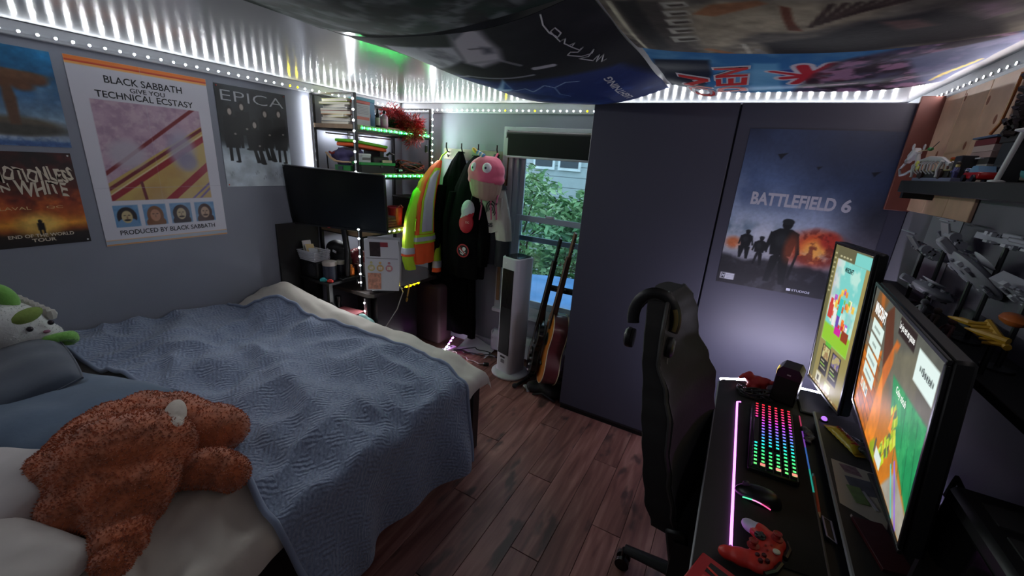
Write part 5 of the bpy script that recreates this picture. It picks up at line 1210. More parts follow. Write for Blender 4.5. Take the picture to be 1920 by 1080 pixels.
# long black coat
ct = thing('long_coat', 'long black coat hanging almost to the floor', 'coat', (-2.12, 2.93, 1.7), group='clothes hanging from the coat rail')
loft([(-2.14, YF-.07, 1.745, .02, .018), (-2.15, 2.925, 1.66, .07, .045), (-2.15, 2.90, 1.52, .135, .06), (-2.15, 2.89, 1.2, .155, .075), (-2.14, 2.89, .9, .16, .08), (-2.12, 2.90, .55, .17, .08), (-2.10, 2.905, .25, .18, .078), (-2.09, 2.905, .13, .175, .07)], 56, .10, 8, 1.0).build('body', BC1, ct)
loft([(-2.25, 2.86, 1.46, .05, .05), (-2.29, 2.82, 1.2, .055, .055), (-2.30, 2.80, .9, .05, .05), (-2.29, 2.80, .6, .045, .045), (-2.28, 2.81, .42, .042, .042)], 26, .07, 5, 3.0).build('sleeve', BC1, ct)
loft([(-1.935, 2.87, .9, .03, .03), (-1.93, 2.88, .5, .036, .034), (-1.925, 2.89, .10, .036, .03)], 22, .08, 5, 1.4).build('belt', BC1, ct)
# hooded jacket with the round emblem
hd = thing('hooded_jacket', 'black hooded jacket with a round red and white emblem', 'jacket', (-1.95, 2.88, 1.6), group='clothes hanging from the coat rail')
loft([(-1.97, YF-.07, 1.72, .03, .02), (-1.965, 2.90, 1.64, .09, .05), (-1.95, 2.84, 1.46, .15, .075), (-1.95, 2.80, 1.2, .165, .09), (-1.95, 2.79, 1.0, .175, .095), (-1.945, 2.79, .82, .18, .09), (-1.94, 2.80, .72, .165, .08)], 56, .07, 7, 2.4).build('body', BC2, hd)
loft([(-1.82, 2.84, 1.42, .055, .055), (-1.78, 2.80, 1.2, .06, .06), (-1.77, 2.78, 1.0, .055, .055), (-1.78, 2.78, .84, .048, .048)], 26, .08, 5, .4).build('sleeve', BC2, hd)
loft([(-2.10, 2.82, 1.42, .05, .05), (-2.13, 2.79, 1.2, .055, .055), (-2.13, 2.78, .95, .05, .05), (-2.12, 2.785, .75, .045, .045)], 26, .08, 5, 1.9).build('sleeve', BC2, hd)
# emblem disc, tilted to the cloth
em = ony(868, 470, 2.685); e0 = Matrix.Translation(em) @ Matrix.Rotation(.12, 4, 'Z')
def disc(r0, r1, mat, nm, dy=0.0, cx=0, cz=0, n=28):
    mb = MB(); v = []
    for k in range(n): a = 2*PI*k/n; v += [(cx+r0*math.cos(a), dy, cz+r0*math.sin(a)), (cx+r1*math.cos(a), dy, cz+r1*math.sin(a))]
    f = [(2*k, 2*k+1, 2*((k+1) % n)+1, 2*((k+1) % n)) for k in range(n)]
    if r0 < 1e-6: f = [(2*k+1, 2*((k+1) % n)+1, 0) for k in range(n)]
    mb.add(v, f, 0, e0); return mb.build(nm, mat, hd, smooth=False)
REDM = M((170, 44, 52), .7, var=.05); WTM = M((214, 214, 216), .7, var=.04)
disc(0, .056, M((28, 26, 28), .8, var=0), 'emblem', -.001); disc(.046, .056, REDM, 'emblem_ring', -.003); disc(0, .016, WTM, 'emblem_mark', -.004, .010, .016); disc(0, .012, WTM, 'emblem_mark', -.0045, .0, -.006)
for (x, z, a) in ((-.01, -.026, .5), (.012, -.018, -.7), (-.022, .002, .9)):
    mb = MB().box((0, 0, 0), (.03, .001, .009), 0, R(0, a, 0)); mb.v = [tuple(e0 @ (Vector(p)+Vector((x, -.004, z)))) for p in mb.v]; mb.build('emblem_mark', WTM, hd, smooth=False)
mb = MB().box((0, 0, 0), (.085, .001, .009), 0, R(0, .8, 0)); mb.v = [tuple(e0 @ (Vector(p)+Vector((-.003, -.005, .0)))) for p in mb.v]; mb.build('emblem_bar', REDM, hd, smooth=False)
# faint print lines on the coat
for k in range(5):
    p = ony(838+2*(k % 2), 408+6*k, 2.80); MB().box(p, (.03+.012*(k % 3), .002, .006), 0, R(0, .25, 0)).build('print_line', M((150, 150, 152), .8, var=0), ct)
# black and cream sports jersey
js = thing('sports_jersey', 'cream and black sports jersey hanging nearest the window', 'jersey', (-1.75, 2.9, 1.5), group='clothes hanging from the coat rail')
CRM = M((196, 190, 182), .75, var=.06, bump=.1, bscale=25); NVY = M((26, 28, 38), .75, var=.1)
loft([(-1.79, YF-.065, 1.74, .02, .02), (-1.78, 2.90, 1.62, .07, .04), (-1.76, 2.86, 1.45, .115, .055), (-1.755, 2.85, 1.2, .12, .06), (-1.755, 2.85, .98, .12, .06), (-1.76, 2.86, .86, .10, .05)], 44, .06, 6, 3.3).build('body', NVY, js)
loft([(-1.70, 2.87, 1.50, .04, .045), (-1.665, 2.84, 1.40, .055, .055), (-1.63, 2.83, 1.25, .066, .06), (-1.61, 2.83, 1.08, .066, .055)], 28, .07, 5, .9).build('sleeve', CRM, js); loft([(-1.69, 2.868, 1.505, .043, .048), (-1.678, 2.862, 1.475, .047, .052)], 28, .07, 5, .9, sub=2).build('stripe', NVY, js)
loft([(-1.61, 2.83, 1.08, .0665, .0555), (-1.615, 2.835, .93, .068, .055), (-1.63, 2.84, .86, .05, .05)], 28, .07, 5, .9).build('cuff', NVY, js)
def jp(x, y): return ony(x, y, 2.775)
pa = [jp(*q_) for q_ in ((898, 372), (941, 372), (938, 432), (921, 437), (913, 436))]
mb = MB(); mb.add(pa, [tuple(range(5))]); mb.add([p+Vector((0, .012, 0)) for p in pa], [tuple(range(5))]); mb.f += [(i, (i+1) % 5, (i+1) % 5+5, i+5) for i in range(5)]; mb.mi += [0]*5; mb.build('front_panel', CRM, js, smooth=False)
jc = jp(921, 392)
for (r0, r1) in ((.012, .022), (.034, .045), (.056, .066)):
    mb = MB(); v = []; n = 30
    for k in range(n+1): a = -.9+4.6*k/n; v += [(jc.x+r0*math.cos(a)*.75, jc.y-.004, jc.z+r0*math.sin(a)), (jc.x+r1*math.cos(a)*.75, jc.y-.004, jc.z+r1*math.sin(a))]
    mb.add(v, [(2*k, 2*k+1, 2*k+3, 2*k+2) for k in range(n)]); mb.build('ring_print', NVY, js, smooth=False)
pa_ = jp(912, 424); px_ = jp(926, 416)
letter('GIS', (0, 0, .062, .034), NVY, js, lambda a, b, n: tuple(Vector((pa_.x-.002+a, pa_.y-.006, pa_.z-.006+b+a*.12))-Vector((-1.75, 2.9, 1.5))), bold=.03)
# red and white padded pouch
po = thing('padded_pouch', 'red and pale grey padded pouch hanging before the black jacket', 'pouch', (-1.98, 2.70, 1.2))
pc = ony(876, 407, 2.70)
def pouch(v): 
    return v
g = blob([(pc+Vector((.004, 0, .055)), (.062, .035, .085), R(0, .12, 0)), (pc+Vector((-.008, 0, -.05)), (.068, .038, .085), R(0, .1, 0))], .008, 5)
g2 = MB(); top_, bot_ = [], []
for f in g.f:
    c_ = sum((Vector(g.v[i]) for i in f), Vector())/len(f); (top_ if c_.z-pc.z > .012+.45*(c_.x-pc.x) else bot_).append(f)
for nm, fs, mt in (('top_half', top_, M((190, 192, 198), .6, var=.05)), ('bottom_half', bot_, M((186, 36, 50), .6, var=.06))):
    m_ = MB(); m_.add(g.v, fs); o = m_.build(nm, mt, po, ang=80)
    b_ = bmesh.new(); b_.from_mesh(o.data); bmesh.ops.delete(b_, geom=[v for v in b_.verts if not v.link_faces], context='VERTS'); b_.to_mesh(o.data); b_.free()
MB().tube([pc+Vector((.03, .0, .13)), pc+Vector((.035, .02, .2)), pc+Vector((.06, .14, .40))], .004, 6).build('strap', BKP_, po)
MB().tube([pc+Vector((-.035+.0*k, -.037, .0+.1*k/5)) for k in range(1)]+[pc+Vector((-.02, -.036, .05)), pc+Vector((.02, -.036, .08)), pc+Vector((.03, -.03, .11))], .002, 5).build('piping', M((230, 230, 232), .5, var=0), po)
letter('DC', (0, 0, .035, .018), M((220, 150, 150), .5, var=0), po, lambda a, b, n: tuple(pc+Vector((.012+a, -.040, -.045+b))-Vector((-1.98, 2.70, 1.2))), bold=.03)

# cupcake shaped backpack
cup = thing('cupcake_backpack', 'pink cupcake shaped plush backpack with a candle', 'backpack', (-1.78, 2.74, 1.5))
cc = ony(912, 325, 2.74); PNK = M((224, 96, 130), .9, var=.08, bump=.15, bscale=60, sheen=.3); WRP = M((172, 142, 128), .9, var=.1, bump=.1, bscale=50)
dome = blob([(cc+Vector((0, 0, .01)), (.155, .125, .12)), (cc+Vector((-.07, -.0, -.05)), (.085, .09, .05)), (cc+Vector((.075, 0, -.045)), (.085, .09, .05)), (cc+Vector((0, -.03, -.055)), (.08, .085, .045)), (cc+Vector((.03, .02, .07)), (.09, .07, .06))], .011, 7, .004, 12)
dome.build('frosting', PNK, cup, ang=80)
w_ = MB(); n = 60; v = []; f = []
rows = ((-.055, .135), (-.10, .13), (-.15, .118), (-.185, .105), (-.192, .085))
for (dz, r) in rows:
    for k in range(n): a = 2*PI*k/n; rr_ = r*(1+.035*(1 if k % 3 == 0 else -.4)); v.append((cc.x+rr_*math.cos(a), cc.y+rr_*.82*math.sin(a), cc.z+dz+.01*math.sin(a*2)))
f = [(j*n+k, j*n+(k+1) % n, (j+1)*n+(k+1) % n, (j+1)*n+k) for j in range(len(rows)-1) for k in range(n)]+[tuple((len(rows)-1)*n+k for k in range(n))]
w_.add(v, f); w_.build('wrapper', WRP, cup, ang=80)
for (ex, ey) in ((887, 314), (911, 315)):
    p = ony(ex, ey, 2.74-.115); d_ = (p-cc).normalized(); s_ = 1.0 if ex == 911 else .85
    MB().ball(p+Vector((0, .016, 0)), (.035*s_, .022, .038), 16, R(0, 0, d_.x*1.2)).build('white_dot', M((226, 226, 230), .5, var=0), cup)
    MB().ball(p+Vector((.004*d_.x, -.005, 0)), (.010*s_, .004, .010), 12, R(0, 0, d_.x*1.2)).build('button', M((40, 46, 60), .3, var=0), cup)
cnd = [ony(908, 293, 2.70), ony(895, 285, 2.69)]
a_, b_ = cnd
for k in range(5):
    MB().cyl(a_.lerp(b_, k/5), a_.lerp(b_, (k+1)/5), .016, n=14).build('candle_band', M(((96, 150, 200), (226, 222, 210), (110, 164, 208), (226, 222, 210), (110, 164, 208))[k], .8, var=.05), cup)
MB().ball(b_+(b_-a_)*.35, (.016, .015, .030), 12, R(0, -.9, 0)).build('flame', M((232, 186, 96), .8, var=.1), cup)
for (x0_, x1_, x2_) in ((902, 903, 899), (921, 920, 921), (934, 930, 931)):
    P_ = [ony(x0_, 366, 2.735), ony(x1_, 385, 2.74), ony(x2_, 412, 2.75)]
    MB().tube(P_, .011, 8, flat=.3).build('strap', M((206, 110, 140), .8, var=.06), cup); 
    MB().box(P_[1]+Vector((0, -.004, .01)), (.026, .008, .016), .003).build('buckle', M((60, 30, 40), .4), cup)
MB().tube([cc+Vector((.03, .06, .11)), cc+Vector((.02, .12, .15)), Vector((-1.79, YF-.05, 1.735))], .008, 8).build('loop', M((206, 90, 120), .8), cup)

# ================================================================== tower fan
fan = thing('tower_fan', 'tall white tower fan with a black front panel', 'fan', (-1.40, 2.71, 0), -.27)
FWH = M((206, 204, 214), .35, var=.03)
def sq(w_, d_, r_, n=6):
    o = []
    for (sx, sy, a0) in ((1, 1, 0), (-1, 1, PI/2), (-1, -1, PI), (1, -1, 1.5*PI)):
        for k in range(n+1): a = a0+PI/2*k/n; o.append((sx*(w_/2-r_)+r_*math.cos(a), sy*(d_/2-r_)+r_*math.sin(a)))
    return o
def stack(levels, mat, nm, par, cap=True):
    mb = MB(); v = []; n = None
    for (w_, d_, r_, z) in levels:
        s_ = sq(w_, d_, r_); n = len(s_); v += [(x, y, z) for x, y in s_]
    f = [(j*n+k, j*n+(k+1) % n, (j+1)*n+(k+1) % n, (j+1)*n+k) for j in range(len(levels)-1) for k in range(n)]
    if cap: f += [tuple(range(n))[::-1], tuple((len(levels)-1)*n+k for k in range(n))]
    return mb.add(v, f).build(nm, mat, par, local=True)
stack([(.29, .29, .13, 0), (.30, .30, .135, .006), (.30, .30, .135, .016), (.27, .27, .12, .028), (.19, .19, .06, .036)], FWH, 'base', fan)
stack([(.17, .19, .035, .034), (.172, .195, .04, .06), (.178, .20, .04, .5), (.18, .20, .04, .985), (.178, .198, .04, .995), (.168, .188, .036, 1.0)], FWH, 'body', fan)
stack([(.15, .17, .034, .998), (.15, .17, .034, 1.004)], M((30, 34, 36), .1, var=0), 'top_panel', fan)
MB().span(-.058, .058, -.1035, -.098, .20, .91, .002).build('front_panel', M((14, 13, 16), .6, var=0, spec=.2), fan, local=True)
for k in range(11): MB().span(-.05+.0095*k, -.047+.0095*k, -.1055, -.1035, .60, .90).build('grille_bar', M((24, 23, 26), .4, var=0), fan, local=True)
MB().span(-.028, .02, -.1015, -.098, .165, .18).build('badge', M((40, 36, 42), .4, var=0), fan, local=True)
MB().span(-.02, .012, -.1015, -.098, .12, .15).build('display', M((120, 118, 126), .4, var=0), fan, local=True)
MB().cyl((-.03, -.1015, .955), (-.03, -.097, .955), .006).build('indicator', M((236, 236, 240), .3, var=0), fan, local=True)

# ================================================================== guitar rack and guitars
gr_ = thing('guitar_rack', 'black tubular guitar rack under the window', 'guitar stand', (-1.05, 2.8, 0))
GT = M((22, 22, 24), .4, var=.05); FO = M((30, 29, 31), .9, var=.1)
MB().tube([(-1.20, 2.86, .02), (-1.20, 2.85, .60), (-1.20, 2.84, .735), (-1.175, 2.84, .755), (-.90, 2.84, .755), (-.875, 2.84, .735), (-.875, 2.86, .02)], .013, 10).build('frame', GT, gr_)
MB().tube([(-1.17, 2.84, .775), (-.90, 2.84, .775)], .016, 10).build('padded_bar', FO, gr_)
for k in range(5): MB().tube([(-1.165+.062*k, 2.84, .775), (-1.15+.062*k, 2.77, .778), (-1.145+.062*k, 2.745, .80)], .012, 8).build('foam_tooth', FO, gr_)
MB().tube([(-1.20, 2.86, .02), (-1.22, 2.62, .02), (-1.24, 2.52, .018)], .013, 10).build('foot', GT, gr_); MB().tube([(-.875, 2.86, .02), (-.875, 2.55, .02)], .013, 10).build('foot', GT, gr_)
MB().tube([(-1.205, 2.68, .10), (-.885, 2.68, .10)], .014, 10).build('lower_bar', FO, gr_); 
for x in (-1.205, -.88): MB().tube([(x, 2.68, .10), (x, 2.68, .02)], .012, 8).build('support', GT, gr_)
MB().ball((-1.245, 2.51, .02), (.022, .022, .02), 10).build('rubber_foot', FO, gr_)
def outline(L, wl, ww, wu, n=44):
    """right half of a guitar body: list of (half width, z) from the bottom to the neck"""
    o = []
    for k in range(n+1):
        t_ = k/n
        if t_ < .45: h = wl*math.sqrt(max(0, 1-((.28-t_)/.29)**2)) if t_ < .28 else wl+(ww-wl)*sstep(.28, .58, t_)
        elif t_ < .58: h = wl+(ww-wl)*sstep(.28, .58, t_)
        else: h = ww+(wu-ww)*sstep(.58, .76, t_)
        if t_ > .80: h = min(h, wu*math.sqrt(max(0, 1-((t_-.80)/.205)**2)))
        o.append((max(h, .004), t_*L))
    return o
def guitar(label, loc, rot, L, wl, ww, wu, th, top, side, back, bind, neckmat, neckL, electric=False):
    t = thing('electric_guitar' if electric else 'acoustic_guitar', label, 'guitar', loc, rot=rot)
    hf = outline(L, wl, ww, wu); ring = [(x, z) for x, z in hf]+[(-x, z) for x, z in hf[::-1]]; n = len(ring)
    def plate(y0, y1, s_, mat, nm, k=1.0):
        pts = [(x*s_, L*.45+(z-L*.45)*s_) for x, z in ring]; return MB().prism(pts, y0, y1).build(nm, mat, t, local=True)
    plate(-th/2, -th/2+.004, .985, top, 'soundboard'); plate(th/2-.004, th/2, .985, back, 'back')
    m_ = MB(); v = [(x, -th/2+.003, z) for x, z in ring]+[(x, th/2-.003, z) for x, z in ring]; m_.add(v, [(i, (i+1) % n, (i+1) % n+n, i+n) for i in range(n)]); m_.build('sides', side, t, local=True)
    for y in (-th/2+.002, th/2-.002): MB().tube([(x, y, z) for x, z in ring], .0032, 5, closed=True).build('binding', bind, t, local=True)
    nk = MB().tube([(0, -th/2+.004, L*.93), (0, -th/2+.002, L+neckL)], [.026, .021], 10, flat=.55); nk.build('neck', neckmat, t, local=True)
    MB().box((0, -th/2-.008, L*.82+neckL*.5+.03), (.05, .006, neckL+L*.18), .001).build('fingerboard', M((40, 28, 24), .5), t, local=True)
    MB().prism([(-.022, L+neckL), (.022, L+neckL), (.034, L+neckL+.05), (.03, L+neckL+.17), (-.03, L+neckL+.17), (-.034, L+neckL+.05)], -th/2-.004, -th/2+.012).build('headstock', neckmat, t, local=True)
    for k in range(3):
        for s_ in (-1, 1): MB().tube([(s_*.028, -th/2+.004, L+neckL+.05+.042*k), (s_*.048, -th/2+.004, L+neckL+.05+.042*k)], [.004, .008], 8).build('tuning_peg', M((120, 118, 120), .25, metal=.9, var=0), t, local=True)
    for k in range(6): MB().tube([(-.017+.0068*k, -th/2-.014, L*.28), (-.014+.0056*k, -th/2-.012, L+neckL)], .0007, 4).build('string', M((190, 186, 180), .3, metal=.9, var=0), t, local=True)
    MB().box((0, -th/2-.006, L*.27), (.12 if not electric else .08, .012, .02), .004).build('bridge', M((40, 28, 24), .5), t, local=True)
    if not electric: MB().cyl((0, -th/2-.001, L*.62), (0, -th/2+.001, L*.62), .048, n=24).build('sound_hole', M((14, 10, 8), .8, var=0), t, local=True)
    else:
        for k in range(2): MB().box((0, -th/2-.004, L*(.42+.2*k)), (.075, .01, .03), .004).build('pickup', M((150, 148, 150), .3, metal=.8, var=0), t, local=True)
        for k in range(3): MB().lathe([(.011, 0), (.010, .012), (.007, .014)], 12, Matrix.Translation((.09+.0*k, -th/2, L*.12+.05*k)) @ Matrix.Rotation(PI/2, 4, 'X')).build('knob', M((160, 158, 160), .3, metal=.6, var=0), t, local=True)
    return t
def lean(az, back, roll=0.0): return Matrix.Rotation(az, 4, 'Z') @ Matrix.Rotation(back, 4, 'X') @ Matrix.Rotation(roll, 4, 'Y')
# the faces point towards the bed, so the sides are what the photograph shows
g_az = -1.05
guitar('acoustic guitar with maroon sides and an orange top', (-1.045, 2.60, .115), lean(g_az, -.14, .04), .54, .20, .135, .15, .11, M((214, 120, 40), .25, var=.1, coat=.3), M((92, 40, 44), .3, var=.12, coat=.4), M((60, 26, 26), .3), M((206, 190, 150), .5, var=0), M((120, 84, 66), .45, var=.1), .44)
guitar('black electric guitar behind the acoustic guitar on the rack', (-1.195, 2.655, .115), lean(g_az, -.14, .04), .42, .16, .11, .135, .045, M((18, 18, 20), .2, var=0), M((18, 18, 20), .2, var=0), M((18, 18, 20), .3, var=0), M((30, 30, 32), .4, var=0), M((34, 28, 28), .4), .50, True)
t = thing('floor_bag', 'dark lumpy bag on the floor below the guitars', 'bag', (-.98, 2.58, 0)); blob([((-.97, 2.56, .055), (.12, .07, .055)), ((-1.09, 2.56, .045), (.08, .06, .045)), ((-.93, 2.60, .05), (.08, .05, .05))], .012, 5, .01, 12).build('cloth', M((16, 15, 17), .8), t); MB().tube([(-1.08, 2.50, .01), (-1.0, 2.49, .05), (-.9, 2.50, .01)], .008, 6).build('strap', M((24, 22, 24), .7), t)
t = thing('crumpled_plastic', 'crumpled grey plastic on the floor by the rack foot', 'litter', (-1.16, 2.53, 0)); blob([((-1.155, 2.545, .022), (.03, .025, .02)), ((-1.13, 2.53, .018), (.025, .02, .018))], .006, 2, .012, 40).build('film', M((150, 150, 156), .25, var=.2, nscale=40), t)
# ------------------------------------------------------------------ floor clutter by the far wall
t = thing('paper_sheet', 'violet lit white sheet curled on the floor by the coats', 'paper', (-2.0, 2.9, 0))
MB().surf(lambda u, v: (-2.02+.32*u, 2.78+.20*v, .006+.07*v*v*(1-.6*u)+.012*math.sin(6*u)), 14, 12).build('sheet', M((206, 202, 210), .6, var=.03), t)
for k, (mt, pts, lb) in enumerate(((M((30, 28, 40), .5, var=0), [(-2.10, 2.66, .01), (-1.95, 2.74, .02), (-1.80, 2.78, .012), (-1.66, 2.84, .02), (-1.55, 2.88, .01), (-1.50, 2.84, .008)], 'dark cable looping along the far baseboard'), (M((206, 180, 190), .5, var=0), [(-2.05, 2.58, .01), (-1.95, 2.66, .04), (-1.85, 2.68, .008), (-1.72, 2.66, .006), (-1.62, 2.68, .006)], 'pale cable ending in a plug on the floor'), (M((26, 24, 32), .5, var=0), [(-1.98, 2.70, .03), (-1.85, 2.82, .05), (-1.72, 2.88, .012), (-1.62, 2.80, .03), (-1.52, 2.90, .01)], 'thin black cable curling before the heater'))):
    t = thing('power_cable', lb, 'cable', pts[0]); P_ = []
    for a, b_ in zip(pts, pts[1:]):
        for s in range(6): q_ = Vector(a).lerp(Vector(b_), s/6); P_.append(q_+Vector((.012*math.sin(s*1.1+k), .012*math.cos(s*1.3), .0)))
    MB().tube(P_, .0045, 6).build('wire', mt, t); MB().box((pts[-1][0], pts[-1][1], .014), (.05, .03, .026), .006, R(0, 0, .4)).build('plug', M((26, 24, 28), .5) if k else mt, t)
t = thing('power_bar', 'white power bar on the floor under the coats', 'power bar', (-2.05, 2.66, 0)); MB().box((-2.05, 2.655, .02), (.06, .24, .038), .006, R(0, 0, -.25)).build('body', M((206, 204, 210), .4, var=.03), t)
for k in range(4): MB().box((-2.05+.012*(k-1.5)*.99, 2.655+.048*(k-1.5), .0395), (.022, .026, .002), .001, R(0, 0, -.25)).build('socket', M((90, 88, 96), .5, var=0), t)
t = thing('black_duffel', 'black duffel bag on the floor at the foot of the bed', 'bag', (-1.65, 2.1, 0)); blob([((-1.80, 2.10, .16), (.26, .13, .14)), ((-1.60, 2.08, .14), (.22, .12, .12)), ((-1.42, 2.05, .10), (.14, .10, .09))], .016, 6, .014, 9).build('cloth', M((22, 24, 24), .85, var=.12), t); MB().tube([(-1.78, 2.05, .29), (-1.70, 2.02, .33), (-1.58, 2.02, .30), (-1.5, 2.03, .22)], .012, 8).build('handle', BKP_, t)
# ================================================================== gaming chair
ch = thing('gaming_chair', 'black gaming chair turned towards the desk', 'chair', (.13, 1.47, 0))
CH = M((26, 25, 26), .85, var=.12, bump=.06, bscale=60); CH2 = M((24, 23, 25), .6, var=.1); PL = M((18, 18, 19), .45, var=.05)
def bprof(z):       # backrest edge: front x, back x, half width, by height
    k = [(.50, .10, .0, .20), (.62, .075, -.03, .235), (.75, .045, -.05, .255), (.86, .02, -.07, .26), (.94, .012, -.09, .25), (1.02, -.025, -.11, .225), (1.11, -.078, -.135, .205), (1.2, -.09, -.152, .18), (1.27, -.105, -.175, .13), (1.312, -.125, -.178, .07)]
    for a, b_ in zip(k, k[1:]):
        if z <= b_[0]: t_ = (z-a[0])/(b_[0]-a[0]); t_ = t_*t_*(3-2*t_); return [p+(q-p)*t_ for p, q in zip(a, b_)]
    return list(k[-1])
CY = 1.465
CHM = Matrix.Translation((-.05, CY, 0)) @ Matrix.Rotation(-.2, 4, 'Z') @ Matrix.Translation((.05, -CY, 0))
def bk_front(u, v):
    z = .50+.812*v; _, xf, xb, hw = bprof(z); a = 2*u-1
    return tuple(CHM @ Vector((xf-.035*(1-abs(a)**3)*min(1, (1.32-z)/.3), CY+a*hw*(1-.03*abs(a)**6), z)))
def bk_back(u, v):
    z = .50+.812*v; _, xf, xb, hw = bprof(z); a = 2*u-1
    return tuple(CHM @ Vector((xb-.02*(1-a*a)**.5, CY+a*hw, z)))
b_ = MB().surf(bk_front, 40, 46); b_.surf(bk_back, 40, 46)
b_.surf(lambda u, v: tuple(Vector(bk_front(0, v)).lerp(Vector(bk_back(0, v)), u)), 5, 46); b_.surf(lambda u, v: tuple(Vector(bk_front(1, v)).lerp(Vector(bk_back(1, v)), u)), 5, 46)
b_.surf(lambda u, v: tuple(Vector(bk_front(u, 1)).lerp(Vector(bk_back(u, 1)), v)), 40, 5); b_.surf(lambda u, v: tuple(Vector(bk_front(u, 0)).lerp(Vector(bk_back(u, 0)), v)), 40, 5)
bo_ = b_.build('backrest', CH, ch, ang=60)
for s in (0, 1): MB().tube([Vector(bk_front(s, v)).lerp(Vector(bk_back(s, v)), .12) for v in np.linspace(0, 1, 40)], .007, 6).build('piping', M((46, 45, 45), .6), bo_)
def seat(u, v):
    a, c_ = 2*u-1, v; x = .04+.46*c_; hw = .26*(1-.05*c_)
    return (x, CY+a*hw, .475+.05*abs(a)**4+.015*math.sin(PI*c_)-.05*max(0, c_-.85)/.15)
sb = MB().surf(seat, 30, 24); sb.surf(lambda u, v: (seat(u, v)[0], seat(u, v)[1], .37), 30, 24)
for s in (0, 1): sb.surf(lambda u, v, s=s: (seat(s, v)[0], seat(s, v)[1], seat(s, v)[2]+(.37-seat(s, v)[2])*u), 4, 24); sb.surf(lambda u, v, s=s: (seat(u, s)[0], seat(u, s)[1], seat(u, s)[2]+(.37-seat(u, s)[2])*v), 30, 4)
sb.build('seat', CH2, ch, ang=60)
for s in (-1, 1):
    MB().tube([(.30, CY+s*.20, .39), (.30, CY+s*.31, .41), (.29, CY+s*.315, .62)], .02, 10).build('arm_post', PL, ch); MB().box((.27, CY+s*.315, .64), (.24, .075, .035), .014, seg=2).build('armrest', M((26, 26, 27), .7), ch)
    MB().box((.06, CY+s*.24, .47), (.07, .02, .18), .008, R(0, -.25, 0)).build('hinge', PL, ch)
MB().cyl((.27, CY, .10), (.27, CY, .37), .028).build('gas_lift', PL, ch); MB().box((.27, CY, .355), (.2, .18, .04), .01).build('mechanism', PL, ch)
for k in range(5):
    a = PI*1.0+.04+k*2*PI/5; e_ = Vector((.27+.36*math.cos(a), CY+.36*math.sin(a), .095)) if k else Vector((-.13, 1.49, .095))
    MB().tube([(.27, CY, .125), ((.27+e_.x)/2, (CY+e_.y)/2, .118), e_], [.036, .03, .022], 10, flat=.8).build('base_leg', PL, ch)
    w_ = MB(); d_ = Vector((math.cos(a), math.sin(a), 0)); n_ = Vector((-d_.y, d_.x, 0))
    for s in (-1, 1): w_.cyl(e_+n_*.012*s+Vector((0, 0, -.063)), e_+n_*.030*s+Vector((0, 0, -.063)), .031, n=16)
    w_.cyl(e_+Vector((0, 0, -.05)), e_, .012); w_.build('caster', M((12, 12, 13), .3, var=0), ch)

# headphones on the top of the backrest
hp = thing('headphones', 'black over-ear headphones hung on the chair top', 'headphones', (-.17, 1.38, 1.3))
hc = Vector((-.176, 1.38, 1.218)); HPM = M((20, 20, 21), .4, var=.05); GRY = M((104, 102, 98), .3, metal=.7, var=.05)
arc = lambda r, y, n=24, a0=-.35, a1=PI+.35: [hc+Vector((r*math.cos(a)*.64, y, r*math.sin(a)*.85)) for a in np.linspace(a0, a1, n)]
MB().tube(arc(.106, 0), .0095, 8, flat=2.2).build('headband', HPM, hp); MB().tube(arc(.093, 0, 16, .5, PI-.5), .007, 8, flat=2.0).build('pad', M((40, 38, 38), .8), hp)
MB().tube(arc(.115, -.012, 10, -.25, .55), .004, 6, flat=2).build('slider', M((170, 150, 96), .3, metal=.8, var=0), hp)
for s in (-1, 1):
    c_ = hc+Vector((s*.068, 0, -.088)); mt = Matrix.Translation(c_) @ Matrix.Rotation(s*PI/2, 4, 'Y')
    MB().lathe([(.030, -.008), (.036, -.006), (.037, .006), (.033, .012), (.025, .015)], 24, mt, sy=.85).build('ear_cup', HPM, hp); MB().lathe([(.024, -.018), (.034, -.016), (.036, -.008), (.024, -.007)], 24, mt, sy=.85).build('ear_pad', M((30, 29, 30), .8), hp)
    MB().lathe([(.028, .0125), (.030, .013), (.028, .016), (.02, .0165)], 24, mt, sy=.85).build('rim', GRY, hp)
MB().tube([hc+Vector((.07, -.01, -.12)), hc+Vector((.075, -.012, -.18)), hc+Vector((.07, -.02, -.215)), hc+Vector((.06, -.01, -.19))], .0015, 5).build('cord', M((150, 150, 150), .4, var=0), hp)

# ================================================================== computer desk
TZ = .79
cd_ = thing('computer_desk', 'black computer desk along the right wall', 'desk', (.37, 1.1, 0))
DT = M((26, 26, 26), .6, var=.15, nscale=20)
poly = [(.072, .1), (.088, 1.965), (.10, 1.985), (.285, 2.09), (.40, 2.11), (XR-.004, 2.13), (XR-.004, .1)]
MB().slab(poly, TZ-.03, TZ).build('top', DT, cd_)
MB().tube([(.074, .1, TZ-.006), (.0875, 1.96, TZ-.006)], .0055, 6).build('edge_trim', M((140, 142, 146), .4, var=.04), cd_)
for x, y in ((.12, .2), (.62, .2), (.62, 2.06), (.17, 1.96)): MB().span(x-.025, x+.025, y-.025, y+.025, 0, TZ-.03, .004).build('leg', M((20, 20, 21), .45), cd_)
MB().span(.60, .62, .25, 2.03, .35, TZ-.03).build('back_panel', M((20, 20, 21), .6), cd_)
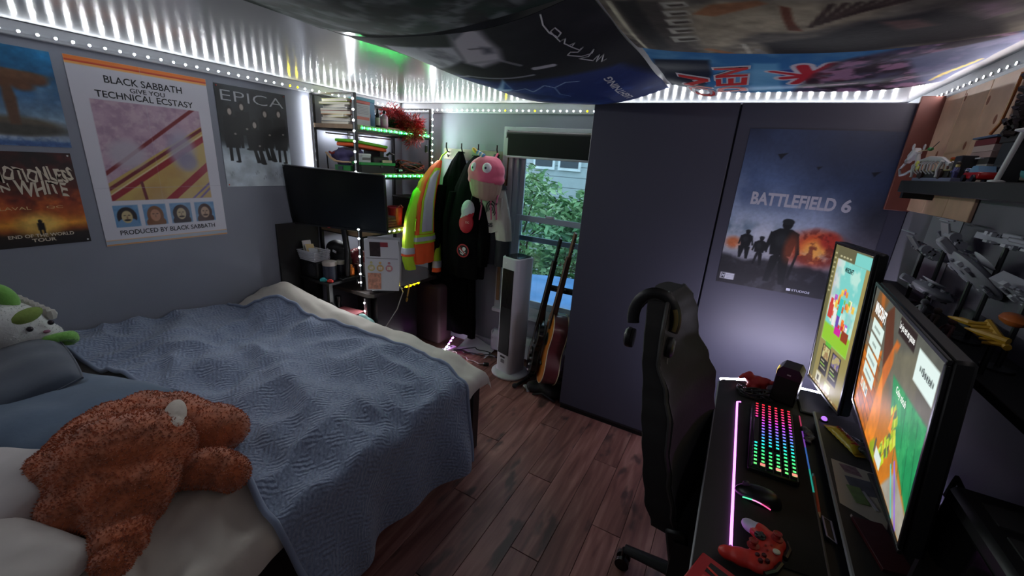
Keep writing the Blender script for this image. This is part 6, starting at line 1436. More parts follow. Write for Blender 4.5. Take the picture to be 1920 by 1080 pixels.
# led tube along the far edge of the desk, washing the closet door
LD = ledmat('led_desk', (.80, .76, 1.0), 210.0); LV = ledmat('led_pad', (.86, .22, 1.0), 3.2)
t = thing('led_tube', 'white led tube glowing along the far edge of the desk', 'led strip', (.2, 2.05, TZ)); 
MB().tube([(.092, 2.000, TZ-.007), (.282, 2.108, TZ-.007), (.40, 2.128, TZ-.007), (.60, 2.148, TZ-.007)], .0065, 8).build('tube', LD, t); MB().tube([(.092, 1.998, TZ-.019), (.282, 2.106, TZ-.019), (.40, 2.126, TZ-.019), (.60, 2.146, TZ-.019)], .005, 6).build('holder', M((30, 30, 32), .5), t)

# mouse pad with a light pipe around it
mp_ = thing('mouse_pad', 'long black mouse pad edged with a violet light pipe', 'mouse pad', (.27, 1.4, TZ))
MB().slab([(.163, .99), (.166, 1.80), (.386, 1.83), (.372, 1.02)], TZ, TZ+.004).build('mat', M((30, 30, 30), .9, var=.12, nscale=60), mp_)
MB().tube([(.176, 1.803, TZ+.004), (.1635, 1.795, TZ+.004), (.1605, 1.0, TZ+.004)], .0038, 8).build('light_pipe', LV, mp_)
MB().tube([(.1605, 1.0, TZ+.004), (.160, .965, TZ+.004)], .0038, 8).build('pipe_end', M((170, 170, 174), .4, var=0), mp_)
for (y0, y1, cc) in ((1.83, 1.72, (1, .1, .25)), (1.72, 1.6, (.5, .15, 1)), (1.6, 1.47, (.1, .3, 1)), (1.47, 1.35, (.05, .8, .6))):
    f_ = lambda y: .372+(.386-.372)*(y-1.02)/.81
    MB().tube([(f_(y0)+.002, y0, TZ+.004), (f_(y1)+.002, y1, TZ+.004)], .0025, 6).build('light_pipe', ledmat('led_rgb', cc, .35), mp_)
MB().tube([(f_(1.35)+.002, 1.35, TZ+.004), (.374, 1.02, TZ+.004), (.30, .985, TZ+.004)], .003, 6).build('stitched_edge', M((96, 92, 84), .8), mp_)

# keyboard
kb = thing('keyboard', 'black mechanical keyboard with rainbow lit keys', 'keyboard', (.277, 1.565, TZ+.004), rot=Matrix.Rotation(-PI/2-.036, 4, 'Z') @ Matrix.Rotation(.05, 4, 'X'))
KW, KD = .445, .142
MB().box((0, 0, .010), (KW, KD, .02), .004).build('case', M((14, 14, 15), .4, var=0), kb, local=True)
def hue(t_):
    st = [(0, (1, .03, .05)), (.22, (1, .05, .25)), (.38, (.45, .08, 1)), (.55, (.10, .25, 1)), (.68, (.02, .75, .75)), (.82, (.05, 1, .25)), (1, (.15, 1, .2))]
    for (a, ca), (b2, cb_) in zip(st, st[1:]):
        if t_ <= b2: s_ = (t_-a)/(b2-a); return tuple(p+(q-p)*s_ for p, q in zip(ca, cb_))
    return st[-1][1]
KC = M((18, 18, 19), .45, var=0); kmesh = {}
NC = 21
for r_ in range(6):
    for c_ in range(NC):
        if r_ == 0 and 5 <= c_ <= 14 and c_ not in (5, 14): continue      # long bar below
        if c_ in (15,) and r_ in (2, 3): continue
        if c_ not in kmesh:
            mb = MB(); s0, s1 = .0088, .0064; v = [(-s0, -s0, 0), (s0, -s0, 0), (s0, s0, 0), (-s0, s0, 0), (-s1, -s1, .009), (s1, -s1, .009), (s1, s1, .009), (-s1, s1, .009)]
            mb.add(v, [(0, 1, 5, 4), (1, 2, 6, 5), (2, 3, 7, 6), (3, 0, 4, 7), (4, 5, 6, 7)])
            mb.box((0, .001, .0094), (.0078, .0082, .001), 0, None, 1);
            o = mb.build('key', [KC, ledmat('key_light', hue(c_/(NC-1)), 1.5)], kb, local=True, smooth=False); kmesh[c_] = o; o.location = (-KW/2+.0125+c_*.021, -KD/2+.018+r_*.0215, .0215); continue
        same(kmesh[c_], kb, Matrix.Translation((-KW/2+.0125+c_*.021, -KD/2+.018+r_*.0215, .0215)), 'key')
MB().box((-KW/2+.0125+9.5*.021, -KD/2+.018, .026), (.166, .0165, .009), .002).build('space_bar', KC, kb, local=True)
for k, (r_, cc) in enumerate(((5, (1, .35, .25)), (3, (1, .4, .3)), (1, (1, .3, .25)))): MB().box((KW/2-.012, -KD/2+.018+r_*.0215, .0335), (.012, .014, .002), .0005).build('accent_key', ledmat('key_accent', cc, 1.0), kb, local=True)

# mouse
mo = thing('computer_mouse', 'black computer mouse with glowing side strips', 'mouse', (.225, 1.222, TZ+.004), rot=Matrix.Rotation(1.45, 4, 'Z'))
def msf(u, v):
    a = 2*PI*u; r_ = math.sin(PI*v/2)
    L_, W_ = .062, .033*(1-.12*math.sin(a)**2*0+.06*math.cos(2*a)); x = W_*math.cos(a)*r_; y = L_*math.sin(a)*r_
    return (x*(1-.12*math.exp(-(y/.03)**2)), y, .038*math.sqrt(max(0, 1-r_**2.6))*(1-.25*(y/.062))+.002)
MB().surf(msf, 32, 16, True).build('shell', M((16, 16, 17), .35, var=0), mo, local=True)
MB().cyl((-.004, .036, .033), (.004, .036, .033), .010, n=16).build('wheel', M((40, 40, 42), .5), mo, local=True)
for s, cols in ((-1, ((1, .1, .3), (.9, .3, .6), (.1, .9, .4))), (1, ((.1, .5, .9), (.1, .9, .5), (.1, .9, .4)))):
    for k in range(3): MB().tube([(s*(.0345-.003*math.sin(PI*(k+j)/3)), -.035+.024*(k+j), .010+.004*math.sin((k+j))) for j in (0, .5, 1)], .0018, 6).build('light_strip', ledmat('mouse_light', cols[k], 1.6), mo, local=True)
MB().ball((0, -.040, .029), (.008, .011, .004), 12).build('logo_light', ledmat('mouse_logo', (.1, .9, .5), .9), mo, local=True)

# game controller
ct_ = thing('game_controller', 'red game controller with one white grip on the mouse pad', 'controller', (.222, 1.0, TZ+.004), rot=Matrix.Rotation(-1.95, 4, 'Z') @ Matrix.Rotation(.12, 4, 'X'))
CR = M((196, 48, 40), .45, var=.06)
g = blob([((0, .015, .028), (.06, .035, .018)), ((-.045, .012, .028), (.032, .034, .019)), ((.045, .012, .028), (.032, .034, .019)), ((-.058, -.018, .026), (.024, .032, .020), R(0, 0, -.35)), ((.058, -.018, .026), (.024, .032, .020), R(0, 0, .35)), ((-.066, -.045, .022), (.018, .026, .017), R(0, 0, -.3)), ((.066, -.045, .022), (.018, .026, .017), R(0, 0, .3))], .0045, 5)
red, wht = [], []
for f in g.f:
    c_ = sum((Vector(g.v[i]) for i in f), Vector())/len(f); (wht if (c_.x < -.046 and c_.y < -.030) else red).append(f)
for nm, fs, mt in (('shell', red, CR), ('white_grip', wht, M((186, 182, 206), .5, var=.03))):
    m_ = MB(); m_.add(g.v, fs); o = m_.build(nm, mt, ct_, local=True, ang=80)
    bm2 = bmesh.new(); bm2.from_mesh(o.data); bmesh.ops.delete(bm2, geom=[v for v in bm2.verts if not v.link_faces], context='VERTS'); bm2.to_mesh(o.data); bm2.free()
for (x, y) in ((-.046, .022), (.022, -.008)):
    MB().lathe([(.013, .042), (.014, .046), (.007, .048), (.006, .054), (.0095, .056), (.0105, .060), (.008, .062), (.005, .060)], 20, Matrix.Translation((x, y, 0))).build('thumb_stick', M((140, 30, 30), .5, var=0), ct_, local=True)
MB().lathe([(.013, .044), (.0135, .047), (.011, .049)], 20, Matrix.Translation((-.022, -.008, 0))).build('dpad_disc', M((26, 26, 28), .3, var=0), ct_, local=True); dp = MB(); dp.box((-.022, -.008, .050), (.022, .007, .004), .001); dp.box((-.022, -.008, .050), (.007, .022, .004), .001); dp.build('dpad', M((60, 62, 60), .3, var=0), ct_, local=True)
for (x, y) in ((.046, .032), (.046, .010), (.035, .021), (.057, .021)): MB().lathe([(.0052, .043), (.0052, .049), (.004, .0505)], 14, Matrix.Translation((x, y, 0))).build('face_button', M((70, 20, 22), .25, var=0), ct_, local=True)
MB().lathe([(.008, .044), (.008, .0475), (.006, .0485)], 18, Matrix.Translation((0, .036, 0))).build('guide_button', M((200, 196, 180), .3, var=0), ct_, local=True)
for (x, y) in ((-.012, .021), (.012, .021), (0, .012)): MB().ball((x, y, .0468), (.0036, .0026, .0015), 10).build('menu_button', M((150, 34, 34), .4, var=0), ct_, local=True)
for s in (-1, 1): MB().tube([(s*.012, .052, .030), (s*.045, .050, .030), (s*.07, .036, .028)], .007, 8).build('bumper', M((30, 24, 24), .35, var=0), ct_, local=True)

gc = thing('game_case', 'red and black game case at the bottom edge of the desk', 'case', (.130, .872, TZ), rot=Matrix.Rotation(-.35, 4, 'Z'))
MB().box((0, -.02, .008), (.10, .13, .015), .003).build('case', M((176, 34, 38), .4, var=.05), gc, local=True); MB().box((.012, .012, .0162), (.072, .032, .001)).build('black_panel', M((22, 20, 20), .4, var=0), gc, local=True); MB().box((-.0, .005, .0172), (.05, .006, .0006), 0, R(0, 0, -.2)).build('red_bar', M((206, 60, 44), .4, var=0), gc, local=True); MB().box((.012, -.045, .0163), (.07, .06, .001)).build('red_print', M((196, 70, 62), .4, var=.4, nscale=60), gc, local=True)

# small black tower with a lit window
sp_ = thing('desk_speaker', 'black box speaker with a small yellow lit side', 'speaker', (.338, 1.945, TZ), rot=Matrix.Rotation(-.25, 4, 'Z'))
MB().prism([(-.045, 0), (.045, 0), (.045, .145), (.03, .165), (-.03, .165), (-.045, .145)], -.04, .05).build('cabinet', M((20, 19, 19), .4, var=.08), sp_, local=True)
MB().prism([(-.04, .008), (.04, .008), (.04, .115), (-.04, .115)], -.043, -.039).build('grille', M((14, 14, 14), .8), sp_, local=True); MB().box((0, -.0405, .134), (.014, .002, .006), .001).build('badge', M((170, 172, 176), .3, var=0), sp_, local=True)
MB().box((-.0458, -.012, .135), (.002, .04, .028), .0005).build('lit_window', ledmat('speaker_light', (1.0, .75, .18), 1.3), sp_, local=True)
# red figurine and dark cables at the desk's far corner
rf = thing('red_figurine', 'small red toy creature at the far corner of the desk', 'toy', (.235, 1.985, TZ))
fb = blob([((.235, 1.985, TZ+.035), (.05, .03, .024)), ((.20, 1.985, TZ+.05), (.028, .024, .02)), ((.265, 1.985, TZ+.045), (.03, .02, .016)), ((.225, 1.965, TZ+.015), (.02, .02, .018)), ((.265, 1.97, TZ+.014), (.014, .014, .016)), ((.205, 1.965, TZ+.014), (.014, .014, .016))], .006, 3, .006, 40); fb.build('body', M((150, 26, 34), .6, var=.15), rf)
for s in (-1, 1): MB().tube([(.235+.03*s, 1.98, TZ+.04), (.235+.06*s, 1.97, TZ+.055), (.235+.075*s, 1.96, TZ+.04)], [.01, .009, .005], 8).build('claw', M((170, 36, 40), .6), rf)
tangle('loose black cables behind the keyboard', (.225, 1.90, TZ), (.07, .035, .03), 4, .003, M((34, 34, 36), .4, var=0), 31, pts=36)

# ------------------------------------------------------------------ monitors
def monitor(label, c, yaw, tilt, roll, w_, h_, canvas, foot, bz=TZ, em=SCREEN):
    """tilt > 0 leans the top edge towards the viewer; foot = (x, y) of the stand on the desk"""
    mt = Matrix.Rotation(yaw, 4, 'Z') @ Matrix.Rotation(tilt, 4, 'X') @ Matrix.Rotation(-roll, 4, 'Y')
    t = thing('monitor', label, 'monitor', c, rot=mt, group='monitors on the computer desk')
    MB().box((0, .022, 0), (w_+.022, .034, h_+.022), .006).build('housing', M((14, 14, 15), .5, var=0), t, local=True)
    fr = MB()
    for (x, z, a, b2) in ((0, h_/2+.0055, w_+.022, .011), (0, -h_/2-.0055, w_+.022, .011), (-w_/2-.0055, 0, .011, h_), (w_/2+.0055, 0, .011, h_)): fr.box((x, .002, z), (a, .008, b2), .0015)
    fr.build('bezel', M((18, 18, 19), .35, var=0), t, local=True)
    canvas.sheet('screen', paint_mat('screen_print', .5, emit=em, spec=.08), t, lambda x, y, n: (x-w_/2, .003-n, y-h_/2), .001)
    MB().box((0, .06, 0), (.22, .05, .22), .02).build('back_cover', M((18, 18, 19), .5), t, local=True)
    a = mt @ Vector((0, .085, 0))+Vector(c)
    MB().tube([a, (a.x+.02, a.y, a.z-.06), (foot[0], foot[1], bz+.06), (foot[0], foot[1], bz+.012)], .017, 10).build('stand_neck', M((20, 20, 21), .4), t)
    MB().box((foot[0]-(.03 if bz == TZ else .0), foot[1], bz+.0055), (.19 if bz == TZ else .11, .22, .010), .004).build('stand_base', M((60, 62, 58), .5, var=.05), t)
    return t
# large landscape screen: a paused block-building game
W1, H1 = .708, .398; c = Canvas(W1, H1, 240, 136, (110, 110, 96))
c.grad([(0, (206, 120, 30)), (.35, (196, 124, 40)), (.55, (110, 104, 88)), (1, (90, 92, 84))])
c.poly([(0, 0), (.24, 0), (.24, .26), (.06, .18), (0, .2)], (206, 116, 24)); c.cloud(40, .45, .6, (150, 84, 20), 4, c.polym([(0, 0), (.3, 0), (.24, .26), (0, .2)]), .6)
for k in range(9): c.line([(0, .02+.028*k), (.26, -.02+.032*k)], .004, (120, 66, 18))
c.poly([(.24, .0), (.30, .26), (.36, .1), (.34, 0)], (236, 142, 36), .01); c.poly([(0, .3), (.06, .398), (.20, .398), (.10, .28)], (120, 84, 46), .02); c.poly([(.09, .398), (.14, .398), (.20, .27), (.15, .29)], (176, 100, 40), .02)
c.poly([(.20, .36), (.27, .398), (.34, .30), (.28, .22)], (96, 52, 30), .01); c.poly([(.28, .22), (.36, .33), (.40, .33), (.33, .18)], (206, 110, 40), .01); c.poly([(.36, .30), (.56, .36), (.60, .24), (.40, .2)], (116, 112, 92), .02)
c.poly([(.40, .25), (.708, .26), (.708, .06), (.56, .12), (.44, .18)], (34, 150, 88), .01)
for k in range(6): c.line([(.44+.05*k, .25), (.50+.05*k, .08)], .004, (22, 112, 66))
c.cloud(30, .5, .62, (70, 190, 110), 9, c.polym([(.40, .25), (.708, .26), (.708, .06), (.44, .18)]), .5)
c.poly([(.50, .0), (.58, .09), (.708, .06), (.708, 0)], (166, 160, 146), .01); c.line([(.56, .10), (.66, .0)], .010, (150, 110, 220)); c.line([(.54, .08), (.62, .0)], .010, (110, 200, 190)); c.poly([(.30, 0), (.36, .05), (.40, .0)], (150, 170, 30), .01); c.poly([(.25, .0), (.33, .0), (.31, .03)], (232, 130, 40), .01)
r_ = random.Random(5)
for k in range(44):      # leafy hanging plant, as plain coloured blocks
    s_ = k/44; x = .47+.03*math.sin(s_*5)+r_.uniform(-.026, .026); y = .19-.17*s_; sz = .010+.004*r_.random(); c.poly([(x-sz, y), (x, y+sz*1.3), (x+sz, y), (x, y-sz*1.3)], ((196, 214, 40), (150, 190, 40), (92, 104, 70), (214, 226, 80))[k % 4])
c.poly([(.455, .13), (.47, .2), (.485, .13)], (250, 150, 40)); c.noise(30, .12, 3)
for k in range(4): c.rect(.05, .268-.048*k, .215, .308-.048*k, (226, 246, 238)); 
for k in range(3): c.rect(.052+.04*k, .078, .084+.04*k, .108, (230, 240, 226)); c.rect(.062+.04*k, .085, .074+.04*k, .10, ((250, 120, 40), (210, 220, 214), (60, 60, 60))[k])
c.rect(.355, .348, .512, .392, (44, 30, 26)); c.rect(.545, .30, .69, .372, (232, 250, 244)); c.rect(.39, .012, .46, .045, (228, 240, 232)); c.rect(.37, .02, .385, .06, (84, 90, 80))
for k, (x, y, w_) in enumerate(((.085, .286, .09), (.10, .238, .06), (.075, .19, .11), (.08, .142, .10))): 
    for j in range(9): c.rect(x+w_*j/9, y-.004, x+w_*(j+.65)/9, y+.004, (120, 132, 124))
for j in range(8): c.rect(.575+.013*j, .332, .575+.013*j+.008, .342, (96, 110, 104))
m1 = monitor('large landscape monitor showing a paused block game', (.429, 1.307, 1.205), -1.650, .102, .012, W1, H1, c, (.58, 1.38), .832)
sm = lambda w_, h_: (lambda x, y, n: (x-w_/2, .003-n, y-h_/2))
LT = ledmat('screen_letter', (1, 1, .97), SCREEN*1.1); LDK = M((10, 8, 8), .3, var=0)
letter('MINECRAFT', (.048, .320, .215, .362), LDK, m1, sm(W1, H1), n=.0016, bold=.06, name='letter_edge'); letter('MINECRAFT', (.05, .323, .213, .360), LT, m1, sm(W1, H1), n=.002, bold=.035)
letter('Le jeu est en pause', (.362, .358, .506, .382), LT, m1, sm(W1, H1), n=.002, bold=.02); letter('Coby sticub', (.452, .222, .548, .245), LT, m1, sm(W1, H1), n=.002, bold=.02); letter('Social', (.60, .33, .665, .348), LDK, m1, sm(W1, H1), n=.002, bold=.0)
# portrait screen: a launcher page
W2, H2 = .336, .597; c = Canvas(W2, H2, 130, 230, (150, 140, 84))
c.grad([(0, (150, 138, 80)), (1, (166, 150, 92))]); c.rect(0, 0, .035, H2, (112, 108, 72)); c.rect(.035, .545, W2, H2, (104, 100, 74)); c.rect(0, 0, W2, .012, (140, 110, 60))
ax0, ax1, ay0, ay1 = .045, .30, .20, .545; c.rect(ax0, ay0, ax1, ay1, (130, 214, 206)); pmk = c.polym([(ax0, ay0), (ax1, ay0), (ax1, ay1), (ax0, ay1)]); c.rect(.20, .545, W2, .59, (130, 214, 206), .002)
c.cloud(12, .5, .62, (206, 240, 226), 3, pmk, .8); c.cloud(10, .52, .6, (240, 190, 206), 6, pmk*np.clip(np.abs(c.U-.17)/.12-.4, 0, 1), .9); c.rect(ax0, ay0, ax1, .275, (150, 206, 50), .01)
r_ = random.Random(9)
for k in range(46):      # cheerful crowd of plain blocks
    x = r_.uniform(ax0+.01, ax1-.03); y = .26+.17*r_.random()*(1-.5*abs((x-.17)/.13)); s_ = r_.uniform(.012, .028); cc_ = r_.choice(((246, 200, 80), (214, 96, 50), (240, 150, 60), (250, 236, 190), (206, 50, 50), (120, 190, 90), (176, 90, 190), (244, 120, 40), (236, 236, 226)))
    c.rect(x, y, x+s_, y+s_*1.2, cc_); c.rect(x, y+s_*.8, x+s_, y+s_*1.2, [min(255, v+16) for v in cc_])
c.rect(.145, .33, .178, .40, (60, 206, 200)); c.rect(.15, .27, .175, .33, (110, 80, 176)); c.rect(.055, .30, .10, .36, (206, 70, 60)); c.rect(.11, .28, .14, .35, (240, 240, 236)); c.rect(.15, .255, .21, .285, (214, 40, 160)); c.rect(.22, .25, .28, .29, (150, 60, 30))
c.rect(.10, .186, .16, .203, (100, 190, 60))
for k in range(2):
    x = .08+.105*k; c.rect(x, .065, x+.085, .185, (40, 34, 28)); c.rect(x+.008, .13, x+.077, .182, ((206, 200, 140), (110, 96, 150))[k]); c.cloud(60, .45, .6, ((150, 110, 70), (206, 190, 110))[k], 31+k, c.polym([(x+.008, .13), (x+.077, .13), (x+.077, .182), (x+.008, .182)]), .8)
    for j in range(3): c.rect(x+.008, .085+.014*j, x+.07-.012*j, .091+.014*j, ((180, 176, 140), (150, 196, 80), (180, 176, 140))[j])
c.rect(.07, .016, .125, .058, (220, 216, 190)); c.rect(.085, .022, .105, .045, (90, 86, 70)); c.rect(.17, .016, .23, .05, (190, 200, 120)); c.cloud(60, .5, .62, (230, 230, 180), 41, c.polym([(.17, .016), (.23, .016), (.23, .05), (.17, .05)]), .7)
for k in range(9): c.rect(.008, .56-.02*k, .026, .567-.02*k, (190, 184, 140)); c.rect(.02+.03*k, .002, .036+.03*k, .009, (210, 200, 150))
for j in range(4): c.rect(.06+.03*j, .555, .08+.03*j, .561, (206, 200, 160))
m2 = monitor('tall portrait monitor showing a colourful launcher page', (.437, 1.959, 1.168), -1.415, .070, .031, W2, H2, c, (.52, 1.98))
letter('MINECRAFT', (.135, .505, .21, .525), LDK, m2, sm(W2, H2), n=.002, bold=.04)

# ------------------------------------------------------------------ monitor riser and the clutter on it
RZ = .832
rs = thing('monitor_riser', 'low dark shelf with a pale edge under the monitors', 'shelf', (.53, 1.45, TZ))
MB().slab([(.412, 1.02), (.432, 1.83), (.64, 1.83), (.64, 1.02), (.45, .96)], RZ-.016, RZ).build('top', M((52, 50, 44), .55, var=.15), rs)
MB().tube([(.409, 1.02, RZ-.004), (.4295, 1.83, RZ-.004)], .0055, 6).build('edge_strip', M((150, 156, 158), .35, var=.05), rs); MB().tube([(.409, 1.02, RZ-.004), (.40, .985, RZ-.008), (.372, .99, RZ-.02)], .005, 6).build('edge_strip', M((96, 84, 66), .5), rs)
for x, y in ((.44, 1.05), (.62, 1.05), (.45, 1.8), (.62, 1.8), (.44, 1.42), (.62, 1.42)): MB().span(x-.012, x+.012, y-.012, y+.012, TZ, RZ-.016).build('foot', M((24, 24, 24), .5), rs)
cb_ = thing('candy_bar', 'yellow candy bar wrapper with red lettering under the big monitor', 'candy bar', (.50, 1.66, RZ), rot=Matrix.Rotation(-1.18, 4, 'Z'))
MB().surf(lambda u, v: ((u-.5)*.15*(1+.04*math.cos(9*v)), (math.cos(PI*v))*.024, .004+.02*math.sin(PI*v)*(1-abs(2*u-1)**6*.9)+.001*math.sin(40*u)), 26, 14).build('wrapper', M((222, 182, 40), .3, var=.06), cb_, local=True)
def cbf(a, b2, n): return (a-.075, -.014+b2, .004+.02*math.sin(PI*min(1, max(0, .5+(b2-.014)/.06)))+.003)
letter('Oh Henry!', (.02, .0, .13, .026), M((190, 36, 30), .4, var=0), cb_, cbf, bold=.04)
for s in (-1, 1): MB().box((s*.08, 0, .004), (.016, .046, .002)).build('crimp', M((206, 160, 40), .3), cb_, local=True)
t = thing('candy_bar', 'crumpled dark wrapper beside the yellow candy bar', 'wrapper', (.535, 1.63, RZ)); blob([((.538, 1.62, RZ+.014), (.02, .07, .013), R(0, 0, .35))], .006, 2, .012, 50).build('wrapper', M((60, 58, 56), .3, var=.3, nscale=50), t); MB().box((.515, 1.70, RZ+.004), (.02, .012, .003), 0, R(0, 0, .35)).build('crimp', M((80, 78, 76), .3), t)
for (nm, p, col_) in (('violet indicator lamp glowing under the big monitor', (.452, 1.775, RZ+.008), (.5, .2, 1)), ('pale blue indicator lamp under the big monitor', (.565, 1.70, RZ+.02), (.45, .75, 1))):
    t = thing('indicator_lamp', nm, 'lamp', (p[0], p[1], RZ)); MB().ball(p, (.010, .013, .009), 12).build('dome', ledmat('lamp_dome', col_, 1.2), t); MB().lathe([(.014, 0), (.014, .004), (.009, .006)], 14, Matrix.Translation((p[0], p[1], RZ))).build('socket', BKP_, t)
t = thing('paper_sheet', 'white printed sheet on the riser below the big monitor', 'paper', (.49, 1.40, RZ))
pp = [(.437, 1.515), (.425, 1.29), (.52, 1.245), (.585, 1.50)]
MB().slab(pp, RZ+.0005, RZ+.0015).build('sheet', M((206, 200, 180), .6, var=.03), t); MB().slab([(.455, 1.50), (.50, 1.505), (.51, 1.46), (.465, 1.46)], RZ+.0015, RZ+.0019).build('print', M((150, 120, 124), .6, var=.4, nscale=60), t); MB().slab([(.46, 1.44), (.535, 1.45), (.54, 1.38), (.47, 1.36)], RZ+.0015, RZ+.0019).build('print', M((100, 104, 112), .6, var=.3, nscale=20), t)
t = thing('card', 'green and grey card lying on the white sheet', 'card', (.475, 1.36, RZ)); MB().box((.478, 1.355, RZ+.0035), (.035, .075, .003), .001, R(0, 0, .15)).build('card', M((120, 150, 84), .5, var=.2, nscale=40), t); MB().box((.503, 1.345, RZ+.004), (.009, .075, .002), 0, R(0, 0, .25)).build('stripe', M((190, 190, 190), .5), t)
t = thing('booklet', 'dark red booklet behind the white sheet', 'booklet', (.49, 1.16, RZ)); MB().box((.49, 1.165, RZ+.006), (.07, .16, .010), .001, R(0, 0, .2)).build('cover', M((70, 22, 24), .5, var=.15), t); MB().box((.456, 1.172, RZ+.006), (.002, .15, .007), 0, R(0, 0, .2)).build('pages', M((190, 180, 170), .7), t)
t = thing('pencil', 'orange pencil lying between mouse pad and riser', 'pencil', (.385, 1.34, TZ+.004)); MB().tube([(.389, 1.432, TZ+.006), (.382, 1.262, TZ+.006)], .0042, 6).build('shaft', M((190, 76, 44), .4, var=.05), t); MB().tube([(.382, 1.262, TZ+.006), (.3815, 1.243, TZ+.006)], [.0042, .0006], 6).build('tip', M((196, 160, 120), .6), t); MB().tube([(.389, 1.432, TZ+.006), (.3897, 1.447, TZ+.006)], .0044, 8).build('ferrule', M((190, 190, 190), .3, metal=.8), t)
t = thing('card_holder', 'small clear framed holder between pad and riser', 'holder', (.392, 1.2, TZ)); MB().tube([(.386, 1.245, TZ+.012), (.386, 1.17, TZ+.012), (.404, 1.155, TZ+.012), (.404, 1.235, TZ+.012)], .0025, 6, closed=True).build('frame', M((150, 146, 170), .3, var=0), t); MB().slab([(.387, 1.24), (.387, 1.172), (.402, 1.16), (.402, 1.232)], TZ, TZ+.010).build('tray', M((22, 22, 24), .4), t)
t = thing('clear_wrapper', 'crumpled clear wrapper beside the keyboard', 'wrapper', (.402, 1.70, TZ)); blob([((.404, 1.70, TZ+.010), (.018, .04, .009), R(0, 0, .3)), ((.398, 1.655, TZ+.008), (.012, .02, .007))], .005, 2, .012, 60).build('film', M((110, 112, 118), .15, var=.3, nscale=60), t)
LB = ledmat('led_bias', (.62, .52, 1.0), LED_WHITE*.05)
# ================================================================== right wall: crate, shelf, toys, dark clutter
cr = thing('wooden_crate', 'open pine crate fixed high on the right wall', 'crate', (.62, 2.2, 1.6))
PINE = M((206, 166, 140), .55, var=.16, nscale=9); MAH = M((108, 58, 48), .5, var=.15, nscale=10)
def board(y0, y1): return MB().span(XR-.014, XR-.002, y0+.0015, y1-.0015, 1.61, 2.075, .002).build('plank', PINE, cr)
for k in range(3): board(1.87+.1957*k, 1.87+.1957*(k+1))
MB().span(.575, XR-.002, 2.444, 2.460, 1.605, 2.075, .002).build('side_board', MAH, cr, label='dark stained side board')
for (y, z) in ((2.05, 2.0), (2.25, 2.04), (2.33, 1.84), (2.10, 1.86), (1.95, 1.93), (2.40, 1.72)): MB().lathe([(.010, 0), (.008, .001)], 12, Matrix.Translation((XR-.0143, y, z)) @ Matrix.Rotation(-PI/2, 4, 'Y'), sx=1.5).build('knot', M((140, 84, 62), .6), cr)
sf = thing('floating_shelf', 'thick black floating shelf holding small toys', 'shelf', (.6, 1.6, 1.68))
MB().span(.548, XR-.016, .9, 2.235, 1.687, 1.732, .003).build('board', M((30, 30, 29), .6, var=.15), sf); MB().span(.56, XR-.016, 2.20, 2.23, 1.665, 1.687).build('bracket', M((16, 16, 16), .5), sf); MB().span(.56, XR-.016, 1.3, 1.33, 1.665, 1.687).build('bracket', M((16, 16, 16), .5), sf)
SZ = 1.732
def tp(x, y, X=.575): return onx(x, y, X)
def fig(label, y, x, hat, bodyc, legc, head=(230, 190, 60), group='small toy figures on the floating shelf'):
    t = thing('toy_figure', label, 'toy figure', (x, y, SZ+.012), group=group)
    for s in (-1, 1): MB().box((0, s*.0045, .008), (.009, .008, .016), .0008).build('leg', M(legc, .35, var=0), t, local=True); MB().tube([(0, s*.009, .027), (-.004, s*.012, .019), (-.008, s*.012, .016)], .0025, 6).build('arm', M(bodyc, .35, var=0), t, local=True)
    MB().prism([(-.009, .016), (.009, .016), (.0065, .030), (-.0065, .030)], -.005, .005, Matrix.Rotation(PI/2, 4, 'Z')).build('torso', M(bodyc, .35, var=0), t, local=True)
    MB().lathe([(.005, .031), (.0055, .033), (.0055, .040), (.0045, .0415)], 14).build('head', M(head, .35, var=0), t, local=True)
    MB().lathe([(.0075, .039), (.007, .042), (.0055, .0455), (.002, .047)], 14).build('hat', M(hat, .35, var=0), t, local=True)
    return t
# white skeletal toy beast drawing a wagon
bt = thing('skeleton_beast', 'white skeletal toy beast at the end of the shelf', 'toy', (.575, 2.12, SZ+.02))
WB = M((196, 196, 198), .35, var=.03)
Yh, Yt = 2.26, 1.90
MB().tube([(.575, 2.22, 1.80), (.575, 2.10, 1.812), (.575, 1.98, 1.805), (.575, Yt, 1.785)], [.008, .009, .009, .006], 8).build('spine', WB, bt)
hd_ = MB(); hd_.box((.575, 2.285, 1.835), (.03, .06, .03), .007, R(-.5, 0, 0)); hd_.box((.575, 2.32, 1.818), (.022, .05, .018), .005, R(-.4, 0, 0)); hd_.build('skull', WB, bt)
for s in (-1, 1): MB().ball((.575+s*.016, 2.262, 1.862), (.004, .010, .012), 10).build('ear', WB, bt)
MB().tube([(.575, 2.24, 1.83), (.575, 2.215, 1.80)], .008, 8).build('neck', WB, bt)
for k in range(7):
    y = 2.19-.032*k; MB().tube([(.575, y, 1.806), (.556, y, 1.79), (.556, y-.004, 1.768), (.568, y-.006, 1.757)], .0026, 6).build('rib', WB, bt); MB().tube([(.575, y, 1.806), (.594, y, 1.79), (.594, y-.004, 1.768), (.582, y-.006, 1.757)], .0026, 6).build('rib', WB, bt)
MB().tube([(.56, 2.30, 1.80), (.556, 2.33, 1.775), (.556, 2.30, 1.752), (.556, 2.24, 1.757), (.56, 2.18, 1.775)], .005, 8).build('harness_hoop', M((176, 178, 182), .35, var=0), bt)
for y in (2.17, 1.93):
    for s in (-1, 1): MB().tube([(.575+s*.014, y, 1.797), (.575+s*.016, y+.012, 1.768), (.575+s*.016, y, 1.745), (.575+s*.016, y+.006, SZ+.016)], [.006, .0045, .004, .005], 8).build('leg', WB, bt)
for p in ((.558, 2.15, 1.795), (.558, 2.13, 1.778)): MB().ball(p, (.005, .014, .011), 10).build('yellow_disc', M((226, 224, 110), .35, var=0), bt)
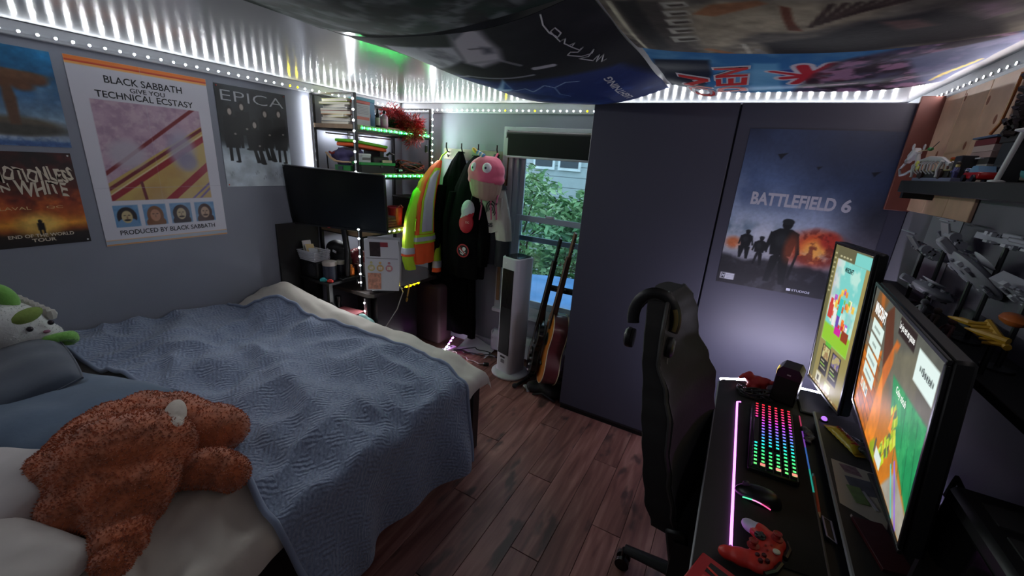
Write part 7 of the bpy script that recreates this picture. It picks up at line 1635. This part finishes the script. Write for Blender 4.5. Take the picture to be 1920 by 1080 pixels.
MB().tube([(.575, 2.25, 1.845), (.575, 2.14, 1.845)], .0018, 6).build('lance', M((190, 170, 130), .5, var=0), bt); MB().ball((.575, 2.13, 1.847), (.009, .012, .007), 10).build('lance_grip', M((40, 130, 60), .4, var=0), bt); MB().tube([(.575, 2.12, 1.848), (.575, 2.07, 1.868)], .0015, 6).build('lance_tip', M((50, 44, 44), .4, var=0), bt)
wg = thing('toy_wagon', 'dark brick-built toy wagon behind the white beast', 'toy wagon', (.60, 1.98, SZ)); 
MB().span(.565, .64, 1.83, 2.18, SZ, SZ+.012, .001).build('base_plate', M((130, 132, 160), .4), wg); MB().span(.57, .63, 1.88, 2.16, SZ+.013, SZ+.033, .001).build('bed', M((48, 46, 40), .4, var=.2, nscale=40), wg); MB().span(.568, .632, 1.87, 2.12, SZ+.034, SZ+.038, .001).build('rail', M((170, 160, 110), .4), wg)
for y in (1.93, 2.10): MB().cyl((.562, y, SZ+.024), (.569, y, SZ+.024), .016, n=16).build('wheel', M((60, 40, 34), .5), wg)
MB().box((.60, 1.86, SZ+.045), (.05, .05, .07), .002).build('tower', M((44, 44, 48), .4), wg)
for k in range(8): MB().lathe([(.004, 0), (.004, .003)], 10, Matrix.Translation((.60+.016*(k % 2), 1.90+.03*(k//2), SZ+.033))).build('stud', M((60, 58, 50), .4, var=0), wg)
fig('toy figure with an orange hat beside the wagon', 2.03, .615, (220, 110, 60), (120, 36, 34), (60, 30, 30)).location.z = SZ+.038
fig('toy figure with a wide brown hat beside the tower', 1.985, .618, (196, 96, 50), (110, 34, 34), (70, 30, 30)).location.z = SZ+.038
fig('blond toy figure in front of the red car', 1.80, .562, (50, 36, 30), (110, 110, 160), (60, 60, 110), (210, 190, 120))
rc = thing('toy_car', 'red toy car with a pale blue windscreen on the shelf', 'toy car', (.585, 1.70, SZ)); MB().box((.585, 1.70, SZ+.018), (.045, .10, .02), .006, seg=2).build('body', M((170, 24, 28), .3, var=0), rc); MB().prism([(-.03, .027), (.03, .027), (.012, .045), (-.018, .045)], -.018, .018, Matrix.Translation((.585, 1.70, SZ)) @ Matrix.Rotation(PI/2, 4, 'Z')).build('windscreen', M((120, 160, 196), .15, var=0), rc)
for y in (1.67, 1.73):
    for x in (.562, .608): MB().cyl((x-.004, y, SZ+.010), (x+.004, y, SZ+.010), .010, n=14).build('wheel', BKP_, rc)
MB().box((.57, 1.735, SZ+.033), (.02, .015, .012), .003).build('chrome_engine', M((200, 200, 204), .15, metal=1, var=0), rc)
pl_ = thing('toy_lamp_post', 'white toy lamp post leaning on the shelf', 'toy', (.56, 1.53, SZ)); MB().lathe([(.016, 0), (.016, .004), (.009, .006)], 16, Matrix.Translation((.56, 1.535, SZ))).build('base', WB, pl_); MB().tube([(.56, 1.535, SZ+.005), (.563, 1.51, 1.85)], .0055, 10).build('post', WB, pl_); MB().lathe([(.006, 0), (.016, .003), (.016, .007), (.004, .010)], 16, Matrix.Translation((.563, 1.509, 1.85))).build('cap', WB, pl_)
bd = thing('toy_building', 'pale brick-built toy shop with red bands on the shelf', 'toy building', (.63, 1.83, SZ))
for k in range(7): MB().span(.612, .645, 1.77, 1.90, SZ+.0185*k, SZ+.0185*k+.018, .0008).build('brick_course', M(((176, 150, 146), (120, 110, 110), (190, 184, 182), (70, 66, 66), (180, 150, 146), (196, 170, 164), (120, 50, 50))[k], .4, var=.05), bd)
MB().span(.606, .65, 1.76, 1.91, SZ+.131, SZ+.137, .001).build('roof', M((80, 100, 130), .4), bd); MB().span(.604, .612, 1.80, 1.87, SZ+.07, SZ+.074).build('awning', M((200, 200, 204), .4), bd)
bo2 = thing('toy_boat', 'teal toy boat with a green passenger on the shelf', 'toy boat', (.585, 1.42, SZ)); MB().surf(lambda u, v: (.585+.022*math.sin(PI*u)**.5*math.cos(PI*v), 1.36+.13*u, SZ+.004+.022*(1-math.sin(PI*v))+.004*abs(2*u-1)), 24, 12).build('hull', M((60, 140, 146), .35, var=.04), bo2); MB().ball((.585, 1.44, SZ+.032), (.012, .014, .013), 12).build('passenger', M((80, 170, 60), .4, var=0), bo2); MB().ball((.585, 1.475, SZ+.042), (.009, .010, .010), 12).build('ball', M((170, 60, 54), .4, var=0), bo2); MB().span(.572, .598, 1.38, 1.47, SZ+.006, SZ+.022, .002).build('deck', M((90, 84, 74), .5), bo2)
bt2 = thing('toy_tower', 'blue brick-built toy tower at the right edge of the shelf', 'toy building', (.62, 1.42, SZ))
for k in range(5): MB().span(.605, .645, 1.385, 1.445, SZ+.02*k, SZ+.02*k+.0192, .0008).build('brick_course', M((44, 54, 110), .4, var=.06), bt2)
MB().span(.60, .65, 1.375, 1.455, SZ+.10, SZ+.106, .001).build('roof', M((90, 92, 96), .4), bt2)
# dark bristly tower with an amber rod at the top right
dk = thing('bristle_tower', 'dark brown bristly toy tower with an amber rod', 'toy', (.63, 1.70, SZ+.11)); r_ = random.Random(8); mbk = MB()
for k in range(300):
    z = 1.862+.215*(k/300); wd = .026+.014*math.sin(k*.7)**2; mbk.box((.625+r_.uniform(-wd, wd)*.6, 1.70-.26*(z-1.86)*.25+r_.uniform(-wd, wd), z), (r_.uniform(.01, .02), r_.uniform(.01, .022), r_.uniform(.006, .014)), 0, R(r_.random(), r_.random(), r_.random()))
mbk.build('bristles', M((34, 22, 20), .5, var=.4, nscale=40), dk, smooth=False, kind='stuff'); MB().tube([(.605, 1.80, 1.872), (.608, 1.775, 1.90), (.610, 1.765, 2.03)], .0045, 8).build('amber_rod', M((170, 90, 36), .3, var=.05), dk); MB().span(.612, .650, 1.64, 1.75, 1.842, 1.864, .002).build('plinth', M((40, 36, 36), .5), dk)
pst = thing('plinth_box', 'small dark box under the bristly tower', 'box', (.63, 1.695, SZ)); MB().span(.612, .648, 1.66, 1.73, SZ, 1.842, .002).build('body', M((40, 42, 46), .5), pst); MB().span(.611, .612, 1.67, 1.72, SZ+.02, SZ+.05).build('door', M((70, 70, 74), .5), pst)

# ------------------------------------------------------------------ lower shelf with grey models
ls_ = thing('wall_shelf', 'dark lower shelf holding grey toy spaceships', 'shelf', (.6, 1.6, 1.3)); LZ = 1.315
MB().span(.53, XR-.002, .95, 2.30, LZ-.022, LZ, .002).build('board', M((34, 32, 34), .6, var=.1), ls_)
for y in (1.1, 2.1): MB().prism([(0, 0), (.10, 0), (0, -.09)], -.008, .008, Matrix.Translation((XR-.003, y, LZ-.022)) @ Matrix.Rotation(PI, 4, 'Z')).build('bracket', M((24, 24, 26), .5), ls_)
wp = thing('wall_paper_sheet', 'pale sheet pinned to the wall behind the toy spaceships', 'paper', (XR-.001, 2.05, 1.5), -PI/2, group=None); MB().box((0, -.001, 0), (.26, .001, .36)).build('sheet', M((150, 150, 160), .6, var=.05), wp, local=True)
for x in (-.12, .12): MB().ball((x, -.003, .17), .004, 8).build('pin', M((80, 80, 84), .4), wp, local=True)
GY = [M(c_, .45, var=.05) for c_ in ((165, 165, 176), (130, 130, 142), (196, 196, 206), (84, 84, 94))]
def ship(label, c, L, Wd, Hh, kind, seed, yaw=PI/2, tilt=.25):
    t = thing('toy_spaceship', label, 'toy spaceship', (c[0], c[1], LZ), group='grey toy spaceships on the lower shelf'); rr = random.Random(seed)
    mt = Matrix.Translation(Vector(c)) @ Matrix.Rotation(yaw, 4, 'Z') @ Matrix.Rotation(tilt, 4, 'X')
    mb = MB()
    if kind == 'disc':
        mb.lathe([(L*.30, -Hh*.5), (L*.48, -Hh*.15), (L*.5, 0), (L*.48, Hh*.15), (L*.30, Hh*.5), (L*.12, Hh*.55)], 24, mt); mb.v = mb.v
        m2_ = MB(); m2_.box((0, L*.6, 0), (L*.14, L*.3, Hh*.6), .004); m2_.box((L*.16, L*.55, 0), (L*.1, L*.26, Hh*.5), .004); mb.add([mt @ Vector(p) for p in m2_.v], m2_.f)
    elif kind == 'cruiser':
        m2_ = MB(); m2_.prism([(-L*.5, 0), (L*.5, -Wd*.18), (L*.55, 0), (L*.5, Wd*.18)], -Hh*.3, Hh*.3, Matrix.Rotation(PI/2, 4, 'X')); m2_.box((-L*.15, 0, Hh*.5), (L*.3, Wd*.5, Hh*.5), .003); m2_.box((-L*.35, 0, Hh*.3), (L*.25, Wd*.8, Hh*.4), .003); mb.add([mt @ Vector(p) for p in m2_.v], m2_.f)
    else:
        m2_ = MB(); m2_.box((0, 0, 0), (L*.8, Wd*.22, Hh*.6), .004)
        for s in (-1, 1): m2_.box((-L*.1, s*Wd*.35, 0), (L*.35, Wd*.45, .006), .001, R(.35*s, 0, 0)); m2_.tube([(-L*.3, s*Wd*.58, s*.0+.02), (L*.5, s*Wd*.58, .02)], .003, 6); m2_.cyl((-L*.4, s*Wd*.15, 0), (-L*.1, s*Wd*.15, 0), .014, n=12)
        mb.add([mt @ Vector(p) for p in m2_.v], m2_.f)
    mb.build('hull', GY[0], t)
    d_ = MB()
    for k in range(46):
        a = rr.uniform(0, 6.3); q_ = rr.random()**.5*.42
        p = Vector((math.cos(a)*q_*L*(1 if kind != 'fighter' else .8), math.sin(a)*q_*(L if kind == 'disc' else Wd*.6), rr.choice((-1, 1))*Hh*(.40 if kind == 'disc' else .34)))
        d_.box((0, 0, 0), (rr.uniform(.006, .022), rr.uniform(.005, .016), rr.uniform(.004, .012)), .0006, None, rr.randrange(4)); n_ = 24
        d_.v[-n_:] = [tuple(mt @ (Vector(x)+p)) for x in d_.v[-n_:]]
    d_.build('hull_plates', GY, t, smooth=False, kind='stuff')
    MB().tube([(c[0], c[1], LZ), (c[0], c[1], c[2])], .006, 8).build('stand_rod', M((40, 40, 44), .4), t); MB().lathe([(.03, 0), (.03, .005), (.008, .008)], 18, Matrix.Translation((c[0], c[1], LZ))).build('stand_base', M((40, 40, 44), .4), t)
    if kind == 'disc': MB().lathe([(.004, 0), (.03, .008), (.032, .010), (.004, .004)], 18, mt @ Matrix.Translation((-L*.25, L*.2, Hh*.5))).build('dish', GY[2], t)
    if kind == 'fighter':
        for s in (-1, 1): MB().tube([mt @ Vector((L*.3, s*Wd*.4, .03)), mt @ Vector((L*.75, s*Wd*.4, .03))], .0022, 6).build('antenna', GY[2], t)
    return t
ship('round grey toy spaceship with a dish in the middle of the shelf', (.60, 1.56, 1.49), .17, .15, .035, 'disc', 3, tilt=.75)
ship('long dark grey toy cruiser above the other spaceships', (.615, 1.50, 1.59), .28, .08, .028, 'cruiser', 5, tilt=.1)
ship('small grey toy fighter with long antennas by the wall sheet', (.60, 1.93, 1.50), .17, .13, .03, 'fighter', 8, tilt=.55)
ship('grey toy carrier at the right edge of the shelf', (.60, 1.30, 1.50), .22, .15, .05, 'cruiser', 11, tilt=.7)
ship('pale toy pod ship low behind the monitors', (.585, 1.72, 1.40), .12, .10, .035, 'disc', 14, tilt=.4)
ship('flat grey toy shuttle beside the pod ship', (.60, 1.78, 1.56), .16, .10, .02, 'fighter', 17, tilt=.9)
for k, (y, z) in enumerate(((1.56, 1.335), (1.46, 1.33), (1.66, 1.33))):
    t = thing('toy_robot', ('pale brown toy robot left of the pink one', 'pinkish toy robot standing behind the monitor', 'small white toy robot beside the brown robot')[k], 'toy robot', (.56, y, LZ)); cc_ = ((130, 110, 100), (150, 110, 110), (160, 160, 168))[k]
    for s in (-1, 1): MB().tube([(.56, y+s*.008, LZ), (.56, y+s*.010, LZ+.025)], .004, 6).build('leg', M(cc_, .5), t); MB().tube([(.56, y+s*.014, LZ+.045), (.555, y+s*.024, LZ+.035), (.55, y+s*.028, LZ+.02)], .003, 6).build('arm', M(cc_, .5), t)
    MB().box((.56, y, LZ+.036), (.014, .024, .026), .004).build('torso', M(cc_, .5, var=.2, nscale=60), t); MB().ball((.56, y, LZ+.058), .010, 10).build('head', M(cc_, .5), t)
yw = thing('yellow_toy', 'yellow brick-built toy skeleton craft in front of the spaceships', 'toy', (.53, 1.2, LZ)); YE = M((196, 150, 44), .4, var=.08); yc = onx(1870, 628, .55)
MB().tube([yc+Vector((0, .05, .015)), yc+Vector((0, -.05, -.012))], .007, 8).build('spine', YE, yw)
for k in range(6): y_ = .04-.016*k; MB().tube([yc+Vector((0, y_, .012-.004*k)), yc+Vector((-.03, y_+.012, .004-.004*k))], [.006, .003], 6).build('rib', YE, yw)
for s in (-1, 1): MB().tube([yc+Vector((0, s*.045, .0)), yc+Vector((-.03, s*.045+.04, .0)), yc+Vector((-.04, s*.045+.075, -.004))], [.008, .007, .002], 8).build('wing', YE, yw)
MB().ball(yc+Vector((0, -.03, .045)), (.02, .035, .014), 12).build('canopy', M((176, 92, 40), .4), yw); MB().tube([yc, (yc.x, yc.y, LZ)], .006, 8).build('stand', M((30, 30, 32), .4), yw)
# ------------------------------------------------------------------ dark things at the lower right
pc_ = thing('computer_tower', 'black computer tower at the right end of the desk', 'computer', (.56, .95, TZ)); MB().span(.47, XR-.01, .60, 1.0, TZ, 1.16, .01).build('case', M((15, 15, 16), .45, var=.05), pc_); MB().span(.467, .47, .63, .97, TZ+.04, 1.13).build('side_glass', M((10, 10, 11), .08, var=0), pc_)
for k in range(4): MB().span(.50, XR-.03, .64+.085*k, .70+.085*k, 1.16, 1.163).build('vent', M((30, 30, 31), .7), pc_)
bp_ = thing('backpack', 'black backpack slumped on the desk behind the monitor', 'backpack', (.60, 1.2, RZ)); blob([((.60, 1.14, RZ+.10), (.055, .10, .12)), ((.60, 1.18, RZ+.05), (.05, .07, .055)), ((.61, 1.08, RZ+.16), (.045, .06, .09))], .011, 5, .012, 16).build('cloth', M((17, 17, 18), .8, var=.1), bp_); MB().tube([(.57, 1.10, RZ+.22), (.55, 1.15, RZ+.26), (.57, 1.2, RZ+.18)], .006, 6).build('strap', M((24, 24, 26), .7), bp_)
t = thing('leather_case', 'brown leather case at the bottom right of the desk', 'case', (.45, 1.0, TZ)); MB().box((.475, .965, TZ+.012), (.10, .08, .022), .006, R(0, 0, -.4)).build('flap', M((96, 52, 34), .5, var=.15), t); MB().tube([(.43, 1.0, TZ+.024), (.42, .96, TZ+.026), (.44, .92, TZ+.024)], .004, 6).build('piping', M((130, 70, 44), .5), t)
ledstrip('violet led strip shining at the wall behind the big monitor', [(XR-.05, 1.15, TZ+.06), (XR-.05, 1.75, TZ+.06)], .06, lambda i, p: LB, (1, 0, .3), .005)
